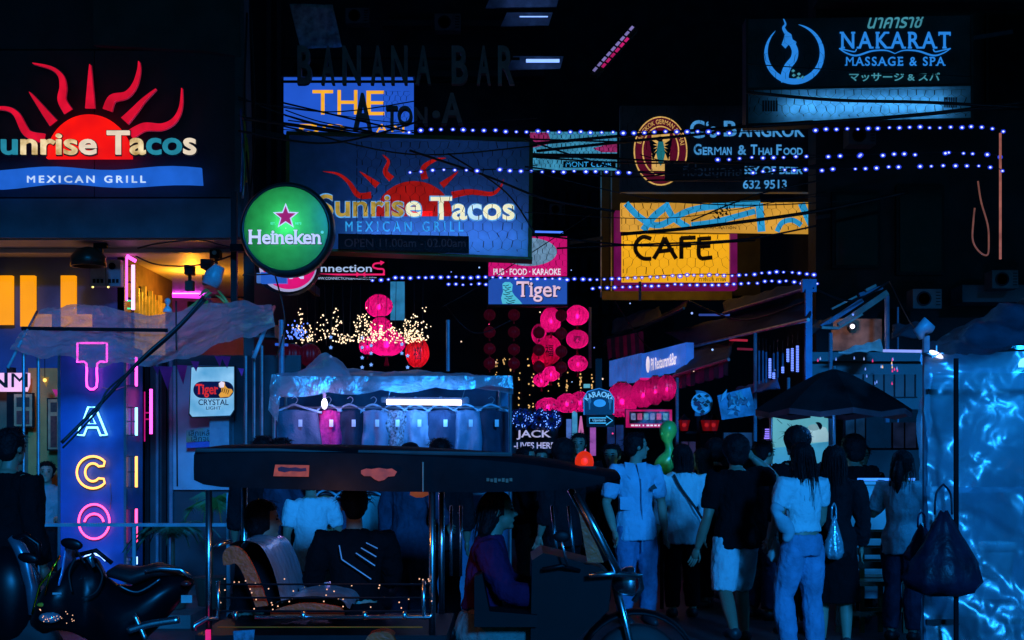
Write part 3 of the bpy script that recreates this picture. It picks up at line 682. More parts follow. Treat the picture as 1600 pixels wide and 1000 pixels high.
NK.text(ns, 'นาคาราช', (1354, 28, 1443, 45), nd, .012, .008, .01, warp=lambda u, w: (1354 + 84 * u + 5 * w, 45 - 17 * w - 1.5 * u))
NK.text(ns, 'NAKARAT', (1312, 50, 1485, 76), nb, .012, .008, .012, serif=True, track=.16, letters=True)
mb = MB()
for sgn in (-1, 1):
    c_ = ramp_pts([(1398, 84), (1398 + sgn * 14, 79), (1398 + sgn * 36, 80), (1398 + sgn * 60, 87), (1398 + sgn * 76, 83), (1398 + sgn * 87, 76)], 6)
    NK.stroke(mb, c_, [2.6 - 1.6 * abs(2 * i / len(c_) - 1) for i in range(len(c_))], .012, .008)
    d_ = ramp_pts([(1398 + sgn * 87, 76), (1398 + sgn * 74, 79), (1398 + sgn * 63, 81), (1398 + sgn * 60, 77)], 5); NK.stroke(mb, d_, 1.6, .012, .008)
mb.build('flourish', nb, ns)
NK.text(ns, 'MASSAGE & SPA', (1320, 89, 1477, 103), nb, .012, .008, .008, serif=True, track=.12, letters=True)
NK.text(ns, 'マッサージ & スパ', (1327, 114, 1468, 127), nd, .012, .008, .008)
for x0, x1 in ((1191, 1216), (1475, 1496)):
    for i in range(6): NK.rect('dark_bar_print', x0 + i * (x1 - x0) / 6, 157 if x0 < 1300 else 152, x0 + (i + .75) * (x1 - x0) / 6, 174 if x0 < 1300 else 168, .004, .006, mat('navy print', (.01, .03, .06), .6), ns)
netting(ns, NK, 1170, 142, 1515, 184, .07, 14, .9); netting(ns, NK, 1172, 60, 1300, 128, .07, 15, .45)
# --- food sign with oval badge
gs = thing('food_hall_sign', 'dark board with an oval eagle badge and blue food lettering', 'sign', P(1120, 292, 20))
GS = Fr(20)
GS.rect('board', 969, 165, 1272, 300, 0, .15, mat('charcoal board', (.08, .1, .115), .5, 0, .5, 2.5, .3, 5), gs)
mar, cream = emi('maroon print', (92, 12, 40), .7, .2), emi('cream print', (226, 178, 96), .85, .25, 8)
ovl = lambda rx, ry: GS.arc(1032, 236, rx, ry, 0, 351, 40)
GS.poly('badge_rim', ovl(42, 54), .006, .006, cream, gs); GS.poly('badge_ring', ovl(40, 52), .011, .005, mar, gs); GS.poly('badge_inner_rim', ovl(29, 39), .016, .005, cream, gs); GS.poly('badge_field', ovl(27, 37), .021, .005, mar, gs)
GS.poly('badge_stripe', [(1018, 206), (1046, 206), (1046, 268), (1018, 268)], .026, .005, cream, gs)
def ring_text(fr, body, cx, cy, rx, ry, a0, a1, h, **k):
    return lambda u, w: (cx + (rx + h * w) * math.cos(R(a0 + (a1 - a0) * u)), cy - (ry + h * w) * math.sin(R(a0 + (a1 - a0) * u)))
GS.text(gs, 'BANGKOK GERMAN & THAI', (0, 0, 1, 1), cream, .017, .004, 0, warp=ring_text(GS, '', 1032, 236, 31.5, 42, 165, 12, 7))
eg = mat('dark teal print', (.01, .05, .06), .5)
GS.poly('eagle_body', [(1028, 222), (1036, 222), (1039, 240), (1036, 254), (1032, 260), (1028, 254), (1025, 240)], .031, .004, emi('teal print dim', (30, 120, 130), .7), gs)
GS.poly('eagle_head', [(1029, 214), (1035, 214), (1035, 222), (1029, 222), (1024, 219)], .031, .004, eg, gs)
for sgn in (-1, 1):
    for i in range(4): GS.poly('eagle_feather', [(1032 + sgn * 5, 226 + i * 3), (1032 + sgn * (19 - i * 1.5), 216 + i * 9), (1032 + sgn * (16 - i * 1.5), 227 + i * 8)], .031 + i * .001, .003, eg, gs)
gb = emi('pale sky print', (70, 150, 215), .85, .25, 4)
GS.text(gs, 'G', (1078, 188, 1101, 216), gb, .008, .006, .02); GS.text(gs, '‘', (1103, 190, 1107, 197), gb, .008, .006, .02); GS.text(gs, 's', (1109, 198, 1120, 215), gb, .008, .006, .02)
GS.text(gs, 'B', (1131, 189, 1151, 213), gb, .008, .006, .02); GS.text(gs, 'ANGKOK', (1154, 194, 1257, 214), gb, .008, .006, .02, letters=True)
for t_, bx in (('G', (1084, 225, 1096, 242)), ('ER', (1098, 230, 1115, 242)), ('M', (1116, 230, 1127, 242)), ('AN', (1128, 230, 1143, 242)), ('&', (1153, 227, 1166, 242)), ('T', (1173, 226, 1183, 242)), ('HAI', (1185, 231, 1206, 242)), ('F', (1213, 226, 1221, 242)), ('OOD', (1224, 231, 1254, 242))): GS.text(gs, t_, bx, gb, .008, .006, 0. if t_ == 'M' else .02)
GS.text(gs, 'SSY OF BEER', (1161, 260, 1254, 272), gb, .008, .006, .02); GS.text(gs, '632 9513', (1161, 281, 1229, 295), gb, .008, .006, .01)
GS.poly('notice_board', [(1036, 258), (1159, 258), (1159, 288), (1036, 288)], .25, .04, mat('unlit notice board', (.03, .032, .036), .6), gs); GS.text(gs, 'ที่ส่วนบุคคล', (1064, 262, 1154, 286), mat('faded grey print', (.5, .55, .6), .7), .256, .004, .012)
netting(gs, GS, 972, 170, 1150, 298, .12, 15, .5)
# --- yellow banner with blue pattern
yb = thing('yellow_banner_sign', 'long yellow lit banner with blue ribbons and a green crest', 'sign', P(1122, 364, 20.6))
YB = Fr(20.6)
YB.poly('face', [(970, 317), (1276, 316), (1276, 364), (970, 360)], 0, .12, emi('amber yellow face', (205, 148, 52), .95, .22, 2), yb)
bp_ = emi('sky ribbon print', (40, 150, 205), .9, .15)
for pts, w in ((((978, 318), (1000, 340), (1030, 352), (1075, 330), (1120, 322), (1188, 318)), 10), (((1005, 360), (1022, 338), (1045, 320)), 11), (((1040, 318), (1052, 340), (1076, 356)), 10), (((1080, 352), (1120, 346), (1180, 330)), 9), (((1186, 318), (1190, 362)), 12), (((1214, 362), (1222, 348), (1238, 344), (1252, 352)), 8), (((1252, 318), (1262, 340), (1272, 360)), 11)):
    YB.stroke(MB(), ramp_pts(pts, 6), w, .008, .006).build('ribbon_print', bp_, yb)
rn = random.Random(4)
for i in range(16): x, y = 1124 + rn.gauss(0, 8), 332 + rn.gauss(0, 7); YB.poly('leaf_print', [(x, y), (x + rn.uniform(-5, 5), y - 5), (x + rn.uniform(2, 6), y + 2)], .014 + i * .0006, .004, mat('dark green print', (.01, .07, .03), .6), yb)
YB.text(yb, 'CORPORATION', (1098, 354, 1150, 358), black_p, .014, .003)
netting(yb, YB, 971, 318, 1275, 360, .06, 13, .8)
# --- cafe sign
cf = thing('cafe_sign', 'yellow cafe light box with hand painted black letters in a plum frame', 'sign', P(1056, 470, 21))
CF = Fr(21)
CF.rect('face', 972, 366, 1139, 441, .03, .25, emi('cafe yellow face', (238, 168, 22), 1, .12, 1.5), cf)
plum = emi('plum frame', (110, 8, 80), .7, .2)
CF.rect('frame_bar', 961, 330, 970.5, 452, .06, .3, plum, cf); CF.rect('frame_bar', 1140, 366, 1151, 452, .06, .3, plum, cf); CF.rect('frame_bar', 962, 442, 1151, 452, .055, .3, plum, cf)
ck = [((1017, 374), (1004, 371), (994, 380), (993, 393), (1003, 404), (1017, 405)), ((1021, 405), (1031, 388), (1038, 372)), ((1038, 372), (1046, 388), (1056, 405)), ((1027, 394), (1052, 391)), ((1064, 372), (1064, 405)), ((1063, 373), (1086, 372)), ((1064, 385), (1079, 384)), ((1092, 372), (1091, 398), (1096, 405)), ((1092, 374), (1110, 373)), ((1092, 386), (1109, 385)), ((1095, 405), (1112, 403))]
for g, idx in (('C', (0,)), ('A', (1, 2, 3)), ('F', (4, 5, 6)), ('E', (7, 8, 9, 10))):
    mb = MB()
    for i in idx: mb.tube([CF.pt(x, y, .05) for x, y in ramp_pts(ck[i], 5)], .032, 8)
    mb.build('letter', black_p, cf, True)
CF.text(cf, 'ทางไปร คาเฟ่', (1092, 432, 1134, 440), black_p, .036, .004)
netting(cf, CF, 973, 368, 1138, 440, .1, 14, .8)
ob = thing('unlit_sign_box', 'tall unlit olive sign box behind the cafe sign', 'sign', P(1050, 470, 22.5))
OB = Fr(22.5)
OB.rect('board', 938, 250, 1188, 462, 0, .3, mat('olive black board', (.04, .04, .012), .6), ob)
for x in (938, 954): OB.rect('edge_tube', x, 255, x + 2, 465, .04, .05, mat('pale steel edge', (.4, .45, .5), .3, .8), ob)
OB.rect('lower_band', 940, 456, 1142, 470, .12, .1, mat('dull olive band', (.3, .28, .04), .6), ob)
# --- lattice sign lit in cyan and pink
lt = thing('lattice_led_sign', 'small cyan and pink lit sign seen through dense wire', 'sign', P(897, 264, 21.5))
LT = Fr(21.5)
LT.rect('face', 828, 206, 964, 264, 0, .15, emi('cyan lattice face', (58, 140, 178), .85, .35, 9), lt)
LT.poly('pink_print', [(828, 207), (856, 207), (862, 224), (828, 232)], .006, .005, emi('rose lattice print', (150, 40, 100), .8, .3, 12), lt); LT.poly('pink_print', [(926, 232), (964, 222), (964, 238), (940, 238)], .006, .005, emi('rose lattice print', (150, 40, 100), .8, .3, 12), lt)
LT.rect('black_band', 828, 240, 964, 247, .008, .006, black_p, lt); LT.rect('black_band', 880, 252, 962, 262, .008, .006, black_p, lt)
LT.text(lt, 'MONT CLAIR', (884, 253, 956, 261), emi('cyan print', (50, 165, 235), .95), .014, .004); netting(lt, LT, 828, 206, 964, 264, .06, 7, 1.0)
# --- connections sign
cs = thing('arrow_loop_sign', 'black sign with pale blue lettering and a pink looping arrow', 'sign', P(550, 442, 20))
CS = Fr(20)
CS.rect('board', 470, 404, 606, 442, 0, .12, black_metal, cs)
CS.text(cs, 'connection', (478, 414, 581, 425), emi('silver print', (165, 190, 230), .95, .12), .01, .008, .01)
pe = emi('pink arrow print', (228, 34, 104), 1, .08)
CS.stroke(MB(), ramp_pts([(598, 411), (586, 412), (583, 417), (590, 420), (599, 421), (599, 428), (590, 429), (480, 429)], 5), 2.6, .012, .008).build('arrow_line', pe, cs)
for p in ([(594, 407), (601, 410), (595, 415)], [(557, 425), (563, 429), (557, 433)], [(571, 425), (565, 429), (571, 433)]): CS.poly('arrow_head', p, .02, .008, pe, cs)
CS.text(cs, 'WWW.CONNECTIONSBANGKOK.COM', (490, 433, 588, 437), emi('silver print', (165, 190, 230), .95, .12), .01, .005)
# --- pub and karaoke sign with tiger
ps = thing('pub_sign', 'magenta and blue pub sign with a white tiger and karaoke lettering', 'sign', P(825, 478, 19.2))
PS = Fr(19.2)
PS.rect('upper_face', 763, 370, 886, 432, .02, .2, emi('magenta lit face', (200, 14, 110), .95, .14, 2), ps); PS.rect('lower_face', 763, 433, 886, 476, .02, .2, emi('blue lit face', (34, 80, 176), .95, .12, 2), ps)
for p, q_ in (((762, 368), (762, 477)), ((887, 368), (887, 477)), ((761, 477), (888, 477))): PS.stroke(MB(), [p, q_], 2.5, .04, .26).build('frame_bar', dark_case, ps)
PS.poly('oval_print', PS.arc(826, 394, 44, 22, 0, 351, 36), .028, .006, emi('pale mesh print', (110, 150, 185), .8, .3, 14), ps)
PS.text(ps, 'PUB · FOOD · KARAOKE', (771, 420, 876, 430), emi('white print', (225, 215, 235), 1), .03, .006, .02)
tw = emi('ice tiger print', (80, 190, 220), .95, .1)
PS.text(ps, 'Tiger', (808, 441, 877, 473), mat('navy print', (.01, .03, .06), .6), .026, .004, .03, serif=True, name='lettering_shadow'); PS.text(ps, 'Tiger', (807, 440, 876, 472), emi('blush print', (225, 190, 215), 1, .15), .032, .004, .012, serif=True, letters=True)
PS.poly('tiger_print', [(785, 444), (789, 441), (797, 441), (801, 445), (800, 456), (804, 462), (812, 470), (816, 475), (785, 475), (783, 466), (786, 456)], .028, .006, tw, ps)
for i in range(9):
    y = 446 + i * 3.4; x = 786 + (i % 2) * 3 + max(0, i - 4) * 1.2; PS.stroke(MB(), [(x, y), (x + 4, y + 1.5), (x + 9 + i * .5, y - .5)], 1.1, .034, .004).build('tiger_stripe', mat('navy print', (.01, .03, .06), .6), ps)
netting(ps, PS, 764, 372, 885, 430, .08, 10, .7)
# --- crystal sign on the wall panel
ts = thing('oval_beer_sign', 'pale blue beer sign with a navy oval and an orange tiger on the shop wall', 'sign', P(331, 652, 14.9))
TS = Fr(14.9)
TS.poly('case', [(298, 572), (366, 571), (366, 641), (360, 651), (298, 653), (294, 648)], -.02, .1, dark_case, ts); TS.poly('face', [(299, 574), (365, 573), (365, 640), (359, 649), (300, 651), (296, 646)], -.01, .02, emi('ice blue lit face', (92, 176, 226), .9, .16, 3, second=(150, 205, 240)), ts)
TS.poly('oval_print', TS.arc(315, 609, 13, 13, 90, 270, 14) + TS.arc(352, 609, 13, 13, 270, 450, 14), 0, .008, mat('navy pill print', (.01, .03, .14), .5), ts)
TS.text(ts, 'Tiger', (306, 600, 341, 621), emi('red print', (220, 40, 40), .9), .006, .005, .02, serif=True)
TS.poly('tiger_print', [(342, 600), (346, 596), (351, 597), (352, 603), (356, 607), (362, 608), (364, 612), (358, 620), (344, 621), (342, 617), (346, 612), (346, 606), (342, 604)], .006, .005, emi('tawny print', (225, 160, 60), .9), ts); TS.poly('tiger_face', [(342, 599), (346, 596), (351, 598), (350, 605), (344, 606)], .01, .004, emi('white print', (225, 215, 235), 1), ts)
for i in range(4): TS.stroke(MB(), [(349 + i * 3, 606 + i), (347 + i * 3, 613 + i)], 1, .012, .003).build('tiger_stripe', black_p, ts)
TS.text(ts, 'CRYSTAL', (310, 624, 357, 633), mat('navy pill print', (.01, .03, .14), .5), .0, .005, .008); TS.text(ts, 'LIGHT', (322, 635, 345, 640), mat('navy pill print', (.01, .03, .14), .5), .0, .005)
tn = thing('quit_drinking_notice', 'small yellow green notice with two lines of script on the pale wall panel', 'sign', P(312, 700, 15.1))
f = Fr(15.15)
f.poly('board', [(292, 672), (335, 667), (335, 688), (292, 691)], .03, .02, mat('lime notice', (.3, .42, .1), .6, 0, .3, 6, second=(.1, .35, .45)), tn); f.poly('lower_strip', [(292, 692), (335, 689), (335, 698), (292, 700)], .03, .02, mat('blue notice strip', (.05, .12, .5), .6), tn)
f.text(tn, 'เลิกเหล้า', (296, 671, 333, 681), mat('dark teal print', (.01, .05, .06), .5), .036, .004, .01); f.text(tn, 'เลิกจน', (300, 681, 331, 690), mat('dark teal print', (.01, .05, .06), .5), .036, .004, .01)
# ------------------------------------------------------------------ cables and strings of bulbs
cable_m = mat('black cable sheath', (.008, .009, .011), .5)
def cable(pts, r=.012, label='thin black overhead cable slung between the street signs', group='overhead cables between the signs', name='overhead_cable'):
    q = ramp_pts([tuple(P(*p)) for p in pts], 8)
    return MB().tube(q, r, 6).build(name, cable_m, None, True, label=label, cat='cable', group=group)
for p, r in ((((380, 185, 15), (520, 204, 16), (700, 232, 17), (1000, 210, 17), (1270, 190, 16.5)), .02), (((445, 180, 18), (560, 206, 18), (760, 215, 18), (980, 222, 18)), .012),
        (((440, 160, 18), (640, 206, 18), (830, 240, 17.5), (1300, 262, 17)), .012), (((640, 235, 15.5), (760, 275, 15.5), (850, 310, 15.5), (960, 330, 15.5)), .014), (((700, 240, 15.4), (790, 300, 15.4), (840, 372, 15.4)), .01),
        (((838, 236, 18.5), (970, 222, 18.5), (1120, 206, 18.5), (1168, 190, 18.5)), .02), (((838, 246, 18.5), (1000, 255, 18.5), (1180, 250, 18.5), (1330, 246, 18.5)), .012), (((970, 366, 18), (1100, 354, 18), (1276, 330, 18), (1420, 300, 18)), .024),
        (((870, 388, 17), (1000, 382, 17), (1160, 374, 17), (1280, 352, 17)), .012), (((1166, 144, 15.5), (1300, 156, 15.5), (1450, 160, 15.5), (1600, 168, 15.5)), .018), (((1166, 198, 15.6), (1300, 190, 15.6), (1450, 178, 15.6), (1600, 160, 15.6)), .022),
        (((1168, 100, 15.6), (1320, 110, 15.6), (1520, 120, 15.6)), .006), (((380, 430, 13.5), (480, 428, 15), (620, 436, 17), (900, 432, 19)), .008), (((690, 480, 17), (760, 440, 17), (930, 330, 17)), .006),
        (((450, 195, 17.4), (520, 206, 17.4), (640, 214, 17.4)), .01), (((450, 188, 17.5), (540, 200, 17.5), (640, 216, 17.5)), .008), (((446, 172, 17.6), (500, 190, 17.6), (580, 205, 17.6)), .008), (((1010, 282, 17.2), (1160, 276, 17.2), (1320, 250, 17.2)), .012), (((1080, 345, 17.3), (1180, 305, 17.3), (1290, 280, 17.3)), .01)):
    cable(p, r)
for pts, lb in ((((215, 388, 15.4), (250, 380, 15.3), (310, 375, 15.3), (350, 384, 15.2), (372, 388, 15.1)), 'drooping black wire under the navy fascia'), (((212, 400, 15.8), (240, 412, 15.8), (280, 416, 15.8), (322, 412, 15.8), (366, 398, 15.6)), 'thin black wire linking the box cameras under the soffit'), (((318, 466, 12.6), (276, 512, 12.5), (222, 560, 12.4), (158, 630, 12.4), (96, 692, 12.3)), 'thick twisted black cable slanting down past the neon pillar'), (((384, 390, 14.2), (400, 410, 14.2), (430, 424, 14.2)), 'short pale wire under the green beer sign')):
    cable(pts, .017 if 'thick' in lb else .009, lb, None, 'hanging_cable')
cable(((322, 468, 12.62), (265, 527, 12.5), (205, 578, 12.42), (168, 610, 12.4), (150, 645, 12.35), (98, 700, 12.3)), .010, 'second strand of the slanting cable crossing the neon letters', None, 'hanging_cable')
bulb_e = emi('blue white bulb', (92, 116, 255), 1.5, .05)
bg_m = emi('blue bulb glass', (34, 66, 235), .9, .05); bt = bg_m.node_tree; tpn = bt.nodes.new('ShaderNodeBsdfTransparent'); mxn = bt.nodes.new('ShaderNodeMixShader'); mxn.inputs[0].default_value = .5
bt.links.new(bt.nodes['Principled BSDF'].outputs[0], mxn.inputs[1]); bt.links.new(tpn.outputs[0], mxn.inputs[2]); bt.links.new(mxn.outputs[0], bt.nodes['Material Output'].inputs['Surface'])
core_e = emi('white bulb core', (200, 210, 255), 3.2, .03)
bq = MB().ell((0, 0, 0), .023, 10, 6); nf = len(bq.f); bq.ell((0, 0, 0), .0105, 8, 5); bm = bq.mesh('bulb', bg_m, smooth=True); bm.materials.append(core_e)
for i_p, p_ in enumerate(bm.polygons): p_.material_index = 0 if i_p < nf else 1
def bulb_string(segs, Y, label, step=16.2, dx=0):
    """segs: runs of picture points; bulbs are lit only along the runs"""
    rs_ = random.Random(int(segs[0][0][0] + segs[0][0][1] * 3))
    root = thing('light_string', label, 'light string', P(segs[0][0][0], segs[0][0][1] , Y), 'strings of blue bulbs over the street')
    allp = [q for s_ in segs for q in s_]
    MB().tube([P(x, y - 1.5, Y + .03) for x, y in ramp_pts(allp, 4)], .006, 5).build('cable', cable_m, root, True)
    for s_ in segs:
        L = s_[-1][0] - s_[0][0]; n = max(1, int(L / step)); c = ramp_pts(s_, 12)
        for i in range(n + 1):
            x = s_[0][0] + L * i / n + rs_.uniform(-1.2, 1.2); j = min(range(len(c)), key=lambda j: abs(c[j][0] - x)); y = c[j][1]
            o = link('bulb', bm, root, P(x, y + rs_.uniform(-1, 1), Y) - wl(root)); q = rs_.uniform(.75, 1.2); o.scale = (q * 1.25, q, q)
bulb_string([[(640, 206), (690, 202), (760, 204), (860, 206), (980, 207), (1075, 206), (1140, 208)], [(1275, 203), (1360, 201), (1450, 199), (1535, 199), (1556, 202), (1567, 205)]], 14.8, 'long string of blue bulbs passing under the massage sign')
bulb_string([[(641, 270), (668, 267), (700, 265), (745, 267)], [(780, 266), (850, 268), (920, 268), (982, 269)], [(1176, 270), (1205, 267), (1258, 265)], [(1285, 266), (1302, 265)], [(1336, 264), (1370, 262), (1405, 261)], [(1437, 261), (1500, 259), (1550, 262), (1566, 268)]], 15.0, 'string of blue bulbs crossing the blue hanging sign and the food lettering')
bulb_string([[(1122, 250), (1160, 247), (1210, 246), (1260, 244)], [(1293, 245), (1312, 244)], [(1343, 243), (1346, 243)], [(1380, 242), (1430, 241)], [(1478, 239), (1482, 239)], [(1505, 240), (1520, 240)], [(1542, 241), (1562, 245)]], 15.2, 'short string of blue bulbs with dead gaps under the massage sign')
bulb_string([[(583, 439), (600, 437), (625, 434), (700, 433), (770, 434), (860, 436), (940, 436), (1000, 434), (1080, 430), (1150, 430), (1215, 425), (1250, 428), (1272, 430)]], 16.2, 'string of blue bulbs along the foot of the cafe sign', 11.5)
bulb_string([[(925, 450), (960, 449), (1010, 447), (1060, 445), (1120, 445), (1180, 442), (1212, 439), (1250, 442), (1276, 443)]], 16.6, 'lower string of blue bulbs ending at the blue post', 11.5)
bulb_string([[(700, 444), (760, 444)]], 19.0, 'short string of small bulbs beside the pub sign', 12)
# ------------------------------------------------------------------ lanterns
def lantern_mesh(rx, rz, mname, ribs=16):
    rr, n, w = [], 14, ribs * 4
    for i in range(n + 1):
        t = -math.pi / 2 + math.pi * i / n; cc = max(math.cos(t), .3)
        rr.append([Vector((rx * cc * (1 - .08 * (0.5 + .5 * math.cos(a * ribs))) * math.cos(a), rx * cc * (1 - .08 * (0.5 + .5 * math.cos(a * ribs))) * math.sin(a), rz * math.sin(t))) for a in (2 * math.pi * j / w for j in range(w))])
    mb = MB(); mb.rings(rr, False); return mb.mesh('shell', mname, smooth=True)
def lantern_mat(name, srgb, st):
    m = emi(name, srgb, st, .3, 3); t = m.node_tree; b = t.nodes['Principled BSDF']; out = t.nodes['Material Output']
    tp = t.nodes.new('ShaderNodeBsdfTransparent'); tp.inputs['Color'].default_value = (*[min(1, x * 1.0 + .02) for x in lin(srgb)], 1)
    mx = t.nodes.new('ShaderNodeMixShader'); mx.inputs[0].default_value = .45
    t.links.new(b.outputs[0], mx.inputs[1]); t.links.new(tp.outputs[0], mx.inputs[2]); t.links.new(mx.outputs[0], out.inputs['Surface']); return m
def paper(name, rgb): return translucent(name, rgb, .22, .10, .03)
lit_pink, lit_pink2, lit_red = paper('magenta paper', (.86, .008, .26)), paper('deep magenta paper', (.62, .006, .19)), paper('scarlet paper', (.9, .012, .03))
dim_red = lantern_mat('crimson paper painted glow', (62, 3, 26), .75)  # no bulb inside; a slight glow is painted in as emission
lamp_in = emi('lantern bulb', (255, 200, 225), 32, .03)
cap_m = mat('dull gold cap', (.2, .1, .05), .5, .5)
char_m = mat('brown print', (.06, .0, .02), .7)
SH = {}
def lantern(px, py, w, h, Y, m, label, group, lit=True, glyph=None, tassel=True):
    k = Y / F; r = thing('paper_lantern', label, 'lantern', P(px, py + h / 2, Y), group)
    key = (round(w / h, 2), m.name)
    if key not in SH: SH[key] = lantern_mesh(1, h / w, m)
    o = link('shell', SH[key], r, P(px, py, Y) - wl(r)); o.scale = (w / 2 * k,) * 3; o.rotation_euler.z = random.uniform(0, 6)
    c = P(px, py, Y); rw, rh = w / 2 * k, h / 2 * k
    for s_ in (1, -1): MB().lathe(c + Vector((0, 0, s_ * rh * .97)), [(rw * .3, -rh * .05), (rw * .32, 0), (rw * .3, rh * .06)], 12).build('cap', cap_m, r)
    if lit: MB().ell(c - Vector((0, 0, rh * .1)), (rw * .15, rw * .15, rw * .2), 10, 6).build('bulb', lamp_in, r, True)
    if glyph:
        f = Fr(Y - rw * .97); f.text(r, glyph, (px - w * .16, py - h * .18, px + w * .16, py + h * .22), char_m, .01, .006, .01, name='print')
    if tassel: MB().tube([c + Vector((0, 0, -rh)), c + Vector((0, 0, -rh - rw * .5))], [rw * .05, rw * .14], 8).build('tassel', m, r)
    return r
G1 = 'lantern chains under the pub sign'
for i, (x, y, w, h, m_, g) in enumerate(((861, 500, 34, 40, lit_pink, None), (902, 493, 37, 32, lit_pink, None), (858, 547, 40, 46, lit_pink, '福'), (902, 530, 36, 30, lit_pink2, '春'), (903, 568, 32, 26, lit_pink2, None), (848, 561, 36, 34, lit_pink2, None), (861, 584, 28, 24, lit_pink, None), (846, 594, 26, 22, lit_pink, None), (842, 522, 24, 32, lit_pink2, None))):
    lantern(x, y, w, h, 20 + (i % 3) * .35, m_, 'bright magenta paper lantern in the chains under the pub sign', G1, True, g)
G2 = 'dark lantern chains under the pub sign'
for x, ys in ((765, (492, 519, 545, 568)), (803, (492, 519, 546, 568)), (842, (520, 547, 573)), (877, (493, 521, 549, 574))):
    for y in ys: lantern(x, y, 19, 18, 19.4, dim_red, 'small bulbless crimson lantern with a painted faint glow hanging in a vertical chain', G2, False)
G3 = 'round magenta lanterns beside the karaoke sign'
for x, y, w, h in ((856, 635, 40, 28), (886, 630, 36, 31), (906, 628, 34, 33)): lantern(x, y, w, h, 18 + (x - 856) * .02, lit_pink2, 'round ribbed magenta lantern in the row beside the karaoke sign', G3, True, None, False)
G4 = 'large magenta lanterns under the corrugated sheet'
for i, (x, y, w, h) in enumerate(((972, 625, 50, 56), (1005, 615, 38, 46), (1024, 610, 30, 46), (1042, 606, 30, 42))): lantern(x, y, w, h, 20.5 - i * .9, lit_pink2, 'large mottled magenta lantern hanging under the blue shop sign', G4, True, None, False)
G5 = 'stacked lanterns over the clothes stall'
for i, (x, y, w, h) in enumerate(((592, 478, 44, 36), (595, 512, 36, 34), (604, 536, 60, 42))): lantern(x, y, w, h, 17.5 - i * .1, lit_pink, 'big magenta lantern in the stack above the clothes stall', G5, True)
lantern(574, 541, 26, 28, 18, lit_pink, 'small magenta lantern tucked beside the big lantern stack', None, True)
lantern(652, 551, 38, 48, 16.5, lit_red, 'scarlet lantern with a gold character above the clothes stall', None, True, '福')
for x in (458, 484): lantern(x, 555, 36, 36, 15.5, dim_red, 'dark crimson lantern beside the canopy post', 'two dark crimson lanterns by the canopy', False)
for (x0, y0, x1, y1) in ((592, 440, 592, 462), (652, 500, 652, 528)): pass
# ------------------------------------------------------------------ fairy lights and hanging stars
def sparks(name, pts, r, m, label, cat='fairy lights', wire=None):
    root = thing(name, label, cat, P(pts[0][0], pts[0][1], pts[0][2]))
    mb = MB()
    for (x, y, Y) in pts: mb.ell(P(x, y, Y), r * random.uniform(.7, 1.25), 5, 3)
    mb.build('bulbs', m, root, kind='stuff')
    if wire:
        w = MB()
        for q in wire: w.tube([P(*p) for p in q], .003, 4)
        w.build('wires', cable_m, root)
    return root
rn = random.Random(11); pts = []
for cx, top, n in ((470, 478, 26), (484, 508, 34), (505, 485, 30), (527, 478, 40), (540, 520, 22), (560, 485, 34), (571, 478, 40), (582, 500, 40), (596, 505, 36), (612, 500, 34), (632, 490, 44), (646, 488, 48), (655, 500, 40), (664, 470, 12), (638, 520, 20)):
    for i in range(n):
        t = rn.random() ** .6; pts.append((cx + rn.gauss(0, 2 + 6 * t), top + t * (534 - top) + rn.uniform(-3, 3), 16 + rn.uniform(-.3, .3)))
sparks('fairy_light_curtain', pts, .0085, emi('warm fairy bulb', (255, 222, 180), 1.8, .05), 'dense curtain of warm fairy lights above the clothes stall', wire=[((x, 440, 16), (x + rn.uniform(-5, 5), 540, 16)) for x in range(465, 670, 14)])
sparks('blue_fairy_cluster', [(rn.gauss(463, 8), 530 - abs(rn.gauss(0, 12)), 15.6) for i in range(60)], .01, emi('blue fairy bulb', (90, 130, 255), 1.6, .05), 'cluster of blue fairy lights over the crimson lanterns')
wl_pts = []
for x in (776, 788, 797, 811, 826, 833, 842, 858, 873, 886, 907, 925, 936): 
    for i in range(rn.randint(8, 16)): wl_pts.append((x + rn.gauss(0, .8), rn.uniform(560, 640) if x < 850 else rn.uniform(582, 612), 21))
sparks('hanging_string_lights', wl_pts, .012, emi('amber fairy bulb', (230, 180, 110), 1.0, .1), 'vertical threads of amber lights behind the lanterns', wire=[((x, 545, 21), (x, 642, 21)) for x in range(776, 850, 13)])
star_e = emi('pale blue star', (120, 165, 240), 1.1, .1)
for x, ys in ((517, (527, 543, 558)), (566, (528, 543, 559, 574)), (580, (540, 552, 570, 585)), (628, (538, 552)), (637, (556, 574))):
    st = thing('star_garland', 'thread of small blue star lights before the big lanterns', 'garland', P(x, ys[-1] + 5, 15.8), 'star garlands above the clothes stall')
    f = Fr(15.8); MB().tube([P(x, 500, 15.82), P(x, ys[-1], 15.82)], .002, 4).build('thread', cable_m, st)
    for y in ys: f.poly('star', star(x, y, 3.4, .5), .01, .008, star_e, st)
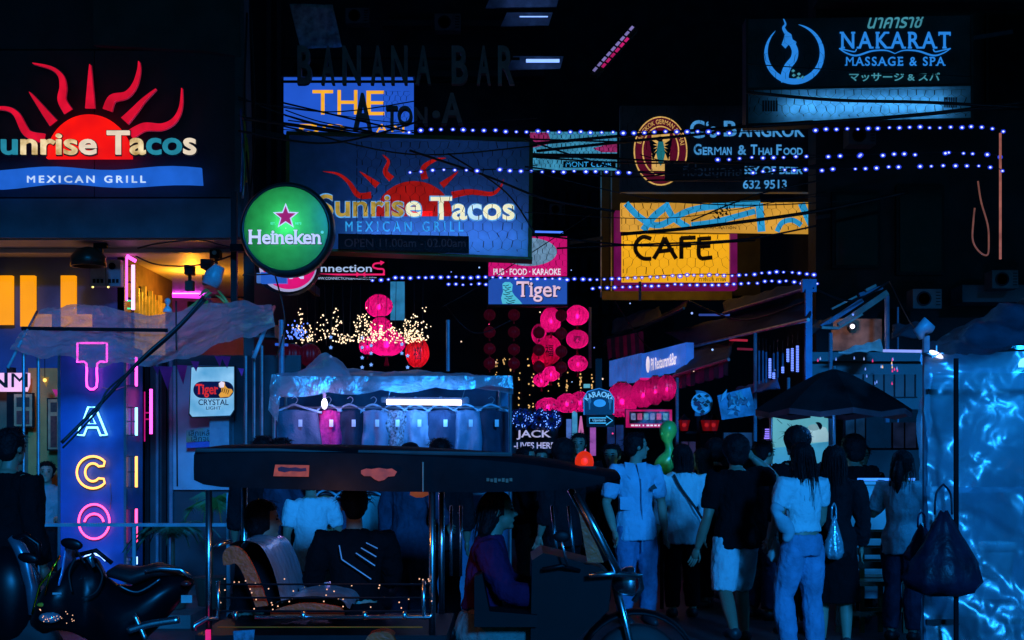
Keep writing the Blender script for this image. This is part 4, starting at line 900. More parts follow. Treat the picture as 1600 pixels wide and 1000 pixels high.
for (cx, cy) in ((813, 655), (842, 655), (862, 656)):
    tw_ = thing('tinsel_wreath', 'glittering blue tinsel wreath over the black and white bar sign', 'wreath', P(cx, cy + 18, 17.6), 'tinsel wreaths beside the magenta lanterns')
    mb = MB(); rr_ = random.Random(cx)
    for i in range(420):
        a, b = rr_.uniform(0, 6.283), rr_.uniform(0, 6.283); q = 11 + 4.5 * math.cos(b)
        p = P(cx + q * math.cos(a), cy + q * math.sin(a), 17.6 + .035 * math.sin(b)); d = Vector((rr_.gauss(0, 1), rr_.gauss(0, 1), rr_.gauss(0, 1))).normalized() * .03
        e = d.cross(Vector((rr_.random(), rr_.random(), 1))).normalized() * .006; mb.add([p - d - e, p - d + e, p + d + e, p + d - e], [(0, 1, 2, 3)])
    mb.build('tinsel', mat('blue foil', (.1, .3, .75), .2, .9, .5, 30), tw_, fix=False, kind='stuff')
    sp_ = MB()
    for i in range(26): a = rr_.uniform(0, 6.283); q = rr_.uniform(8, 15); sp_.ell(P(cx + q * math.cos(a), cy + q * math.sin(a), 17.55), .008, 5, 3)
    sp_.build('sparkles', emi('blue sparkle', (110, 160, 255), 1.3), tw_, kind='stuff')
# ------------------------------------------------------------------ plastic canopy of the terrace
film = plastic_film('clear canopy film', (.75, .87, .93), .32, .09, 1.0, 4.0, .55)
cn = thing('plastic_canopy', 'crumpled clear plastic canopy tied over the terrace before the neon pillar', 'canopy', P(230, 820, 13.4))
def cedge(u, v):
    z = -.10 * math.sin(math.pi * min(1, u * 1.25)) * v + (.28 * max(0, u - .62) / .38) * v
    z += .05 * math.sin(u * 9) * (1 - v) + .02 * math.sin(u * 31 + 1) * v
    return Vector((0, 0, z))
sheet('film', ((62, 484, 14.0), (424, 476, 14.0), (430, 560, 12.8), (14, 548, 12.8)), film, cn, 120, 44, .055, 2, 3.2, 0, cedge)
quadpts = [P(40, 513, 13.1), P(225, 516, 13.1)]
MB().tube([P(34, 513, 13.35), P(262, 516, 13.35)], .018, 8).build('cross_pole', black_metal, cn)
for x, y in ((37, 552), (60, 556), (384, 556), (397, 548), (409, 540)): MB().tube([P(x, y, 12.9), P(x, 818 if x < 100 else 720, 12.9)], .016, 8).build('post', steel, cn)
MB().tube([P(12, 575, 12.8), P(30, 540, 12.9), P(58, 487, 13.9)], .014, 8).build('side_hoop', mat('pale plastic pipe', (.4, .45, .5), .4), cn, True)
MB().tube([P(396, 560, 12.8), P(412, 520, 12.9), P(428, 480, 13.9)], .02, 8).build('side_hoop', mat('pale plastic pipe', (.4, .45, .5), .4), cn, True)
rl = thing('terrace_railing', 'painted steel railing crossing before the lowest neon letters', 'railing', P(200, 960, 12.6))
MB().bar(P(45, 820, 12.6), P(358, 820, 12.6), .05, .03).build('top_rail', mat('grey blue rail paint', (.3, .36, .42), .4, .4), rl)
for x in (37, 60, 210, 357): MB().bar(P(x, 770 if x > 300 else 820, 12.6), P(x, 975, 12.6), .03).build('post', mat('grey blue rail paint', (.3, .36, .42), .4, .4), rl)
rn = random.Random(5)
for k, (x, y, s_, c) in enumerate(((244, 572, 10, 0), (258, 572, 20, 1), (283, 570, 16, 1), (304, 564, 12, 1), (341, 556, 12, 1), (352, 556, 14, 1), (376, 575, 9, 1), (70, 588, 12, 2), (86, 608, 9, 1))):
    f = Fr(13.6 + (k % 3) * .2 if x > 100 else 16.0)
    f.poly('pennant_flag', [(x - s_ * .5, y), (x + s_ * .6, y + 1), (x + s_ * .2, y + s_ * (1.9 if s_ > 14 else 1.4))], 0, .006, (mat('plum bunting', (.35, .02, .2), .7), mat('magenta bunting', (.8, .03, .3), .7), mat('amber bunting', (.8, .4, .03), .7))[c], None, label=('plum pennant', 'magenta pennant', 'amber pennant')[c] + (' of the bunting strung under the plastic canopy' if x > 100 else ' hanging in the ochre dining room'), cat='pennant', group='bunting pennants')
# potted palms behind the railing
def fern(px, py, Y, n, L, label, m):
    r = thing('potted_palm', label, 'plant', P(px, 950, Y)); rn_ = random.Random(px); z0 = P(px, py, Y)
    MB().lathe(P(px, 950, Y), [(.12, 0), (.17, .28), (.18, .3)], 14).build('pot', mat('dark clay', (.05, .03, .02), .8), r)
    MB().tube([P(px, 935, Y), z0], .02, 6).build('stem', wood_dark, r)
    for i in range(n):
        a = rn_.uniform(0, 6.283); e = rn_.uniform(.5, 1.3); l = L * rn_.uniform(.7, 1.2); mb = MB(); pr = None
        for s in range(11):
            t = s / 10; h = l * t * math.cos(e * .3); p = z0 + Vector((math.cos(a) * h * .8, math.sin(a) * h * .5, l * (math.sin(e) * t - .95 * t * t)))
            if pr is not None:
                for sd_ in (-1, 1):
                    for q in range(2):
                        b_ = pr.lerp(p, q * .5); d = Vector((-math.sin(a), math.cos(a), 0)) * sd_; tip = b_ + d * .15 * math.sin(math.pi * min(1, t + .1)) + Vector((math.cos(a) * .05, math.sin(a) * .05, -.06))
                        mb.add([b_, b_ + Vector((0, 0, .014)), tip], [(0, 1, 2)])
                mb.bar(pr, p, .008)
            pr = p
        mb.build('frond', m, r, fix=False)
gleaf = mat('dark palm leaf', (.03, .085, .04), .45, 0, .4, 8)
fern(270, 835, 13.2, 12, .6, 'dark feathery palm behind the terrace railing', gleaf)
fern(330, 790, 13.5, 10, .5, 'grassy palm beside the vehicle post', mat('lime palm leaf', (.10, .16, .03), .45, 0, .4, 8))
for (x, y) in ((346, 468), (330, 482), (360, 485)):
    pass
fd = thing('wrapped_bundle', 'crumpled blue plastic bundle with red and yellow ribbons at the canopy corner', 'bundle', P(335, 482, 14.4))
MB().tube([P(328, 446, 14.4), P(334, 432, 14.4), P(342, 424, 14.4), P(348, 426, 14.4)], [.09, .1, .09, .05], 10).build('plastic_roll', mat('pale plastic roll', (.4, .5, .55), .3, 0, .3, 8, .6, 12), fd, True)
for i, (c, a, b) in enumerate((('r', (316, 462), (302, 480)), ('r', (322, 464), (312, 484)), ('r', (326, 468), (330, 484)), ('y', (322, 450), (308, 462)), ('y', (326, 456), (290, 482)), ('y', (335, 460), (352, 474)), ('y', (338, 452), (358, 480)), ('g', (320, 470), (318, 484)))):
    sheet('ribbon', ((a[0], a[1], 14.3), (a[0] + 6, a[1] + 2, 14.3), (b[0] + 5, b[1], 14.25), (b[0], b[1], 14.25)), {'r': mat('red ribbon', (.7, .03, .05), .5), 'y': mat('straw ribbon', (.55, .35, .08), .5), 'g': mat('green ribbon', (.12, .3, .05), .5)}[c], fd, 3, 6, .03, i, 8, thick=.004)
dl = thing('doll_figurine', 'small pale figurine standing over the canopy edge', 'figurine', P(262, 486, 14.6))
MB().lathe(P(262, 488, 14.6), [(.05, 0), (.045, .03), (.02, .06), (.012, .075), (.025, .09), (.032, .115), (.025, .14), (.005, .148)], 14).build('body', mat('pale porcelain', (.8, .65, .65), .4), dl, True)
# ------------------------------------------------------------------ clothes stall
stl = thing('clothes_stall', 'clothes stall with a sagging plastic roof and rows of hanging trousers', 'market stall', P(612, 970, 13.2))
for x, yt in ((428, 585), (797, 592)): MB().tube([P(x, yt, 12.7), P(x, 980, 12.7)], .016, 8).build('post', steel, stl)
for x, yt in ((447, 600), (780, 600)): MB().tube([P(x, yt, 14.2), P(x, 940, 14.2)], .016, 8).build('post', steel, stl)
rf = plastic_film('milky roof film', (.5, .62, .7), .26, .2, .7, 3, .75)
sheet('roof_sheet', ((432, 578, 14.4), (800, 586, 14.4), (802, 606, 12.65), (428, 612, 12.65)), rf, stl, 80, 20, .05, 5, 2.4, .0, lambda u, v: Vector((0, 0, .06 * math.sin(math.pi * u) - .03)))
sheet('roof_valance', ((428, 588, 12.62), (800, 587, 12.62), (802, 600, 12.6), (428, 616, 12.6)), rf, stl, 80, 8, .03, 6, 4, 0, lambda u, v: Vector((0, 0, -.035 * v * abs(math.sin(u * 14))))) 
sheet('gathered_film', ((424, 585, 12.6), (438, 585, 12.6), (436, 660, 12.6), (418, 640, 12.6)), film, stl, 10, 16, .08, 8, 5)
sheet('loose_film', ((470, 572, 13.2), (545, 575, 13.2), (550, 590, 12.8), (462, 590, 12.8)), rf, stl, 24, 10, .1, 9, 3, 0, lambda u, v: Vector((0, 0, .16 * math.sin(math.pi * u) * (1 - v))))
sheet('backdrop', ((430, 600, 14.3), (800, 600, 14.3), (800, 960, 14.3), (430, 960, 14.3)), mat('blue tarpaulin', (.05, .11, .2), .5, 0, .35, 3, .5, 8), stl, 40, 20, .05, 12, 2, thick=.01)
for y, Y in ((637, 13.0), (772, 13.4)): MB().tube([P(428, y, Y), P(798, y, Y)], .012, 8).build('clothes_rail', steel, stl)
tt = thing('stall_tube_lamp', 'bright white fluorescent tube hung under the stall roof', 'light', P(662, 634, 12.75))
a, b = P(604, 628, 12.75), P(721, 629, 12.75)
MB().tube([a, b], .026, 10).build('tube', emi('white tube', (255, 235, 250), 3.0, .03), tt, True)
MB().bar(a + Vector((-.05, .03, .02)), b + Vector((.07, .03, .02)), .045, .05).build('batten', mat('grey batten', (.1, .14, .2), .5), tt)
for x in (604, 720): MB().tube([P(x, 628, 12.75), P(x + 8, 605, 12.75)], .004, 5).build('wire', steel, tt)
tube_light('tube_glow', a + Vector((0, .04, -.05)), b + Vector((0, .04, -.05)), 3.2, (.06, .32, 1), tt, .06, (0, .75, -.66))
tube_light('tube_glow_up', a + Vector((0, -.04, .05)), b + Vector((0, -.04, .05)), 4, (.03, .3, 1), tt, .06, (0, -.3, .95))
lb = thing('stall_bulb', 'bare glowing bulb hanging among the coat hangers', 'light', P(507, 640, 12.8))
MB().ell(P(507, 631, 12.8), (.028, .028, .05), 12, 8).build('bulb', emi('white bulb', (235, 235, 255), 3), lb, True)
MB().tube([P(507, 608, 12.8), P(507, 623, 12.8)], .016, 8).build('socket', mat('pale socket', (.4, .45, .5), .4), lb)
point_light('bulb_glow', P(507, 640, 12.7), 4.5, (.5, .3, .8), lb, .04)
def garment(x0, x1, yt, yb, Y, m, label, group, tagc=True, slope=8):
    k = Y / F; r = thing('hanging_trousers', label, 'trousers', P((x0 + x1) / 2, yb, Y), group); rn_ = random.Random(int(x0 * 3 + yt))
    nu, nv, w = 16, 18, x1 - x0; top, bot = [], []
    mb = MB(); front, back = [], []
    for j in range(nv + 1):
        for i in range(nu + 1):
            u, v = i / nu, j / nv; sh_ = slope * (1 - math.cos(math.pi * min(1, v * 1.6))) * .25
            x = x0 + w * u + sh_ * (u - .2) + 2 * math.sin(v * 5 + x0); y = yt + (yb - yt) * v + (abs(u - .45) * 7 * (1 - v) ** 2)
            fold = .04 * math.sin(u * 9 + v * 1.5 + x0) * (.3 + v) + .015 * math.sin(u * 23 + x0 * 2) * v + .03 * mn.noise(Vector((u * 4 + x0, v * 6, 1)))
            ed = math.sin(math.pi * u) ** .5 * .05
            front.append(P(x, y, Y) + Vector((0, -ed - fold, 0))); back.append(P(x, y, Y) + Vector((0, ed + .02, 0)))
    W_ = nu + 1; n = len(front); mb.v = front + back
    for j in range(nv):
        for i in range(nu):
            a_ = j * W_ + i; mb.f += [[a_, a_ + 1, a_ + W_ + 1, a_ + W_], [n + a_ + W_, n + a_ + W_ + 1, n + a_ + 1, n + a_]]
    rim = list(range(W_)) + [j * W_ + nu for j in range(1, nv + 1)] + [nv * W_ + i for i in range(nu - 1, -1, -1)] + [j * W_ for j in range(nv - 1, 0, -1)]
    for a_, b_ in zip(rim, rim[1:] + rim[:1]): mb.f.append([b_, a_, a_ + n, b_ + n])
    mb.build('cloth', m, r, True)
    xc = (x0 + x1) / 2 - w * .1; f = Fr(Y - .02)
    MB().tube([P(x, y, Y - .01) for x, y in ramp_pts([(xc, yt - 8), (xc + 4, yt - 11), (xc + 6, yt - 16), (xc + 2, yt - 20), (xc - 3, yt - 17)], 4)], .004, 5).tube([P(x, y, Y - .01) for x, y in ramp_pts([(x0 - 4, yt + 5), (xc - 10, yt - 4), (xc, yt - 8), (xc + 10, yt - 5), (x1 + 4, yt + 5)], 4)], .012, 6).build('hanger', mat('pale blue hanger', (.35, .55, .65), .4), r, True)
    if tagc: f.rect('price_tag', x0 + w * .55, yt + 16, x0 + w * .55 + 6, yt + 27, .1, .004, mat('white tag', (.8, .82, .85), .6), r)
    return r
gm_ = {n: mat(n, c, .85, 0, v, s, .35, 60, second=sc_) for n, c, v, s, sc_ in (('slate blue cotton', (.10, .13, .19), .25, 5, None), ('magenta cotton', (.75, .03, .22), .25, 30, None), ('ink blue cotton', (.015, .025, .05), .3, 8, None), ('steel blue cotton', (.17, .22, .31), .22, 5, None), ('black white print cotton', (.012, .015, .02), .6, 45, (.28, .3, .34)), ('sky grey cotton', (.24, .3, .4), .22, 5, None), ('navy cotton', (.04, .06, .11), .2, 6, None), ('brown cotton', (.35, .17, .08), .2, 8, None), ('teal cotton', (.2, .42, .42), .15, 6, None), ('khaki gold cotton', (.55, .38, .05), .35, 25, None))}
GG = 'trousers hung on the upper rail of the stall'
for x0, x1, mn_, lb_ in ((432, 499, 'slate blue cotton', 'wide slate blue trousers with a white price tag at the end of the rail'), (497, 533, 'magenta cotton', 'bright magenta trousers hung on the stall rail'), (530, 569, 'ink blue cotton', 'ink dark trousers hung next to the magenta pair'), (566, 606, 'steel blue cotton', 'steel blue trousers hung beside the black and white print pair'), (599, 636, 'black white print cotton', 'black and white printed trousers on the stall rail'), (632, 671, 'sky grey cotton', 'pale blue grey trousers under the bright tube'), (668, 715, 'navy cotton', 'navy trousers hung under the end of the bright tube'), (710, 752, 'steel blue cotton', 'mid blue trousers hung between two navy pairs'), (746, 796, 'ink blue cotton', 'broad dark navy trousers beside the stall post')):
    garment(x0, x1, 640, 752, 12.95 + (x0 % 3) * .03, gm_[mn_], lb_, GG)
GG = 'trousers hung on the lower rail of the stall'
for x0, x1, mn_, lb_ in ((438, 472, 'khaki gold cotton', 'gold khaki trousers on the lower stall rail'), (495, 528, 'brown cotton', 'rust brown trousers behind the person in the white tee'), (526, 562, 'navy cotton', 'navy trousers on the lower rail between brown and teal'), (560, 602, 'teal cotton', 'pale teal trousers on the lower rail'), (600, 632, 'brown cotton', 'dull brown trousers next to the teal pair'), (636, 668, 'steel blue cotton', 'steel blue trousers at the end of the lower rail')):
    garment(x0, x1, 774, 880, 13.35, gm_[mn_], lb_, GG, False)
sk = thing('hanging_skirt', 'pale blue crumpled skirt with a tag hung low on the stall', 'skirt', P(625, 930, 12.4))
sheet('cloth', ((600, 815, 12.4), (640, 822, 12.4), (648, 925, 12.3), (608, 930, 12.3)), gm_['sky grey cotton'], sk, 16, 20, .07, 4, 6, thick=.02)
Fr(12.3).rect('price_tag', 617, 832, 624, 843, .05, .004, mat('white tag', (.8, .82, .85), .6), sk)
# ------------------------------------------------------------------ shops along the side street
awn_m = mat('charcoal awning canvas', (.03, .035, .045), .75, 0, .3, 4, .3, 20)
rust_m = mat('rusty corrugated sheet', (.12, .09, .07), .6, .3, .5, 5, .4, 10)
def awning(c4, label, edge_m=None, valance=None):
    r = thing('shop_awning', label, 'awning', (P(*c4[2]) + P(*c4[3])) / 2)
    sheet('canvas', c4, awn_m, r, 24, 8, .04, c4[0][0], 2, thick=.02)
    a, b = P(*c4[3]), P(*c4[2]); MB().tube([a + Vector((0, -.03, 0)), b + Vector((0, -.03, 0))], .022, 8).build('front_pipe', edge_m or steel, r)
    if valance:
        h, m_, n = valance
        for i in range(n):
            p, q = a.lerp(b, (i + .04) / n), a.lerp(b, (i + .96) / n); d = Vector((0, .01, -h))
            MB().prism([p + Vector((0, .01, -.02)), q + Vector((0, .01, -.02)), q + d, p + d + Vector((0, 0, .03 * (i % 2)))], [p + Vector((0, -.01, -.02)), q + Vector((0, -.01, -.02)), q + d + Vector((0, -.02, 0)), p + d + Vector((0, -.02, .03 * (i % 2)))]).build('valance_flap', m_[i % len(m_)], r)
    return r
mag_d, mag_l, gry = mat('plum valance', (.28, .03, .14), .8), mat('magenta valance', (.5, .04, .22), .8), mat('slate valance', (.07, .08, .11), .8)
awning(((1040, 520, 21.5), (1265, 462, 16.5), (1262, 500, 15.6), (1082, 542, 20)), 'long charcoal awning ending at the blue post', mat('blue lit pipe', (.5, .55, .6), .3, .8))
awning(((1060, 552, 20.5), (1146, 528, 18.6), (1138, 562, 17.4), (1052, 588, 19)), 'small charcoal awning with a plum striped valance', None, (.2, [gry, mag_d, gry, mag_l, gry, mag_d, mag_d], 12))
awning(((945, 528, 26), (1075, 470, 21), (1068, 482, 20), (940, 542, 25)), 'narrow dark awning above the striped cloth')
awning(((1130, 470, 20), (1260, 440, 17), (1258, 452, 16.2), (1130, 490, 19)), 'upper dark awning with a magenta edge', mat('magenta pipe', (.5, .1, .3), .4))  # front pipe coloured magenta
cl_ = thing('striped_cloth', 'magenta and grey striped cloth hung below the narrow awning', 'cloth', P(976, 562, 22))
for i in range(9): quad('stripe', ((948 + i * 6.2, 530 - i * 1.4, 22.5 - i * .1), (948 + i * 6.2 + 5.9, 529 - i * 1.4, 22.4 - i * .1), (950 + i * 6.2 + 5.8, 558 - i * .6, 22.4 - i * .1), (950 + i * 6.2, 562 - i * .6, 22.5 - i * .1)), .02, [mag_l, gry, mag_d, gry, mag_l, gry][i % 6], cl_)
cg = thing('corrugated_sheet', 'pale blue corrugated sheet with a painted glow beside the blue restaurant sign', 'sheet', P(977, 605, 20.6))
cor = emi('corrugated blue painted glow', (46, 96, 190), .75, .3, 4)  # sheet metal, not a lamp: the light on it is painted as emission
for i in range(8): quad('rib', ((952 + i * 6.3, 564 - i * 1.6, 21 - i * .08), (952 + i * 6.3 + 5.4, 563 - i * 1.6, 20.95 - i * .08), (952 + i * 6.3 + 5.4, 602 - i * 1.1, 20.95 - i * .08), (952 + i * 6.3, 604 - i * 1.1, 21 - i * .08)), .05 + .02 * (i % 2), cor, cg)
rsg = thing('restaurant_fascia_sign', 'slanting blue lit restaurant sign with a white oval logo', 'sign', P(1038, 592, 20))
q4 = ((1003, 553, 20.4), (1072, 535, 19.2), (1072, 574, 19.2), (1003, 592, 20.4))
quad('face', q4, .12, emi('bright blue fascia', (36, 98, 205), .8, .25, 3), rsg)
RS = Fr(20.3, 1003, 0)
def slant(x0, y0, w_, h_): return lambda u, w: (x0 + w_ * u, y0 - h_ * w - w_ * u * .26)
def onq(fn):   # place print just proud of the slanting face
    return fn
f = Fr(20.38, 1003, -.88 * 0)
class Sl:      # sloping plane through the fascia corners
    def pt(s, px, py, d=0.):
        t = (px - 1003) / 69.; return P(px, py, 20.4 - 1.2 * t) + Vector((0, -d, 0))
    prism = Fr.prism; poly = Fr.poly; text = Fr.text; arc = Fr.arc; stroke = Fr.stroke
sl_ = Sl()
wp = emi('white print', (225, 215, 235), 1)
sl_.poly('logo_oval', [(1011.5 + 3 * math.cos(t), 570 - 13 * math.sin(t)) for t in (6.2832 * i / 20 for i in range(20))], .09, .008, wp, rsg)
sl_.text(rsg, 'Pil Restaurant&Bar', (0, 0, 1, 1), wp, .09, .008, .02, warp=slant(1016, 580, 40, 19))
# --- karaoke light box and arrow
kk = thing('karaoke_sign', 'dark blue rounded karaoke light box with arched lettering', 'sign', P(936, 648, 16.6))
K = Fr(16.6)
K.poly('case', [(913, 648), (912, 622), (918, 612), (936, 607), (952, 612), (959, 622), (959, 645), (956, 648)], 0, .2, mat('ink blue case', (.01, .02, .05), .3), kk)
kb = emi('pale cyan print', (110, 185, 230), .95, .1)
K.text(kk, 'KARAOKE', (0, 0, 1, 1), kb, .012, .01, .03, warp=lambda u, w: (936 + (23 + 8 * w) * math.cos(R(150 - 120 * u)) * .9, 633 - (13 + 9 * w) * math.sin(R(150 - 120 * u))))
K.poly('oval_print', K.arc(937, 630, 9.5, 6, 0, 345, 24), .012, .01, emi('sky oval print', (40, 140, 220), .9), kk)
for x in (921, 953): K.stroke(MB(), [(x, 626), (x, 640)], 2.4, .01, .008).build('microphone_print', emi('dim cyan print', (30, 90, 140), .8), kk); K.poly('microphone_head', K.arc(x, 627, 2.8, 4, 0, 345, 12), .014, .006, emi('dim cyan print', (30, 90, 140), .8), kk)
K.stroke(MB(), [(912.5, 648), (912, 622), (918, 612), (936, 607), (952, 612), (959, 622), (959, 646)], 1.6, .016, .012).build('outline', emi('sky outline', (40, 120, 200), .9), kk)
K.rect('mount', 931, 560, 941, 607, -.05, .1, black_metal, kk)
ka = thing('arrow_sign', 'cyan outlined arrow sign below the karaoke light box', 'sign', P(938, 666, 16.7))
K.rect('board', 917, 649, 960, 667, -.02, .08, black_metal, ka); K.stroke(MB(), [(921, 653), (947, 653), (947, 650), (957, 657), (947, 664), (947, 661), (921, 661), (921, 653)], 1.7, .01, .01).build('arrow_outline', emi('cyan arrow tube', (60, 165, 215), 1), ka); K.text(ka, 'Upstairs', (926, 654.5, 946, 659.5), kb, .01, .006, .01)
# --- lit panels, doorway and bar sign down the street
jk = thing('bar_sign', 'black sign with bold white capitals below the tinsel wreaths', 'sign', P(838, 708, 18.2))
J_ = Fr(18.2); J_.rect('board', 800, 640, 872, 708, 0, .1, black_metal, jk); J_.text(jk, 'JACK', (807, 672, 861, 687), emi('lilac lit print', (170, 170, 215), .9), .01, .008, .02); J_.text(jk, '-LIVES HERE-', (803, 691, 870, 701), emi('lilac lit print', (170, 170, 215), .9), .01, .008, .02)
rn2 = random.Random(2)
for k, (x0, y0, x1, y1, col, Y, lb_) in enumerate(((885, 655, 893, 706, (70, 110, 190), 24, 'narrow blue lit panel beside the pink letter'), (894, 640, 902, 700, (60, 140, 190), 24.5, 'narrow teal lit panel behind the pink letter'), (922, 668, 931, 712, (150, 80, 170), 23, 'mottled lilac lit panel under the arrow sign'), (912, 600, 922, 606, (90, 180, 210), 23.5, 'small cyan lit strip above the karaoke sign'), (610, 440, 632, 500, (40, 120, 170), 19, 'upright pale blue lit banner beside the big lanterns'), (978, 640, 1050, 668, (175, 14, 96), 19.5, 'magenta menu light box under the large lanterns'))):
    pn = thing('light_box', lb_, 'sign', P((x0 + x1) / 2, y1, Y)); f = Fr(Y); f.rect('face', x0, y0, x1, y1, 0, .1, emi('lit panel %d %d %d' % col, col, .9, .35, 6), pn); f.rect('frame', x0 - 1, y0 - 1, x1 + 1, y1 + 1, -.02, .12, dark_case, pn)
    if k == 5:
        f.rect('menu', 983, 643, 1046, 662, .01, .01, mat('menu photo', (.1, .12, .16), .6, 0, .9, 14, second=(.3, .32, .4)), pn); [f.rect('menu_line', 986 + i * 6, 663.5, 986 + i * 6 + rn2.uniform(2, 5), 666, .012, .006, wp, pn) for i in range(9)]
        for i in range(6): f.rect('menu_picture', 986 + i * 10, 646, 993 + i * 10, 656, .016, .006, emi('menu dish %d' % (i % 3), ((120, 140, 200), (200, 90, 150), (90, 160, 190))[i % 3], .6, .5, 20), pn)
pa = thing('pink_letter_sign', 'pink lit capital letter sign standing in the doorway', 'sign', P(907, 706, 22)); Fr(22).text(pa, 'A', (900, 650, 916, 706), emi('dusty pink lit', (200, 110, 175), .85), 0, .08, .02, letters=True)
# --- bracket lamps with red glass
for k, x in enumerate((1069, 1104, 1115)):
    rlamp = thing('red_glass_lamp', 'small red glass lantern lamp over the crowd', 'lamp', P(x, 674, 18), 'red glass lamps over the crowd'); c = P(x, 664, 18)
    MB().lathe(c, [(.045, -.075), (.075, .06)], 6).build('glass', lantern_mat('red lamp glass', (120, 6, 14), .8), rlamp); MB().ell(c, .028, 8, 6).build('flame_bulb', emi('pink flame bulb', (255, 130, 120), 3), rlamp, True)
    MB().lathe(c + Vector((0, 0, .06)), [(.085, 0), (.03, .05), (.005, .08)], 6).build('cap', black_metal, rlamp); MB().lathe(c + Vector((0, 0, -.1)), [(.02, 0), (.05, .02)], 6).build('foot', black_metal, rlamp)
lp = thing('lamp_post', 'slim dark post carrying the red glass lamps', 'lamp post', P(1091, 930, 18.1)); MB().tube([P(1091, 650, 18.1), P(1091, 920, 18.1)], .03, 8).build('pole', black_metal, lp); MB().bar(P(1066, 676, 18.1), P(1118, 676, 18.1), .03).build('arm', black_metal, lp)
# --- food pictures
fp = thing('dish_board', 'cut-out food board showing a plate of dressed salad', 'sign', P(1095, 652, 16.8)); f = Fr(16.8)
f.poly('board', f.arc(1090, 630, 24, 20, -100, 100, 20) + [(1088, 612)], 0, .04, mat('blue grey board', (.16, .26, .36), .5, 0, .5, 9), fp); f.poly('plate', f.arc(1096, 630, 16, 16, 0, 351, 28), .01, .02, mat('white plate print', (.55, .65, .72), .4, 0, .2, 8), fp)
rn = random.Random(3)
for i in range(26): x, y = 1095 + rn.gauss(0, 5), 630 + rn.gauss(0, 5); f.poly('salad_leaf', [(x - 4, y), (x, y - rn.uniform(2, 5)), (x + 4, y + 1), (x, y + 3)], .016 + i * .0008, .006, (mat('crimson leaf print', (.3, .03, .08), .6), mat('black leaf print', (.02, .03, .03), .6), mat('pale leaf print', (.5, .55, .6), .6))[i % 3], fp)
fp2 = thing('food_photo_board', 'tilted board with a blue toned photo of folded dishes', 'sign', P(1150, 655, 16.5)); f = Fr(16.5)
f.poly('board', [(1121, 618), (1172, 605), (1183, 648), (1128, 656)], 0, .05, mat('blue photo board', (.13, .24, .38), .45, 0, .7, 7), fp2)
for i in range(22): x, y, a = rn.uniform(1130, 1170), rn.uniform(616, 646), rn.uniform(0, 3); l = rn.uniform(5, 11); f.poly('dish_print', [(x - l * math.cos(a), y - l * math.sin(a)), (x + 3 * math.sin(a), y - 3 * math.cos(a)), (x + l * math.cos(a), y + l * math.sin(a)), (x - 3 * math.sin(a), y + 3 * math.cos(a))], .008 + i * .0012, .008, (mat('pale dish print', (.38, .52, .62), .5), mat('shadow dish print', (.04, .07, .12), .5), mat('teal dish print', (.2, .45, .5), .5), mat('rosy dish print', (.25, .14, .2), .5))[i % 4], fp2)
# --- blue post, meteor tubes, kiosk with slanting boards
bpst = thing('blue_post', 'blue painted steel post at the end of the bulb string', 'post', P(1263, 900, 16)); MB().bar(P(1263, 452, 16), P(1263, 900, 16), .075).build('shaft', mat('blue post paint', (.08, .14, .42), .4), bpst); Fr(16).rect('cap_plate', 1254, 436, 1276, 456, 0, .1, mat('blue post paint', (.08, .14, .42), .4), bpst)
for k, (x, y0, y1, lit) in enumerate(((1186, 548, 600, 0), (1192, 548, 598, 0), (1197, 550, 598, 0), (1203, 560, 592, 1), (1209, 552, 593, 2), (1215, 550, 590, 0), (1223, 552, 584, 2), (1231, 545, 567, 1), (1238, 544, 582, 1), (1246, 540, 583, 1))):
    mt_ = thing('meteor_light', ('dark hanging light stick in the row by the blue post', 'bright blue hanging light stick by the blue post', 'faint blue hanging light stick by the blue post')[lit], 'light stick', P(x, y1, 16.4), 'hanging light sticks by the blue post')
    MB().tube([P(x, y0, 16.4), P(x, y1, 16.4)], .012, 8).build('tube', mat('clear blue tube', (.1, .15, .25), .2), mt_)
    MB().tube([P(x, y0 - 20, 16.4), P(x, y0, 16.4)], .003, 4).build('lead', cable_m, mt_)
    if lit:
        n = int((y1 - y0) / 2.6) if lit == 1 else 4; mb = MB()
        for i in range(n): mb.box(P(x, (y0 if lit == 1 else y1 - 11) + 1 + i * 2.6, 16.385), (.03, .012, .011))
        mb.build('diodes', emi('blue diode', (110, 140, 255), 1.8 if lit == 1 else .8, .05), mt_, kind='stuff')
ko = thing('kiosk', 'wooden kiosk with slanting roof boards and an orange lit back wall', 'kiosk', P(1335, 900, 17)); f = Fr(17.2)
f.rect('back_wall', 1299, 498, 1378, 548, 0, .05, mat('rust plaster', (.3, .16, .09), .8, 0, .6, 5), ko)
for i, (a, b, w, m_) in enumerate((((1281, 512), (1345, 470), 7, 0), ((1308, 510), (1384, 458), 9, 1), ((1297, 484), (1336, 464), 3, 2), ((1340, 462), (1376, 450), 6, 0), ((1350, 455), (1366, 447), 4, 2), ((1306, 515), (1345, 492), 3, 2))):
    f = Fr(16.9 - i * .04); f.stroke(MB(), [a, b], w, .1, .06).build('roof_board', (mat('blue lit board', (.16, .24, .42), .5, 0, .3, 5), mat('salmon board', (.42, .24, .2), .5, 0, .4, 5), mat('pale batten', (.5, .4, .34), .5))[m_], ko)
f.stroke(MB(), [(1281, 513), (1308, 514)], 4, .12, .06).build('eave_board', mat('pale batten', (.5, .4, .34), .5), ko)
for x, y0 in ((1386, 462), (1403, 480)): MB().tube([P(x, y0, 16.8), P(x, 660, 16.8)], .03 if x < 1400 else .012, 8).build('post', mat('blue grey post', (.16, .22, .32), .5), ko)
f = Fr(16.8); f.rect('counter', 1262, 552, 1442, 566, .2, .5, mat('dark counter', (.03, .035, .05), .4), ko); f.rect('front_panel', 1262, 567, 1442, 640, .1, .4, mat('dark counter', (.03, .035, .05), .4), ko)
rn = random.Random(8)
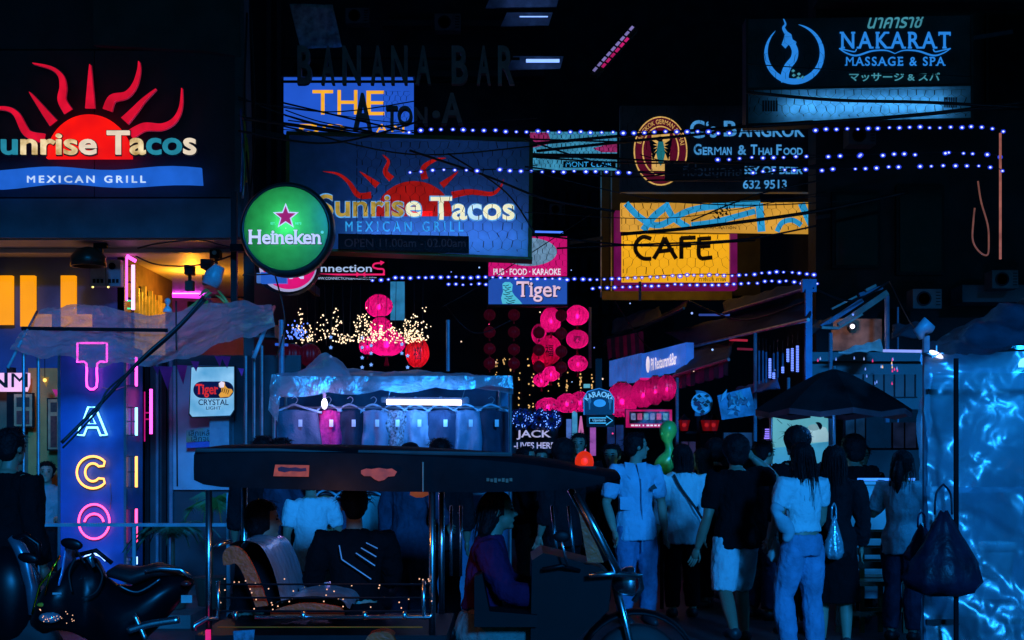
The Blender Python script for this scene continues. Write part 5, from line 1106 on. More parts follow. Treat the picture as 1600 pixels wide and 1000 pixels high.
kl = thing('kiosk_lamp', 'round white lamp on the kiosk wall', 'lamp', P(1332, 514, 17)); MB().ell(P(1332, 510, 17), .028, 10, 8).build('bulb', emi('white bulb', (235, 235, 255), 3), kl, True); MB().lathe(P(1332, 510, 17.05), [(.045, -.02), (.05, .02)], 12, 'y').build('collar', black_metal, kl); point_light('lamp_glow', P(1332, 510, 16.85), 3, (.7, .45, .5), kl, .03)
for i in range(22):
    x, y = rn.choice((rn.uniform(1265, 1385), rn.uniform(1355, 1372), rn.uniform(1393, 1404))), rn.uniform(562, 605)
    if x < 1350: y = rn.uniform(560, 568)
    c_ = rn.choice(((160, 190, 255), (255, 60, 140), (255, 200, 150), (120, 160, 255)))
    MB().lathe(P(x, y, 16.2), [(.007, 0), (.008, .018), (.003, .026), (.003, .035)], 8).build('bottle', emi('bottle glint %d %d %d' % c_, c_, .9, .3), None, label='tiny bottle with a painted glint on the dark kiosk counter', cat='bottle', group='bottles on the kiosk counter')  # each bottle's glint is put in as emission
sheet('blue_cover', ((1335, 540, 16.3), (1376, 532, 16.3), (1380, 546, 16.2), (1310, 549, 16.2)), emi('teal cover painted glow', (36, 110, 170), .7, .4, 9), None, 16, 6, .04, 2, 5, thick=.02, label='crumpled teal plastic cover on the kiosk counter', cat='cover')  # plastic cover given a glow in place of light falling on it
pole = thing('painted_glow_pole', 'slender pole with a painted orange glow hanging from the bulb strings', 'pole', P(1563, 405, 15.1)); MB().tube([P(1563, 208, 15.1), P(1563, 405, 15.1)], .014, 8).build('shaft', emi('copper pole painted glow', (170, 100, 90), .7, .4, 6), pole)  # orange light on the pole painted in as emission
MB().tube(ramp_pts([tuple(P(x, y, 15.3)) for x, y in ((1528, 283), (1533, 315), (1543, 350), (1545, 375), (1543, 398), (1530, 393), (1520, 375), (1521, 345), (1523, 325))], 6), .01, 6).build('looped_wire', emi('copper wire painted glow', (130, 80, 70), .6, .4, 6), None, True, label='looped copper coloured wire hanging beside the slender pole', cat='wire')  # wire's shine is an emissive colour
# --- market umbrella and massage board
um = thing('market_umbrella', 'dark market umbrella with a red rim over the massage board', 'umbrella', P(1303, 940, 12.9)); cU = P(1303, 640, 12.9); rr_ = []
for (r_, h_) in ((.72, .0), (.6, .08), (.4, .2), (.15, .33), (.02, .37)): rr_.append([cU + Vector((r_ * (1 - .04 * (j % 2)) * math.cos(2 * math.pi * j / 16), r_ * (1 - .04 * (j % 2)) * math.sin(2 * math.pi * j / 16), h_ - .05 * (j % 2) * r_)) for j in range(16)])
MB().rings(rr_, False).build('canopy', mat('black umbrella cloth', (.012, .012, .013), .9, spec=.1), um); MB().rings([rr_[0], [p + Vector((0, 0, -.05)) for p in rr_[0]]], False).build('rim', mat('red umbrella rim', (.35, .04, .05), .7), um)
MB().tube([cU + Vector((0, 0, -1.6)), cU + Vector((0, 0, .4))], .018, 8).build('pole', steel, um)
for j in range(0, 16, 2): MB().tube([cU + Vector((0, 0, .12)), (rr_[1][j] + rr_[0][j]) / 2 + Vector((0, 0, -.02))], .006, 5).build('rib', steel, um)
ub = thing('umbrella_bulb', 'bare white bulb hanging under the market umbrella', 'light', P(1300, 646, 12.6)); MB().ell(P(1300, 641, 12.5), .026, 10, 8).build('bulb', emi('white bulb', (235, 235, 255), 3), ub, True); MB().tube([P(1300, 632, 12.5), P(1300, 637, 12.5)], .014, 8).build('socket', black_metal, ub); point_light('bulb_glow', P(1300, 648, 12.4), 7, (.02, .26, 1), ub, .04)
ms = thing('massage_board', 'lit cyan board showing a person resting for a massage', 'sign', P(1251, 745, 13.6)); f = Fr(13.6)
f.rect('face', 1208, 648, 1294, 745, 0, .1, emi('cyan lit photo', (92, 170, 185), .9, .14, 3), ms); f.rect('frame', 1206, 646, 1296, 747, -.02, .12, steel, ms)
f.poly('towel_print', [(1208, 700), (1250, 696), (1294, 690), (1294, 745), (1208, 745)], .006, .006, emi('aqua towel print', (60, 150, 190), .85, .2), ms); f.poly('shoulder_print', [(1262, 672), (1274, 664), (1290, 668), (1294, 676), (1294, 690), (1262, 692)], .01, .006, emi('pale shoulder print', (150, 190, 200), .9), ms); f.poly('head_print', f.arc(1271, 668, 9, 5, 0, 345, 18), .016, .006, emi('skin print', (120, 160, 170), .8), ms); f.poly('hair_print', f.arc(1277, 666, 7, 6.5, -60, 120, 14) + [(1276, 663)], .02, .006, black_p, ms)
for i in range(4): f.stroke(MB(), [(1214 + i * 16, 655 + i * 7), (1222 + i * 14, 662 + i * 6)], .8, .008, .005).build('crease_print', mat('dark teal print', (.01, .05, .06), .5), ms)
wv = thing('wavy_led_strip', 'wavy light strip changing from blue to magenta beside the massage board', 'light', P(1194, 722, 13.8)); f = Fr(13.8)
for i in range(15):
    t = i / 14; f.rect('diode_bar', 1191 + 5 * math.sin(t * 3 + 1.2) - 4 * t, 670 + t * 48, 1199 + 5 * math.sin(t * 3 + 1.2) - 4 * t, 672 + t * 48, .01, .02, emi('violet diode', (140, 120, 255), 1.5) if i < 10 else emi('rose diode', (255, 60, 130), 1.3), wv)
f.stroke(MB(), [(1197, 668), (1199, 690), (1192, 722)], 12, -.01, .02).build('backing', black_metal, wv)
# --- green mannequin bust
mq = thing('mannequin_bust', 'glossy green mannequin bust on a long neck standing over the crowd', 'mannequin', P(1041, 742, 14.3)); cQ = P(1042, 690, 14.3); k = 14.3 / F; rr_ = []
for (y, x, rx, ry) in ((657, 1045, 3, 5), (660, 1045, 9, 10), (666, 1044, 13, 14), (674, 1044, 14, 14), (681, 1043, 12, 12), (687, 1042, 9, 9), (692, 1044, 6.5, 7), (700, 1046, 6.5, 7), (706, 1046, 8, 8), (712, 1044, 14, 10), (719, 1042, 18, 12), (728, 1038, 17, 11), (740, 1034, 12, 8)): rr_.append([P(x, y, 14.3) + Vector((rx * k * math.cos(a), ry * k * math.sin(a), 0)) for a in (2 * math.pi * j / 20 for j in range(20))])
mqm = mat('green gloss mannequin', (.03, .42, .14), .3, 0, .35, 5, second=(.12, .45, .08)); MB().rings(rr_).build('bust', mqm, mq, True); MB().ell(P(1034, 678, 14.25), (.015, .02, .02), 8, 6).build('nose', mqm, mq, True)
MB().tube([P(1034, 742, 14.3), P(1034, 960, 14.3)], .02, 8).build('stand', black_metal, mq); ql = point_light('mannequin_fill_light', P(1052, 712, 13.9), 1.2, (.3, 1, .35), mq, .03); MB().lathe(P(1052, 716, 13.95), [(.012, -.03), (.022, .0), (.022, .015)], 10).build('added_spot_can', black_metal, mq)  # green light and its spot can are added to light the bust
# ------------------------------------------------------------------ plastic wrapped booth
bo = thing('plastic_booth', 'booth wrapped in clear plastic sheeting and lit from inside', 'booth', P(1540, 990, 11.6))
bf = plastic_film('booth film', (.5, .66, .78), .5, .34, .25, 1.8, .55)
for x, y0, Y in ((1447, 525, 11.2), (1494, 560, 10.6)): MB().tube([P(x, y0, Y), P(x, 1010, Y)], .02 if x > 1460 else .03, 8).build('post', black_metal if x > 1460 else mat('pale wrapped post', (.3, .4, .5), .4), bo)
MB().tube([P(1700, 520, 11.2), P(1700, 1010, 11.2)], .03, 8).build('post', black_metal, bo)
for y, Y, m_ in ((579, 11.25, 1), (612, 11.0, 0), (766, 10.9, 1), (972, 10.8, 0)): MB().bar(P(1447, y, Y), P(1720, y - 2, Y), .03, .04).build('cross_bar', (black_metal, mat('blue lit batten', (.22, .36, .5), .5))[m_], bo)
sheet('upper_film', ((1446, 552, 11.0), (1720, 548, 10.8), (1720, 770, 10.6), (1446, 768, 10.9)), bf, bo, 90, 60, .07, 21, 2.2, 0, lambda u, v: Vector((0, .05 * math.sin(8 * (u + v * .8)) - .035 * abs(math.sin(9 * (u - v * .45) + 2 * math.sin(v * 4))) ** 2, 0)))
sheet('lower_film', ((1446, 760, 10.85), (1720, 765, 10.6), (1720, 1010, 10.6), (1446, 1010, 10.8)), bf, bo, 90, 60, .08, 23, 2.0, 0, lambda u, v: Vector((0, .04 * math.sin(11 * (u - v * .6)) - .04 * abs(math.sin(8 * (u - v * .3) + 2 * math.sin(v * 5))) ** 2, 0)))
sheet('side_film', ((1440, 545, 13.0), (1446, 552, 11.1), (1446, 1010, 11.1), (1446, 960, 13.0)), bf, bo, 16, 36, .08, 25, 2.5)
sheet('roof_cover', ((1452, 545, 12.6), (1720, 470, 12.6), (1720, 545, 10.7), (1440, 560, 10.8)), mat('dark tarpaulin cover', (.03, .06, .09), .3, 0, .4, 4, .8, 5), bo, 40, 16, .14, 27, 2, 0, lambda u, v: Vector((0, 0, .22 * math.sin(math.pi * min(1, u * 1.1)) * math.sin(math.pi * min(1, v + .15)) + .03)))
MB().tube([P(1440, 530, 11.1), P(1436, 518, 11.1), P(1446, 509, 11.1), P(1458, 515, 11.1)], [.02, .05, .07, .03], 10).build('film_knot', mat('pale crumpled film', (.3, .42, .52), .4, 0, .3, 9, .5, 9), bo, True)
b2 = thing('booth_lamp', 'tilted oval lamp glowing under the booth roof', 'lamp', P(1463, 560, 11.0)); MB().ell(P(1463, 554, 11.0), (.062, .03, .022), 14, 8, Matrix.Rotation(R(28), 3, 'Y')).build('glass', emi('oval lamp glass', (235, 225, 255), 2.5), b2, True); MB().tube([P(1463, 540, 11.02), P(1463, 550, 11.02)], .008, 6).build('stem', steel, b2)
point_light('lamp_glow', P(1466, 580, 11.3), 8, (.01, .26, 1), b2, .05)
b3 = thing('booth_inner_lamp', 'teal lamp at the frame edge inside the plastic booth', 'lamp', P(1600, 590, 11.6)); MB().ell(P(1603, 570, 11.4), .06, 12, 8).build('globe', emi('teal globe', (150, 235, 255), 2.5), b3, True); MB().tube([P(1603, 540, 11.4), P(1603, 563, 11.4)], .01, 6).build('stem', steel, b3)
point_light('globe_glow', P(1604, 600, 11.5), 45, (.005, .32, 1), b3, .07)
sheet('back_tarp', ((1455, 560, 13.2), (1760, 540, 13.2), (1760, 980, 13.2), (1455, 960, 13.2)), mat('dim blue tarp', (.05, .09, .13), .6, 0, .4, 3), bo, 20, 16, .06, 31, 2, thick=.01)
bk = thing('white_bucket', 'white lidded bucket standing inside the plastic booth', 'bucket', P(1558, 990, 11.5)); kx = 11.5 / F
MB().lathe(P(1558, 905, 11.5), [(.11, 0), (.13, .2), (.13, .24)], 20).build('tub', mat('white plastic', (.7, .75, .8), .4), bk, True); MB().lathe(P(1558, 860, 11.5), [(.15, 0), (.155, .03), (.15, .06), (.13, .07)], 20).build('lid', mat('white plastic', (.7, .75, .8), .4), bk, True)
MB().box(P(1560, 970, 11.5) + Vector((0, 0, 0)), (.4, .35, .32)).build('crate', mat('blue crate', (.06, .12, .2), .5, 0, .4, 9), None, label='dark blue crate carrying the white bucket in the booth', cat='crate')
# --- pale counter and wooden chairs between the crowd and the booth
ct = thing('white_counter', 'pale lit counter front between the crowd and the booth', 'counter', P(1385, 940, 12.9)); f = Fr(12.9)
for x0, x1 in ((1318, 1349), (1350, 1398), (1399, 1450)): f.rect('panel', x0, 758, x1, 935, 0, .3, mat('white laminate', (.6, .64, .66), .35, 0, .1, 4), ct)
f.rect('top', 1314, 752, 1454, 757, .05, .4, mat('white laminate', (.6, .64, .66), .35, 0, .1, 4), ct); MB().tube([P(1340, 749, 12.78), P(1430, 749, 12.78)], .012, 8).build('added_counter_strip', emi('added blue strip', (60, 140, 255), 1.2), ct, True); tube_light('counter_fill_light', P(1340, 745, 12.3), P(1430, 745, 12.3), 2.0, (.01, .34, 1), ct, .05, (0, .8, -.6))  # blue strip and area light added to brighten the counter front
def wchair(px, Y, label):
    r = thing('wooden_chair', label, 'chair', P(px, 1.6 * F / Y + HZ, Y)); k = F / Y; b0 = P(px, HZ + 1.6 * k, Y)
    wd = mat('varnished orange wood', (.28, .09, .025), .4, 0, .4, 10)
    for sx in (-.19, .19):
        for sy in (-.18, .18): MB().bar(b0 + Vector((sx, sy, 0)), b0 + Vector((sx, sy, .95 if sy < 0 else .45)), .04).build('leg', wd, r)
    MB().box(b0 + Vector((0, 0, .46)), (.44, .42, .04)).build('seat', wd, r)
    for z in (.62, .74, .88): MB().bar(b0 + Vector((-.19, -.19, z)), b0 + Vector((.19, -.19, z)), .03, .06).build('back_slat', wood_dark, r)
    for z in (.2,): MB().bar(b0 + Vector((-.19, -.18, z)), b0 + Vector((.19, -.18, z)), .025, .04).build('stretcher', wd, r)
wchair(1350, 12.3, 'varnished wooden slat back chair before the pale counter'); wchair(1372, 12.6, 'second wooden chair tucked against the pale counter')
# ------------------------------------------------------------------ three wheeled taxi
tk = thing('three_wheeled_taxi', 'three wheeled taxi with a black canopy roof, chrome rails and silver orange seats', 'taxi', P(620, 1100, 8.5))
YN, YF = 7.95, 9.05
vinyl = mat('black roof vinyl', (.006, .007, .009), .7, 0, .4, 6, .2, 12, spec=.12); vinyl_top = mat('worn roof top vinyl', (.05, .06, .07), .5, 0, .3, 4)
orng = mat('orange upholstery', (.9, .07, .002), .5, 0, .25, 18, .3, 40); silv = mat('silver seat vinyl', (.65, .69, .73), .2, .4, .15, 8, .5, 9)
stn = ((297, 712, 732), (303, 705, 750), (318, 703, 757), (345, 702, 761), (430, 701, 764), (520, 702, 766), (600, 704, 768), (680, 708, 769), (760, 713, 769), (820, 719, 768), (870, 726, 766), (910, 733, 762), (945, 739, 755), (972, 744, 748))
rr_ = []
for x, t_, b_ in stn:
    a, b = P(x, t_, YN), P(x, b_, YN); X, zt, zb = a.x, a.z, b.z; e = .03; sq = 1 if 300 < x < 960 else .8
    hw_ = (YF - YN) / 2 * sq; c = (YN + YF) / 2
    rr_.append([Vector((X, c + s_ * hw_, z)) for s_, z in ((-1, zb), (-1.015, zb + (zt - zb) * .4), (-1.0, zt - e * .7), (-.93, zt), (-.5, zt + .02), (0, zt + .03), (.5, zt + .02), (.93, zt), (1, zt - e), (1, zb), (.95, zb + .01), (.9, zt - .05), (0, zt - .02), (-.9, zt - .05), (-.95, zb + .01))])
MB().rings(rr_).build('roof', vinyl, tk, True).data.set_sharp_from_angle(angle=R(40))
for x0, x1 in ((306, 430), (430, 560), (560, 800)): MB().tube([P(x0, 703.5 if x0 < 500 else 706, YN + .02), P(x1, 703.5 if x1 < 500 else 710, YN + .02)], .012, 6).build('roof_piping', mat('teal grey piping', (.06, .08, .08), .6), tk)
rfs = Fr(YN - .022)
pl = rfs.poly('roof_plate', [(430, 726), (483, 727), (482, 745), (427, 744)], 0, .012, emi('roof plate painted glow', (150, 62, 34), .7, .3, 25), tk)  # sticker plate; orange light falling on it painted as a glow
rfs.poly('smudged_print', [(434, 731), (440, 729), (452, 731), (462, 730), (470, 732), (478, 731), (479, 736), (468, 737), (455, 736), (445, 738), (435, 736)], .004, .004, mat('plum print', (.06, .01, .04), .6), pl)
pl = rfs.poly('roof_emblem', [(564, 735), (572, 732), (580, 733), (592, 731), (604, 733), (612, 732), (620, 737), (616, 744), (606, 745), (600, 750), (592, 752), (585, 749), (579, 744), (569, 744), (564, 740)], 0, .012, emi('roof emblem painted glow', (138, 54, 30), .7, .3, 25), tk)  # emblem sticker, its orange lighting put into the emission
for i in range(7): rfs.rect('faded_sticker', 760 + i * 6, 747 + (i % 2), 764.5 + i * 6, 752 + (i % 3), 0, .006, mat('faded rust print', (.4, .16, .1), .7), tk)
dm = MB().ell(P(913, 722, 8.2), (.055, .05, .065), 16, 10).build('roof_lamp', lantern_mat('orange lamp dome', (235, 58, 24), 1.0), tk, True)
MB().ell(P(913, 721, 8.2), .02, 8, 6).build('lamp_bulb', emi('red bulb', (255, 110, 60), 2.5), dm); MB().box(P(914, 741, 8.2), (.11, .09, .075)).build('lamp_base', mat('pinkish lamp base', (.35, .16, .14), .4), tk); MB().box(P(914, 731, 8.17), (.12, .1, .02)).build('lamp_collar', black_metal, tk)
for x in (325, 675):
    X = P(x, 0, YN).x
    for Y in (YN + .02, YF - .02): MB().tube([(X, Y, 1.38), (X, Y, .55)], .019, 12).build('roof_post', chrome, tk, True)
# rear bench
def prof(pts, y0, y1, name, m):
    q = [P(x, y, YN) for x, y in pts]; A = [Vector((p.x, y0, p.z)) for p in q]; B = [Vector((p.x, y1, p.z)) for p in q]
    return MB().prism(B, A).build(name, m, tk)
back = ramp_pts([(346, 884), (345, 868), (352, 857), (364, 854), (378, 862), (392, 884), (404, 912), (416, 948)], 4); inner = ramp_pts([(397, 950), (386, 920), (376, 896), (366, 882), (356, 884)], 4)
prof(back + inner, YN + .05, YN + .085, 'seat_side', orng)
out_ = ramp_pts([(352, 857), (364, 851), (382, 850), (400, 856), (412, 872), (424, 900), (436, 948)], 4)
A = MB(); q = [P(x, y, YN) for x, y in out_]; n = len(q); rows = 9
for i in range(rows):
    t = i / (rows - 1)
    for p in q: A.v.append(Vector((p.x, YN + .09 + t * .95, p.z + .012 * math.cos(t * 40))))
for i in range(rows - 1):
    for j in range(n - 1): A.f.append([i * n + j, i * n + j + 1, (i + 1) * n + j + 1, (i + 1) * n + j])
A.build('seat_back', silv, tk, True)
prof(ramp_pts([(420, 958), (440, 950), (470, 944), (500, 945), (528, 950), (536, 958)], 3) + [(536, 968), (420, 968)], YN + .05, YN + .085, 'cushion_side', orng)
B_ = MB(); cq = [P(x, y, YN) for x, y in ramp_pts([(418, 952), (440, 943), (475, 937), (505, 938), (530, 943), (540, 955)], 4)]; n = len(cq)
for i in range(rows):
    for p in cq: B_.v.append(Vector((p.x, YN + .09 + i / (rows - 1) * .95, p.z + .01 * math.cos(i * 3))))
for i in range(rows - 1):
    for j in range(n - 1): B_.f.append([i * n + j, i * n + j + 1, (i + 1) * n + j + 1, (i + 1) * n + j])
B_.build('seat_cushion', silv, tk, True)
# side rails and floor
for y, r_ in ((913, .006), (934, .006), (955, .007)): MB().tube([P(340, y, YN - .02), P(672, y, YN - .02)], r_, 6).build('side_rail', black_metal, tk)
MB().tube([P(398, 965, YN - .03), P(672, 964, YN - .03), P(676, 958, YN - .03)], .012, 8).build('sill_rail', chrome, tk, True)
for x in (341, 368, 474, 570, 632, 662): MB().tube([P(x, 908 if x in (341, 662) else 955, YN - .03), P(x, 968, YN - .03)], .012 if x in (341, 662) else .016, 8).build('rail_stanchion', chrome, tk, True)
MB().tube([P(303, 985, YN - .1), P(303, 978, YN - .1), P(322, 967, YN - .05), P(342, 967, YN - .03)], .014, 8).build('corner_bar', chrome, tk, True)
MB().box((-1.08, 8.5, .52), (1.42, 1.1, .08)).build('floor', black_metal, tk); MB().box((-1.08, YN - .02, .47), (1.42, .03, .12)).build('sill_panel', mat('black enamel', (.003, .003, .004), .5, 0, .3, 5, spec=.12), tk)
MB().tube([P(340, 980, YN - .045), P(660, 980, YN - .045)], .004, 6).build('orange_stripe', mat('orange stripe paint', (.8, .14, .01), .4), tk)
mb = MB(); rn = random.Random(21)
for i in range(46): mb.ell(P(rn.uniform(342, 676), rn.choice((908, 918, 925, 938, 946, 952)) + rn.uniform(-5, 5), YN - .03 + rn.uniform(0, .06)), .0045, 5, 3)
mb.build('marker_bulbs', emi('amber bulb and glint bead', (255, 190, 150), 1.2), tk, kind='stuff')
crest = Fr(YN - .04); crest.poly('crest_plate', [(364, 986), (398, 984), (396, 1004), (366, 1006)], 0, .01, mat('grey blue crest', (.12, .18, .25), .5, 0, .6, 40), tk)
crest.rect('tail_lamp', 322, 984, 329, 1002, .02, .03, emi('magenta tail lamp', (235, 30, 120), .9), tk)
prof(ramp_pts([(570, 1004), (578, 990), (596, 985), (612, 988), (622, 1004)], 4), YN - .06, YN + .1, 'rear_fender', orng)
def wheel(X, Y, r, parent, nm='wheel'):
    w = MB().lathe((X, Y, r), [(r * .62, -.05), (r * .95, -.055), (r, -.03), (r, .03), (r * .95, .055), (r * .62, .05)], 28, 'y').build(nm, rubber, parent, True); MB().lathe((X, Y, r), [(r * .1, -.06), (r * .6, -.045), (r * .6, .045), (r * .1, .06)], 20, 'y').build('rim', chrome, w)
wheel(-.8, YN + .02, .24, tk); wheel(-.8, YF - .02, .24, tk)
# driver's end: partition, raked screen posts, handlebar, headlamp, mudguard
for Y in (YN + .1, YF - .1): MB().tube([Vector((P(902, 770, YN).x, Y, 1.36)), Vector((P(968, 897, YN).x, Y, P(0, 897, YN).z))], .022, 12).build('screen_post', chrome, tk, True)
prof([(906, 800), (916, 806), (946, 882), (920, 882)], YN + .14, YN + .16, 'screen_side_panel', orng)
sc_ = MB(); a0, a1 = P(908, 776, YN), P(964, 890, YN); sc_.prism([Vector((a0.x, YN + .16, a0.z)), Vector((a0.x, YF - .16, a0.z)), Vector((a1.x, YF - .16, a1.z)), Vector((a1.x, YN + .16, a1.z))], [Vector((p[0] + .006, p[1], p[2])) for p in ((a0.x, YN + .16, a0.z), (a0.x, YF - .16, a0.z), (a1.x, YF - .16, a1.z), (a1.x, YN + .16, a1.z))])
sc_.build('windscreen', plastic_film('windscreen glass', (.2, .25, .3), .85, .05, .05, 3, .2), tk)
prof([(832, 880), (850, 868), (900, 880), (940, 890), (960, 905), (955, 960), (900, 1010), (830, 1010)], YN + .2, YF - .2, 'front_cowl', mat('black enamel', (.003, .003, .004), .5, 0, .3, 5, spec=.12))
MB().tube([P(848, 890, YN + .15), P(878, 884, YN + .12), P(905, 892, YN + .2)], .013, 8).build('handlebar', black_metal, tk, True)
MB().lathe(P(962, 908, YN + .35), [(.02, -.02), (.06, .0), (.085, .06), (.09, .1), (.08, .11), (.02, .1)], 20, 'x').build('headlamp', chrome, tk, True)
MB().tube([P(920, 899, YN + .1), P(960, 896, YN + .1), P(1000, 900, YN + .2), P(1003, 918, YN + .3), P(990, 940, YN + .3)], .016, 10).build('headlamp_guard', chrome, tk, True)
rr_ = []
for i in range(13):
    a = R(150 - i * 11); c = Vector((P(1008, 0, YN).x, 8.5, .28)); rad = .36
    rr_.append([c + Vector((rad * math.cos(a) * s_, dy, rad * math.sin(a) * s_)) for dy, s_ in ((-.09, .95), (-.05, 1.02), (0, 1.04), (.05, 1.02), (.09, .95), (0, .99))])
MB().rings(rr_).build('front_mudguard', mat('black enamel', (.003, .003, .004), .5, 0, .3, 5, spec=.12), tk, True); wheel(P(1008, 0, YN).x, 8.5, .28, tk)
for s_ in (-.1, .1): MB().tube([P(962, 915, YN + .5) + Vector((0, s_, 0)), Vector((P(1008, 0, YN).x, 8.5 + s_, .28))], .02, 8).build('fork_leg', chrome, tk, True)
MB().tube([P(760, 775, YF), P(760, 960, YF)], .012, 8).build('partition_post', black_metal, tk); prof([(740, 905), (752, 900), (764, 960), (840, 966), (840, 985), (740, 985)], YN + .15, YF - .15, 'driver_seat', mat('black seat vinyl', (.004, .004, .005), .6, spec=.15))
dl_ = MB().lathe(P(655, 768, YN + .3), [(.01, .04), (.05, .02), (.055, -.02), (.02, -.035)], 14).build('cabin_lamp', emi('dull amber lens', (120, 60, 40), .8), tk, True); point_light('cabin_lamp_light', P(520, 785, YN - .2), 2.0, (1, .34, .06), tk, .04)
# ------------------------------------------------------------------ scooter
paint = mat('black scooter paint', (.003, .0035, .005), .3, 0, .3, 5, spec=.16)
sc0 = thing('scooter', 'large black scooter with a screen painted with blue reflection parked by the neon pillar', 'scooter', P(170, 1150, 7.6))
Ys = 7.6; rr_ = []
for (x, t_, b_, w_) in ((50, 962, 978, .03), (60, 945, 985, .09), (72, 918, 990, .16), (88, 896, 985, .2), (104, 880, 985, .2), (120, 874, 990, .17), (138, 868, 1000, .12), (152, 872, 1010, .1), (166, 900, 1020, .14), (182, 912, 1030, .17), (205, 914, 1020, .17), (226, 908, 1000, .16), (248, 898, 980, .15), (270, 894, 955, .12), (290, 898, 930, .08), (302, 905, 915, .03)):
    a, b = P(x, t_, Ys), P(x, b_, Ys); zc, h_ = (a.z + b.z) / 2, (a.z - b.z) / 2
    rr_.append([Vector((a.x, Ys + w_ * math.copysign(abs(math.cos(t)) ** .9, math.cos(t)), zc + h_ * math.copysign(abs(math.sin(t)) ** 1.1, math.sin(t)))) for t in (2 * math.pi * j / 20 for j in range(20))])
MB().rings(rr_).build('body', paint, sc0, True)
sheet('windscreen', ((104, 855, 7.45), (126, 856, 7.75), (112, 905, 7.7), (92, 915, 7.4)), mat('screen painted with blue reflection', (.16, .3, .62), .15, 0, .15, 9, coat=.6), sc0, 10, 12, .02, 1, 3, thick=.006)  # blue colour stands in for the wall reflected in the screen
MB().tube([P(118, 868, 7.42), P(150, 860, 7.42), P(175, 880, 7.42)], .012, 8).build('handlebar', black_metal, sc0, True); MB().tube([P(147, 886, 7.4), P(140, 872, 7.4), P(147, 866, 7.4)], [.01, .02, .01], 8).build('switch_cluster', mat('chrome switch', (.4, .45, .5), .2, .9), sc0, True)
for x, y, Y in ((112, 850, 7.35), (44, 872, 7.9)): m0 = MB().ell(P(x, y, Y), (.06, .012, .03), 14, 8, Matrix.Rotation(R(12), 3, 'Y')).build('mirror', paint, sc0, True); MB().tube([P(x + 6, y + 8, Y), P(x + 20, y + 30, Y)], .006, 6).build('mirror_stem', black_metal, m0)
MB().tube([P(x, y, 7.42) for x, y in ((94, 868), (80, 893), (62, 915), (54, 945), (50, 960))], .006, 6).build('amber_edge_reflection', mat('amber reflection metal', (.9, .3, .01), .25, 1.), sc0, True); MB().tube([P(x, y, 7.4) for x, y in ((84, 880), (76, 905), (70, 930))], .004, 6).build('amber_edge_reflection', mat('amber reflection metal', (.9, .3, .01), .25, 1.), sc0, True)  # gold tubes stand in for amber reflections along the edges
MB().tube([P(x, y, 7.43) for x, y in ((226, 893), (250, 888), (282, 890), (296, 900))], .012, 8).build('tail_highlight', chrome, sc0, True)  # chrome tube stands in for the highlight along the tail
st_ = MB(); rr_ = [[P(x, y, Ys) + Vector((0, w_ * math.cos(t), h_ * math.sin(t))) for t in (2 * math.pi * j / 16 for j in range(16))] for x, y, w_, h_ in ((170, 896, .05, .02), (185, 893, .13, .04), (215, 900, .15, .05), (245, 890, .15, .04), (280, 893, .08, .02))]
MB().rings(rr_).build('seat', mat('matt black seat', (.012, .012, .013), .6), sc0, True)
Fr(7.4).rect('front_badge', 82, 926, 96, 929, 0, .006, mat('pale badge', (.6, .5, .5), .4), sc0)
hl = MB().ell(P(78, 965, 7.42), (.06, .04, .03), 12, 8).build('headlight', mat('headlight glass', (.3, .34, .4), .05, .5), sc0, True)
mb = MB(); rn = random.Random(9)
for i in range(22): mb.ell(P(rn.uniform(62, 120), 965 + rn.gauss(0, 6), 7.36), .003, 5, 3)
mb.build('headlight_glints', emi('amber bulb and glint bead', (255, 190, 150), 1.2), sc0, kind='stuff')  # glowing beads painted in as glints on the headlight
wheel(P(85, 0, Ys).x, Ys, .27, sc0); wheel(P(265, 0, Ys).x, Ys, .27, sc0)
sc1 = thing('parked_motorbike', 'dark motorbike with a curved chrome mudguard standing behind the scooter', 'motorbike', P(20, 1100, 8.6))
MB().tube([P(x, y, 8.5) for x, y in ((16, 840), (30, 855), (42, 880), (50, 915), (52, 960))], [.02, .04, .045, .04, .03], 10).build('front_mudguard', mat('dull blue chrome', (.2, .26, .33), .25, .7), sc1, True); MB().tube([P(20, 842, 8.5), P(40, 836, 8.5), P(60, 850, 8.5), P(62, 880, 8.5)], .02, 8).build('handlebar', paint, sc1, True)
MB().ell(P(8, 930, 8.6), (.22, .14, .3), 16, 10).build('fuel_tank', paint, sc1, True); wheel(P(30, 0, 8.6).x, 8.6, .3, sc1)
# ------------------------------------------------------------------ people
skin_m = mat('warm skin', (.42, .25, .17), .5, 0, .12, 8, .1, 60); skin2 = mat('tan skin', (.3, .17, .11), .5, 0, .12, 8, .1, 60)
hair_m = mat('black hair', (.005, .005, .006), .6, 0, .5, 40, .5, 90, spec=.15)
CL = {n: mat(n, c, .9, 0, v, s, .4, 70, spec=.1) for n, c, v, s in (('white tee cotton', (.72, .74, .76), .06, 5), ('pale denim shirt', (.42, .52, .66), .12, 8), ('blue jeans', (.13, .19, .33), .3, 10), ('washed jeans', (.22, .3, .46), .25, 8), ('black cotton', (.004, .004, .005), .3, 6), ('white shorts cotton', (.6, .63, .66), .12, 6), ('charcoal cotton', (.008, .009, .011), .3, 6), ('plum cotton', (.09, .01, .045), .4, 5), ('grey shirt', (.3, .3, .32), .2, 6), ('cream blouse', (.6, .62, .64), .1, 6), ('dark jeans', (.035, .05, .085), .3, 10), ('khaki cloth', (.2, .22, .2), .3, 10))}
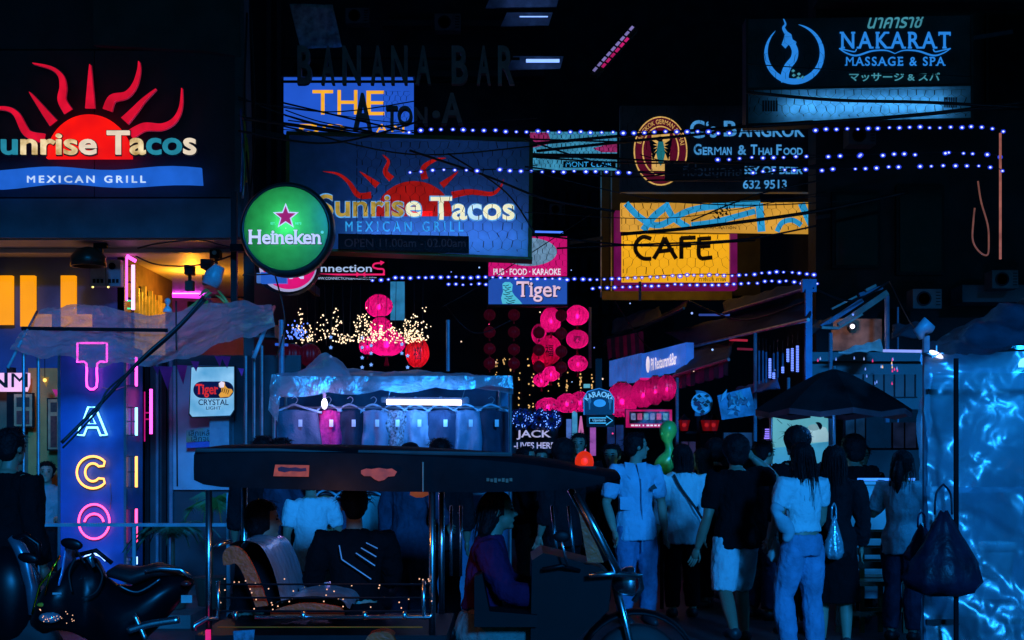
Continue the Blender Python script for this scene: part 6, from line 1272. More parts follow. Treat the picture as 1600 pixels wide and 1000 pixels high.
def remesh(mb, vox, it=6, disp=0., fs=9., off=Vector((0, 0, 0))):
    me = mb.mesh('tmp', None); ob = bpy.data.objects.new('tmp', me); COL.objects.link(ob)
    r = ob.modifiers.new('r', 'REMESH'); r.mode = 'VOXEL'; r.voxel_size = vox; r.use_smooth_shade = True
    s = ob.modifiers.new('s', 'SMOOTH'); s.factor = .5; s.iterations = it
    dg = bpy.context.evaluated_depsgraph_get(); out = bpy.data.meshes.new_from_object(ob.evaluated_get(dg))
    bpy.data.objects.remove(ob); bpy.data.meshes.remove(me)
    if disp:
        ns = [v.normal.copy() for v in out.vertices]
        for v, n in zip(out.vertices, ns):
            q = Vector((v.co.x * fs, v.co.y * fs, v.co.z * fs * .55)); v.co += n * disp * (mn.noise(q) + .6 * (1 - 2 * abs(mn.noise(q * 1.7 + Vector((3, 1, 2))))))
    for v in out.vertices: v.co -= off
    out.polygons.foreach_set('use_smooth', [True] * len(out.polygons)); return out
DEF = dict(shR=(.103, 0, .815), shL=(-.103, 0, .815), elR=(.135, -.015, .635), elL=(-.135, -.015, .635), wrR=(.142, .03, .49), wrL=(-.142, .03, .49), hiR=(.05, 0, .515), hiL=(-.05, 0, .515), knR=(.056, .012, .285), knL=(-.056, .012, .285), anR=(.06, -.012, .045), anL=(-.06, -.012, .045), neck=(0, -.008, .85), head=(0, .012, .93), pel=(0, 0, .53), chest=(0, 0, .73))
def person(label, px, Y, H, yaw, J=None, top=None, bottom=None, hair='short', skin=skin_m, z0=0., group=None, female=False, face=None, shoes=True, fat=1.):
    j = dict(DEF); j.update(J or {}); base = Vector(((px - 800) / F * Y, Y, z0)); rot = Matrix.Rotation(R(yaw), 3, 'Z')
    root = thing('person', label, 'person', base, group)
    V_ = lambda p: base + rot @ (Vector(p) * H)
    G_ = {k: V_(v) for k, v in j.items()}
    ax, ay = rot @ Vector((1, 0, 0)), rot @ Vector((0, 1, 0))
    def ring(c, rx, ry, n=18): return [c + ax * (rx * H * math.cos(t)) + ay * (ry * H * math.sin(t)) for t in (2 * math.pi * i / n for i in range(n))]
    sw = .92 if female else 1.
    def torso(mb, g=0., lo=None, hi=None):
        P0, C0, N0 = G_['pel'], G_['chest'], G_['neck']; up = (C0 - P0) / .2
        pts = [(P0 - up * .035, .09, .07), (P0, .095, .074), (P0.lerp(C0, .3), .087 * fat, .066 * fat), (P0.lerp(C0, .5), (.076 if female else .083) * fat, .06 * fat), (P0.lerp(C0, .8), .09 * sw * fat, .066 * fat), (C0, .098 * sw, .068), (C0.lerp(N0, .45), .1 * sw, .06), (C0.lerp(N0, .72), .078 * sw, .05), (N0, .036, .038)]
        if lo is not None: pts = [p for i, p in enumerate(pts) if i >= lo]
        if hi is not None: pts = pts[:hi]
        mb.rings([ring(c, rx * .93 + g, ry * .95 + g) for c, rx, ry in pts])
    def limb(mb, ks, rs, g=0., n=12):
        pts, rr2 = [], []
        for a, b, ra, rb in zip(ks, ks[1:], rs, rs[1:]):
            for q in range(5): t = q / 5; pts.append(a.lerp(b, t)); rr2.append((ra + (rb - ra) * t + .006 * math.sin(math.pi * t) + g) * H)
        pts.append(ks[-1]); rr2.append((rs[-1] + g) * H); mb.tube(pts, rr2, n)
    b = MB(); torso(b); hd = G_['head']
    fd = Matrix.Rotation(R(face if face is not None else yaw), 3, 'Z'); fx, fy = fd @ Vector((1, 0, 0)), fd @ Vector((0, 1, 0))
    b.tube([G_['neck'] - Vector((0, 0, .03 * H)), hd - Vector((0, 0, .03 * H))], [.034 * H, .03 * H], 12)
    b.ell(hd + Vector((0, 0, .014 * H)), (.046 * H, .055 * H, .056 * H), 16, 12, fd); b.ell(hd + fy * .018 * H - Vector((0, 0, .022 * H)), (.034 * H, .036 * H, .045 * H), 14, 10, fd)
    b.tube([hd + fy * .05 * H + Vector((0, 0, .012 * H)), hd + fy * .067 * H - Vector((0, 0, .012 * H)), hd + fy * .05 * H - Vector((0, 0, .017 * H))], [.005 * H, .0085 * H, .006 * H], 8)
    b.ell(hd + fy * .052 * H - Vector((0, 0, .032 * H)), (.014 * H, .007 * H, .0065 * H), 10, 6, fd); b.ell(hd + fy * .044 * H - Vector((0, 0, .052 * H)), (.015 * H, .013 * H, .011 * H), 10, 6, fd)
    for s_ in (-1, 1): b.ell(hd + fx * s_ * .047 * H - fy * .004 * H, (.006 * H, .012 * H, .018 * H), 8, 8, fd)
    for s_ in 'RL':
        limb(b, [G_['chest'].lerp(G_['sh' + s_], .6) , G_['sh' + s_], G_['el' + s_], G_['wr' + s_]], [.034, .032, .023, .0155]); limb(b, [G_['hi' + s_], G_['kn' + s_], G_['an' + s_]], [.052, .033, .021])
        a = G_['an' + s_]; b.tube([a + Vector((0, 0, -.01 * H)) - ay * .02 * H, a + ay * .03 * H - Vector((0, 0, .02 * H)), a + ay * .09 * H - Vector((0, 0, .032 * H))], [.024 * H, .024 * H, .014 * H], 10)
        w, d = G_['wr' + s_], (G_['wr' + s_] - G_['el' + s_]).normalized(); b.ell(w + d * .03 * H, (.014 * H, .023 * H, .033 * H), 10, 8, (d.to_track_quat('Z', 'Y')).to_matrix() @ Matrix.Rotation(R(0), 3, 'Z'))
    me = remesh(b, .0085 * (Y / 12) ** .5, 4, 0, 9, base); me.materials.append(skin)
    bm_ = bmesh.new(); bm_.from_mesh(me); fm = MB()      # five fingers rooted in each palm
    for s_ in 'RL':
        w, d = G_['wr' + s_], (G_['wr' + s_] - G_['el' + s_]).normalized(); M = d.to_track_quat('Z', 'Y').to_matrix(); side = M @ Vector((0, 1, 0)); curl = M @ Vector((1, 0, 0)) * (-1 if s_ == 'R' else 1)
        for i, (o, l) in enumerate(((-.017, .04), (-.006, .047), (.006, .044), (.017, .035))):
            p0 = w + d * .05 * H + side * o * H; fm.tube([p0, p0 + d * l * .5 * H + curl * .004 * H, p0 + d * l * H + curl * .016 * H], [.0052 * H, .005 * H, .0036 * H], 6)
        p0 = w + d * .022 * H - side * .018 * H; fm.tube([p0, p0 + d * .02 * H - side * .013 * H, p0 + d * .042 * H - side * .014 * H], [.006 * H, .0055 * H, .004 * H], 6)
    k0 = [bm_.verts.new(p - base) for p in fm.v]
    for f_ in fm.f:
        try: bm_.faces.new([k0[i] for i in f_]).smooth = True
        except ValueError: pass
    bm_.to_mesh(me); bm_.free(); link('body', me, root)
    if top:
        m_, sl_len, hem = top; t = MB(); torso(t, .010, None if hem else 2, 8); t.rings([ring(G_['chest'].lerp(G_['neck'], .6), .085, .06), ring(G_['chest'].lerp(G_['neck'], .9), .055, .052)])
        if hem: P0 = G_['pel']; up = (G_['chest'] - P0) / .2; t.rings([ring(P0 - up * hem, .11, .093), ring(P0 + up * .02, .107, .09), ring(P0 + up * .06, .094, .076)])
        for s_ in 'RL':
            sh_, el, wr = G_['sh' + s_], G_['el' + s_], G_['wr' + s_]
            ks = [G_['chest'].lerp(sh_, .55), sh_, sh_.lerp(el, min(1, sl_len * 2))] if sl_len <= .5 else [G_['chest'].lerp(sh_, .55), sh_, el, el.lerp(wr, sl_len * 2 - 1)]
            limb(t, ks, [.04, .037, .031] if sl_len <= .5 else [.042, .04, .031, .027], .006)
        me = remesh(t, .0105, 3, .010, 17, base); me.materials.append(CL[m_]); link('shirt', me, root)
    if bottom:
        m_, ln = bottom; t = MB(); P0 = G_['pel']; up = (G_['chest'] - P0) / .2
        t.rings([ring(P0 - up * .05, .09, .078), ring(P0 - up * .01, .1, .082), ring(P0 + up * .045, .092, .072)])
        if ln == 'skirt': t.rings([ring(P0 + up * .04, .09, .07), ring(P0 - up * .1, .115, .1), ring(P0 - up * .3, .13, .12)])
        else:
            for s_ in 'RL':
                h_, kn, an = G_['hi' + s_], G_['kn' + s_], G_['an' + s_]
                ks, rs_ = ([h_, kn, kn.lerp(an, .92)], [.056, .039, .033]) if ln == 'long' else ([h_, h_.lerp(kn, 1.08)], [.056, .05])
                limb(t, ks, rs_, .006)
        me = remesh(t, .0105, 3, .010, 15, base); me.materials.append(CL[m_]); link('trousers' if ln == 'long' else 'shorts' if ln == 'short' else 'skirt', me, root)
    t = MB(); hc = hd + Vector((0, 0, .022 * H)) - fy * .008 * H
    t.ell(hc, (.054 * H, .06 * H, .056 * H), 16, 12, fd)
    if hair == 'short': t.ell(hd - fy * .028 * H, (.045 * H, .034 * H, .05 * H), 14, 10, fd)
    if hair == 'full': t.ell(hd + Vector((0, 0, .02 * H)) - fy * .012 * H, (.068 * H, .068 * H, .066 * H), 16, 12, fd); t.ell(hd - fy * .03 * H - Vector((0, 0, .02 * H)), (.056 * H, .04 * H, .05 * H), 14, 10, fd)
    if hair == 'bun': t.ell(hd - fy * .03 * H, (.048 * H, .036 * H, .05 * H), 14, 10, fd); t.ell(hd - fy * .06 * H + Vector((0, 0, .03 * H)), .026 * H, 12, 8)
    if hair in ('long', 'bob', 'tail'):
        L_ = {'long': .2, 'bob': .1, 'tail': .06}[hair]
        t.rings([[c + fx * (rx * H * math.cos(q)) + fy * (ry * H * math.sin(q)) for q in (2 * math.pi * i / 16 for i in range(16))] for c, rx, ry in ((hd + Vector((0, 0, .03 * H)) - fy * .02 * H, .05, .042), (hd - Vector((0, 0, .03 * H)) - fy * .026 * H, .056, .038), (hd - Vector((0, 0, L_ * .7 * H)) - fy * .045 * H, .058 if hair != 'tail' else .03, .028), (hd - Vector((0, 0, L_ * H)) - fy * .05 * H, .04 if hair != 'tail' else .02, .016))])
        if hair == 'tail': t.tube([hd - fy * .06 * H + Vector((0, 0, .01 * H)), hd - fy * .085 * H - Vector((0, 0, .06 * H)), hd - fy * .075 * H - Vector((0, 0, .17 * H))], [.02 * H, .026 * H, .008 * H], 10)
    me = remesh(t, .010, 3, .006, 30, base)
    # keep the face clear: push hair verts behind the hairline
    for v in me.vertices:
        p = v.co + base - hd; yy = p.dot(fy) / H; zz = p.z / H
        if yy > .022 and zz < .045: v.co -= fy * (yy - .022) * H
    me.materials.append(hair_m); ho = link('hair', me, root)
    st_ = MB(); rq = random.Random(int(px * 3 + Y * 10)); ln_ = {'long': .24, 'bob': .13, 'tail': .2}.get(hair, .035)
    for i in range(150 if ln_ > .1 else 110):
        a = rq.uniform(0, 2 * math.pi); back = -math.sin(a)
        if back < -.35 and ln_ > .1: a = -a
        e = rq.uniform(-.1, 1.1); d0 = fx * math.cos(a) * math.cos(e) * .056 * H + fy * math.sin(a) * math.cos(e) * .06 * H + Vector((0, 0, math.sin(e) * .058 * H))
        p0 = hc + d0; L2 = ln_ * H * rq.uniform(.5, 1.15); o2 = d0.normalized()
        if ln_ > .1: pts_ = [p0, p0 + o2 * .012 * H - Vector((0, 0, L2 * .4)), p0 + o2 * rq.uniform(-.01, .012) * H - fy * .025 * H - Vector((0, 0, L2))]
        else: pts_ = [p0 - o2 * .01 * H, p0 + o2 * .008 * H, p0 + o2 * .012 * H + Vector((rq.gauss(0, .012), rq.gauss(0, .012), rq.gauss(-.012, .01))) * H]
        if (pts_[-1] - hd).dot(fy) / H > .02 and (pts_[-1] - hd).z / H < .04: continue
        st_.tube(pts_, [.0028, .0026, .0008], 3)
    st_.build('strands', hair_m, ho, fix=False, kind='stuff')
    ey = MB()
    for s_ in (-1, 1): ey.ell(hd + fy * .049 * H + fx * s_ * .019 * H + Vector((0, 0, .008 * H)), (.0085 * H, .005 * H, .004 * H), 8, 6, fd).ell(hd + fy * .052 * H + fx * s_ * .02 * H + Vector((0, 0, .021 * H)), (.013 * H, .004 * H, .0025 * H), 8, 6, fd)
    ey.build('eyes', hair_m, root, True)
    if shoes:
        for s_ in 'RL':
            a = G_['an' + s_]; sb = MB(); sb.tube([a - ay * .03 * H - Vector((0, 0, .018 * H)), a + ay * .01 * H - Vector((0, 0, .014 * H)), a + ay * .06 * H - Vector((0, 0, .024 * H)), a + ay * .105 * H - Vector((0, 0, .03 * H))], [.026 * H, .03 * H, .026 * H, .014 * H], 10); sb.build('shoe', mat('dark shoe leather', (.02, .02, .022), .5), root, True)
    return root, G_, V_, H
def strap(root, pts, w, m, name='strap'): return MB().tube(ramp_pts([tuple(p) for p in pts], 5), w, 6).build(name, m, root, True)
straight = dict(anR=(.06, -.012, .045))
# man in the pale blue shirt, looking past the taxi
r, G_, V_, H = person('man in a pale blue button shirt and jeans looking sideways beside the taxi', 993, 13, 1.76, 200, dict(elR=(.16, -.02, .64), wrR=(.155, .07, .5), elL=(-.16, -.02, .64), wrL=(-.15, .04, .49), knL=(-.06, .03, .285), anL=(-.07, .0, .045)), ('pale denim shirt', .42, .085), ('blue jeans', 'long'), 'short', skin_m, face=-75)
f = Fr(13 - .135)
for s_ in (-1, 1): f.poly('collar', [(993 + s_ * 2, 724), (993 + s_ * 17, 722), (993 + s_ * 15, 740), (993 + s_ * 7, 750)], 0, .02, CL['pale denim shirt'], r)
f.stroke(MB(), [(1001, 748), (1003, 800), (1004, 862)], 1.4, .02, .015).build('placket', mat('shirt seam', (.2, .26, .36), .9), r); f.poly('chest_pocket', [(969, 776), (989, 778), (988, 798), (969, 796)], .0, .012, CL['pale denim shirt'], r); f.poly('chest_badge', [(1017, 760), (1022, 756), (1027, 763), (1016, 766)], .02, .01, black_p, r)
r, G_, V_, H = person('person in a white shirt with a black strap across the back', 1066, 13.6, 1.66, 8, None, ('cream blouse', .8, .1), ('black cotton', 'long'), 'bob', female=True)
strap(r, [V_((-.07, -.075, .83)), V_((-.03, -.09, .75)), V_((.05, -.1, .64)), V_((.115, -.09, .54))], .013, mat('black webbing', (.01, .01, .012), .6))
r, G_, V_, H = person('man in a black tee and white shorts raising his hand to his head', 1150, 11.6, 1.72, 15, dict(elR=(.225, .04, .80), wrR=(.11, .05, .90), elL=(-.155, -.02, .62), wrL=(-.185, .03, .47), knR=(.072, .1, .29), anR=(.085, .09, .05), knL=(-.07, -.02, .285), anL=(-.09, -.18, .1)), ('black cotton', .4, .06), ('white shorts cotton', 'short'), 'full', skin2)
r, G_, V_, H = person('tall person with bushy dark hair in black behind the woman in jeans', 1246, 12.3, 1.80, 30, None, ('black cotton', .8, .06), ('charcoal cotton', 'long'), 'full')
r, G_, V_, H = person('woman in a white tee tucked into high washed jeans', 1254, 10.9, 1.66, 28, dict(elL=(-.14, .02, .635), wrL=(-.09, .13, .56), elR=(.13, .02, .64), wrR=(.10, .12, .54), knL=(-.075, .05, .285), knR=(.055, .0, .285), anL=(-.075, -.0, .045), anR=(.06, -.02, .045)), ('white tee cotton', .3, 0), ('washed jeans', 'long'), 'long', female=True)
c = P(1232, 812, 10.75); MB().tube(ramp_pts([tuple(P(x, y, 10.7)) for x, y in ((1218, 788), (1213, 800), (1222, 815), (1232, 832), (1226, 846))], 4), [.03, .05, .055, .05, .04, .04, .04, .05, .06, .06, .06, .055, .05, .045, .04, .03, .02][:17], 10).build('folded_jacket', mat('pale folded cloth', (.45, .5, .55), .8, 0, .2, 9, .5, 14), None, True, label='pale jacket folded over the arm of the woman in jeans', cat='jacket')
r, G_, V_, H = person('woman in dark clothes with a silver bag beside the woman in jeans', 1303, 11.5, 1.64, -10, dict(elR=(.14, -.02, .64), wrR=(.135, .04, .5)), ('charcoal cotton', .95, .12), ('black cotton', 'skirt'), 'long', female=True)
r, G_, V_, H = person('woman with dark hair and a pale blouse facing the booth', 1410, 11.9, 1.60, -35, dict(elR=(.15, .05, .66), wrR=(.12, .12, .56), elL=(-.16, -.0, .66), wrL=(-.08, .1, .78)), ('cream blouse', .42, .07), ('dark jeans', 'long'), 'tail', female=True)
r, G_, V_, H = person('man in a dark coat standing in shadow behind the motorbike', 14, 9.2, 1.74, -25, None, ('black cotton', .95, .14), ('black cotton', 'long'), 'short', skin2)
r, G_, V_, H = person('diner in a grey shirt seated in the ochre dining room', 74, 16.1, 1.7, 190, dict(pel=(0, 0, .36), chest=(0, 0, .56), neck=(0, 0, .68), head=(0, .02, .76), shR=(.112, 0, .645), shL=(-.112, 0, .645), elR=(.15, .05, .48), elL=(-.15, .05, .48), wrR=(.1, .2, .46), wrL=(-.1, .2, .46), hiR=(.05, 0, .345), hiL=(-.05, 0, .345), knR=(.06, .24, .35), knL=(-.06, .24, .35), anR=(.06, .22, .1), anL=(-.06, .22, .1)), ('grey shirt', .4, 0), ('charcoal cotton', 'long'), 'short', z0=.06)
r, G_, V_, H = person('person in a white tee with a sling strap browsing the clothes stall', 486, 11.5, 1.45, 10, dict(head=(.0, .04, .925), elR=(.16, .03, .64), wrR=(.13, .14, .6)), ('white tee cotton', .38, .1), ('khaki cloth', 'long'), 'short', skin_m)
SEAT = dict(pel=(0, 0, .36), chest=(0, .03, .56), neck=(0, .04, .68), head=(0, .07, .765), shR=(.112, .03, .645), shL=(-.112, .03, .645), elR=(.15, .1, .49), elL=(-.15, .1, .49), wrR=(.13, .26, .47), wrL=(-.13, .26, .47), hiR=(.05, 0, .345), hiL=(-.05, 0, .345), knR=(.07, .25, .34), knL=(-.07, .25, .34), anR=(.07, .27, .1), anL=(-.07, .27, .1))
r, G_, V_, H = person('person in a black top with thin white stripes seated sideways in the taxi', 556, 8.8, 1.66, 12, SEAT, ('black cotton', .7, 0), ('black cotton', 'long'), 'short', z0=-.02)
for i, (a, b) in enumerate((((572, 848), (590, 857)), ((564, 856), (588, 870)), ((556, 864), (586, 884)), ((534, 874), (580, 905)), ((530, 852), (534, 874)))): Fr(8.8 - .15).stroke(MB(), [a, b], 1.6, 0, .01).build('stripe', mat('pale stripe cloth', (.5, .55, .6), .8), r)
person('taxi driver in a plum shirt with long dark hair on the front seat', 748, 8.5, 1.68, -90, SEAT, ('plum cotton', .8, 0), ('khaki cloth', 'long'), 'bob', skin2, z0=-.05)
person('passenger in dark clothes slumped on the silver rear bench', 384, 8.85, 1.62, -80, SEAT, ('charcoal cotton', .8, 0), ('black cotton', 'long'), 'full', skin2, z0=-.08)
for lb_, x, Y, H_, yw, hr, tp in (('dark haired person browsing trousers, head just above the taxi roof', 411, 12.0, 1.72, 5, 'short', 'charcoal cotton'), ('person with wavy hair pinned up before the navy trousers', 687, 12.0, 1.70, 10, 'bun', 'charcoal cotton'), ('young man with a dark fringe peering over the taxi front', 957, 13.8, 1.66, 160, 'short', 'charcoal cotton'), ('tall silhouetted man before the lilac panels', 905, 16.5, 1.80, 170, 'short', 'black cotton'), ('silhouetted woman before the bar sign', 845, 16.6, 1.62, 190, 'bob', 'black cotton'), ('person in black under the red glass lamps', 1118, 15.2, 1.72, 25, 'full', 'black cotton'), ('silhouetted person before the kiosk counter', 1345, 14.6, 1.66, 185, 'short', 'black cotton')):
    person(lb_, x, Y, H_, yw, None, (tp, .8, .08), ('black cotton', 'long'), hr, skin2, group='people further up the street' if Y > 13 else None)
# bags
def bag(name, label, px, y0, y1, w, Y, m, hm=None):
    k = Y / F; r = thing(name, label, 'bag', P(px, y1, Y)); rr_ = []
    for t, ws in ((0, .12), (.15, .3), (.38, .58), (.6, .9), (.82, 1.06), (.95, .92), (1, .6)):
        y = y0 + (y1 - y0) * t; rr_.append([P(px, y, Y) + Vector((w / 2 * k * ws * math.cos(q) * (1 + .13 * math.sin(q * 5 + t * 6)), w / 3.2 * k * ws * math.sin(q) * (1 + .1 * math.sin(q * 7)), .015 * math.sin(q * 4 + t * 9))) for q in (2 * math.pi * i / 24 for i in range(24))])
    MB().rings(rr_).build('sack', m, r, True)
    for s_ in (-1, 1): MB().tube(ramp_pts([tuple(P(px + s_ * w * .12, y0 + 4, Y)), tuple(P(px + s_ * w * .1, y0 - (y1 - y0) * .22, Y + s_ * .02)), tuple(P(px, y0 - (y1 - y0) * .34, Y))], 5), .008, 6).build('handle', hm or m, r, True)
    return r
bag('shopping_bag', 'bulging dark purple plastic shopping bag hung from the booth bar', 1474, 800, 928, 112, 10.5, mat('dark purple plastic', (.022, .012, .026), .4, 0, .5, 7, .8, 9, spec=.25)); bag('shopping_bag', 'plum plastic bag tucked behind the bulging bag', 1440, 820, 880, 50, 10.9, mat('plum plastic', (.12, .02, .06), .3, 0, .5, 7, .8, 9))
bag('silver_bag', 'crinkled silver bag held by the woman in dark clothes', 1303, 808, 872, 30, 11.2, mat('silver foil plastic', (.55, .6, .66), .25, .6, .3, 8, .9, 14)); bag('handbag', 'small pale leather handbag hanging beside the woman in jeans', 1212, 840, 876, 24, 11.0, mat('pale leather', (.35, .38, .36), .5))
# ------------------------------------------------------------------ dim clutter of the side street
def aircon(px, py, w, h, Y, label):
    r = thing('air_conditioner', label, 'air conditioner', P(px, py + h / 2, Y)); f = Fr(Y)
    f.rect('housing', px - w / 2, py - h / 2, px + w / 2, py + h / 2, .25, .3, mat('grey unit enamel', (.12, .13, .14), .6, 0, .3, 6), r)
    MB().lathe(f.pt(px - w * .12, py, .25), [(h * .38 * Y / F, 0), (h * .38 * Y / F, .015), (h * .3 * Y / F, .015), (h * .28 * Y / F, .0)], 18, 'y').build('fan_ring', black_metal, r)
    for i in range(5): f.rect('grille_bar', px + w * .3, py - h * .35 + i * h * .16, px + w * .46, py - h * .35 + i * h * .16 + 1.2, .26, .01, black_metal, r)
for x, y, w, h, Y, lb in ((700, 40, 40, 26, 29.3, 'air conditioner high on the block beside the strip lights'), (560, 30, 36, 24, 29.3, 'air conditioner above the tall grey letters'), (1340, 218, 42, 28, 18.4, 'air conditioner between the dark shophouse windows'), (1440, 470, 44, 30, 18.2, 'air conditioner under the weathered ledge'), (1560, 440, 40, 28, 18.2, 'air conditioner beneath the looped wire'), (870, 330, 24, 16, 30, 'small air conditioner above the pub sign'), (420, 520, 30, 20, 15.9, 'air conditioner beside the canopy hoop')): aircon(x, y, w, h, Y, lb)
bx_m = mat('bracket steel', (.1, .11, .12), .5, .5)
for (x0, y0, x1, y1, Y, lb) in ((448, 214, 378, 200, 16.1, 'steel bracket arm holding the blue hanging sign'), (452, 380, 392, 372, 16.1, 'lower steel arm behind the green beer sign'), (1272, 190, 1330, 182, 18.6, 'steel arm between the food sign and the dark wall'), (1276, 340, 1340, 330, 18.7, 'steel arm carrying the yellow banner'), (1518, 60, 1580, 50, 17.2, 'upper steel arm of the massage sign'), (1518, 170, 1585, 165, 17.2, 'lower steel arm of the massage sign'), (888, 380, 940, 372, 19.4, 'steel arm tying the pub sign to the olive box')):
    MB().bar(P(x0, y0, Y), P(x1, y1, Y + .5), .05, .05).build('sign_bracket', bx_m, None, label=lb, cat='bracket')
sp_m = mat('bluish steel pole', (.25, .32, .42), .4, .5)
for x, y0, y1, r_, Y, lb in ((922, 480, 575, .025, 22, 'slim pale pole beside the lantern chains'), (700, 500, 580, .02, 15, 'thin pole rising behind the stall roof'), (1000, 440, 470, .02, 20, 'short pole under the cafe sign'), (1298, 520, 700, .02, 14.4, 'thin pole before the kiosk counter'), (1180, 520, 690, .022, 16.8, 'awning pole beside the hanging light sticks'), (1058, 590, 700, .022, 18.6, 'awning pole beside the large lanterns'), (440, 500, 590, .03, 14.6, 'thick pipe beside the blue fairy lights'), (1232, 590, 700, .018, 15.6, 'thin pole behind the market umbrella')):
    MB().tube([P(x, y0, Y), P(x, y1, Y)], r_, 8).build('street_pole', sp_m, None, label=lb, cat='pole')
# receding stall roofs between the awnings and the kiosk
for i, (c4, lb) in enumerate(((((1150, 600, 17.5), (1215, 590, 16.6), (1218, 606, 16.2), (1146, 616, 17.1)), 'low blue tarpaulin roof behind the food photo board'), (((1270, 500, 17.6), (1300, 492, 17.4), (1302, 512, 16.6), (1268, 520, 16.8)), 'scrap of tarpaulin beside the kiosk boards'), (((960, 500, 24), (1030, 478, 22.5), (1034, 498, 21.8), (956, 522, 23.4)), 'grey tin roof below the cafe sign'), (((1395, 510, 15.8), (1440, 500, 15.4), (1444, 522, 15), (1392, 530, 15.4)), 'dark awning scrap beside the booth knot'))):
    sheet('tarpaulin_roof', c4, mat(('dull blue tarpaulin', 'grey tarpaulin', 'grey tin sheet', 'dark teal tarpaulin')[i], ((.06, .12, .22), (.08, .09, .1), (.12, .13, .14), (.03, .06, .08))[i], .5, 0, .4, 4, .4, 8), None, 18, 8, .06, 40 + i, 3, thick=.015, label=lb, cat='tarpaulin')
rn = random.Random(77)
for i, (x0, y0, x1, y1, Y, col, st, lb) in enumerate(((1140, 531, 1168, 534, 18.4, (190, 40, 70), .7, 'thin red light strip above the plum valance'), (1152, 545, 1176, 548, 18.2, (120, 30, 60), .7, 'short red light strip beside the awning pole'), (1092, 492, 1140, 494, 19.5, (60, 90, 190), .6, 'thin blue light strip under the upper awning'), (836, 362, 880, 365, 21, (70, 120, 255), 1.4, 'bright blue light strip above the pub sign'), (1380, 548, 1440, 551, 14.6, (150, 170, 255), .9, 'pale light strip on the dark counter beside the booth'), (953, 640, 976, 643, 18.5, (200, 20, 110), .8, 'magenta light strip over the menu light box'), (1000, 592, 1048, 594.5, 19, (215, 20, 120), 1.0, 'magenta light strip under the blue restaurant sign'), (430, 538, 450, 541, 15, (40, 90, 200), .9, 'short blue light strip beside the canopy post'))):
    MB().tube([P(x0, y0, Y), P(x1, y1 - 2, Y)], .016, 6).build('light_strip', emi('strip %d' % i, col, st), None, label=lb, cat='light')
for i, (x0, y0, x1, y1, Y, col, lb) in enumerate(((1064, 690, 1088, 760, 20, (34, 10, 30), 'dim plum lit doorway under the red lamps'), (1130, 676, 1176, 700, 18.5, (14, 30, 60), 'dim blue lit shop window behind the crowd'), (1320, 650, 1352, 700, 15.4, (10, 34, 60), 'dim teal lit stall window under the umbrella'), (1394, 660, 1432, 700, 15, (16, 26, 50), 'dim lit glass case beside the booth'), (948, 664, 975, 705, 21, (16, 40, 90), 'dim blue lit shop window below the big lanterns'), (690, 585, 760, 610, 26, (8, 14, 30), 'faint lit shop window behind the stall roof'), (1300, 585, 1430, 620, 16.2, (8, 20, 38), 'faint glazed front of the kiosk counter'))):
    r = thing('shop_window', lb, 'window', P((x0 + x1) / 2, y1, Y)); f = Fr(Y); f.rect('pane', x0, y0, x1, y1, 0, .05, emi('dim pane %d' % i, col, .9, .6, 6), r)
    n = max(2, int((x1 - x0) / 16))
    for q in range(n + 1): f.rect('mullion', x0 + (x1 - x0) * q / n - .8, y0, x0 + (x1 - x0) * q / n + .8, y1, .02, .04, black_metal, r)
    f.rect('sill', x0 - 2, y1, x1 + 2, y1 + 2, .04, .1, black_metal, r)
for i in range(34):   # small lamps scattered along the shops
    x = rn.choice((rn.uniform(900, 1000), rn.uniform(1050, 1180), rn.uniform(1180, 1440), rn.uniform(690, 900))); y = rn.uniform(450, 690) if x > 900 else rn.uniform(380, 600); Y = rn.uniform(20, 27) if x < 1050 else rn.uniform(16, 19)
    c_ = rn.choice(((255, 220, 190), (150, 180, 255), (120, 150, 255), (255, 70, 140), (150, 190, 255)))
    MB().ell(P(x, y, Y), rn.uniform(.007, .016), 6, 4).build('tiny_lamp', emi('tiny lamp %d %d %d' % c_, c_, 1.3), None, label='tiny glowing lamp among the dark shops of the side street', cat='lamp', group='tiny lamps along the side street')
# bunting of star flags and drooping wires over the shops
for p, lb in ((((1075, 470, 19), (1160, 500, 18), (1262, 470, 16)), 'drooping wire between the cafe sign and the blue post'), (((1270, 450, 16), (1330, 470, 16.4), (1390, 440, 16.6)), 'drooping wire from the blue post to the kiosk'), (((960, 470, 21), (1010, 540, 21), (1060, 560, 20)), 'loose wire looping below the narrow awning'), (((1390, 440, 16), (1420, 500, 15), (1440, 520, 12)), 'wire sagging towards the booth knot'), (((690, 470, 18), (740, 520, 18), (800, 500, 18)), 'slack wire behind the dark lanterns'), (((430, 430, 14.4), (445, 500, 14.4), (432, 560, 14.2)), 'slack wire below the round pink sign'), (((275, 470, 13), (276, 620, 13), (277, 760, 13)), 'thin taut wire in front of the plastic canopy'), (((386, 20, 15.3), (382, 180, 15.2), (392, 330, 14.9)), 'cable bundle running down the corner post'), (((392, 20, 15.3), (398, 200, 15.2), (388, 330, 14.9)), 'second cable of the corner post bundle')):
    cable(p, .012 if 'post' in lb else .008, lb, None, 'hanging_cable')
cc = thing('corner_conduit', 'bundle of blue, amber and steel conduits on the corner post', 'conduit', P(380, 300, 15.1))  # blue and amber are the pipes' own colours
for i, (x, y0, y1, m_) in enumerate(((376, 170, 300, mat('blue conduit', (.1, .25, .7), .25, .4)), (381, 180, 290, mat('amber conduit', (.8, .4, .06), .3, .4)), (385, 215, 285, mat('amber conduit', (.8, .4, .06), .3, .4)), (379, 225, 310, steel))): MB().tube(ramp_pts([tuple(P(x, y0, 15.1)), tuple(P(x + 3, (y0 + y1) / 2, 15.1)), tuple(P(x, y1, 15.1))], 4), .012, 8).build('pipe', m_, cc, True)
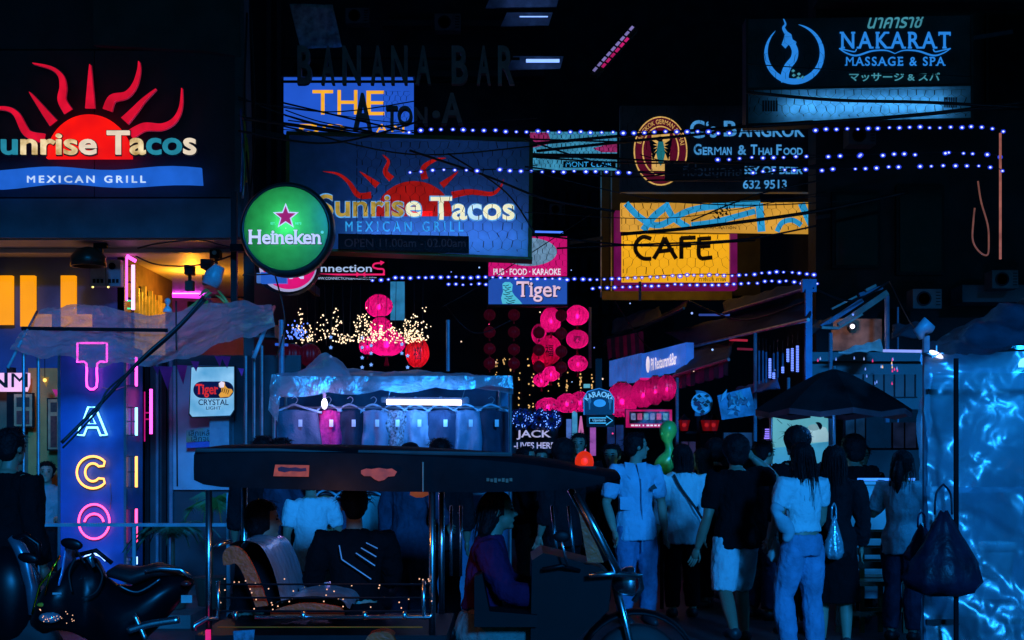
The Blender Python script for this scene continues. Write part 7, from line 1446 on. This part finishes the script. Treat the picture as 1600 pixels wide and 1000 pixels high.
# more passers-by deeper in the crowd
for lb_, x, Y, H_, yw, hr, tp, bt, lg in (('person in a grey top half hidden behind the man with raised hand', 1192, 13.4, 1.70, -60, 'short', 'charcoal cotton', 'dark jeans', 'long'), ('woman in black walking behind the strap wearer', 1098, 14.4, 1.62, 60, 'long', 'black cotton', 'black cotton', 'long'), ('man in black beside the wooden chairs', 1334, 13.2, 1.74, 20, 'full', 'black cotton', 'black cotton', 'long'), ('dark figure bending over the stall behind the taxi', 640, 11.6, 1.66, -30, 'bob', 'dark jeans', 'dark jeans', 'long'), ('dark figure in a denim jacket behind the rear bench', 438, 11.9, 1.70, -40, 'short', 'dark jeans', 'black cotton', 'long'), ('dark passer-by between the driver and the blue shirted man', 880, 13.0, 1.70, 40, 'full', 'charcoal cotton', 'black cotton', 'long'), ('slim dark passer-by near the tinsel wreaths', 820, 14.6, 1.64, -100, 'short', 'black cotton', 'dark jeans', 'long')):
    person(lb_, x, Y, H_, yw, dict(elR=(.15, .05, .65), wrR=(.12, .16, .6), knL=(-.06, .05, .285), anL=(-.06, -.04, .05)), (tp, .8, .1), (bt, lg), hr, skin2)
# scooter and taxi odds and ends
for q, nm_, m_, r_ in ((((150, 880), (160, 900), (150, 925), (128, 935)), 'brake_cable', rubber, .005), (((118, 872), (108, 895), (112, 925)), 'brake_cable', rubber, .005), (((200, 985), (235, 975), (280, 968)), 'exhaust_pipe', chrome, .02), (((228, 1000), (210, 960)), 'shock_absorber', chrome, .014), (((186, 915), (215, 925), (250, 905)), 'side_trim', steel, .005)): MB().tube(ramp_pts([tuple(P(x, y, 7.38)) for x, y in q], 5), r_, 8).build(nm_, m_, sc0, True)
MB().ell(P(290, 912, 7.45), (.03, .02, .014), 10, 6).build('tail_lamp', mat('red lens', (.4, .02, .02), .2), sc0, True); MB().ell(P(66, 945, 7.42), (.03, .015, .012), 10, 6).build('indicator', mat('amber lens', (.8, .35, .03), .2), sc0, True)
Fr(7.42).rect('number_plate', 283, 930, 300, 942, 0, .004, mat('pale plate', (.5, .5, .5), .5), sc0)
for i, x in enumerate((705, 720, 862, 888)): MB().tube([P(x, 790, YF - .05), P(x + (12 if x > 800 else 0), 900, YF - .05)], .01, 8).build('inner_rail', chrome, tk, True)
MB().tube([P(335, 856, YN), P(345, 850, YN), P(360, 846, YN + .05)], .012, 8).build('grab_bar', chrome, tk, True); MB().tube([P(661, 722, YN - .02), P(661, 768, YN - .02)], .005, 6).build('aerial', mat('coppery rod', (.5, .25, .18), .4, .5), tk)
mi = MB().ell(P(878, 838, YN + .05), (.05, .015, .035), 14, 8).build('mirror', black_metal, tk, True); MB().tube([P(878, 846, YN + .05), P(886, 884, YN + .1)], .007, 6).build('mirror_stem', chrome, mi, True)

rn = random.Random(31)
for i in range(16):   # the tangle of thin cables between the upper signs
    x0, x1 = rn.choice(((372, 660), (440, 840), (820, 1180), (820, 1290), (1000, 1330), (1160, 1620))); y0 = rn.uniform(150, 215) if x0 < 500 else rn.uniform(200, 380) if x0 < 1100 else rn.uniform(90, 200); y1 = y0 + rn.uniform(-50, 45); Y = rn.uniform(14.2, 16.8)
    cable(((x0, y0, Y), ((x0 + x1) / 2, max(y0, y1) + rn.uniform(5, 22), Y + .3), (x1, y1, Y + .6)), rn.choice((.005, .007, .009, .012)))
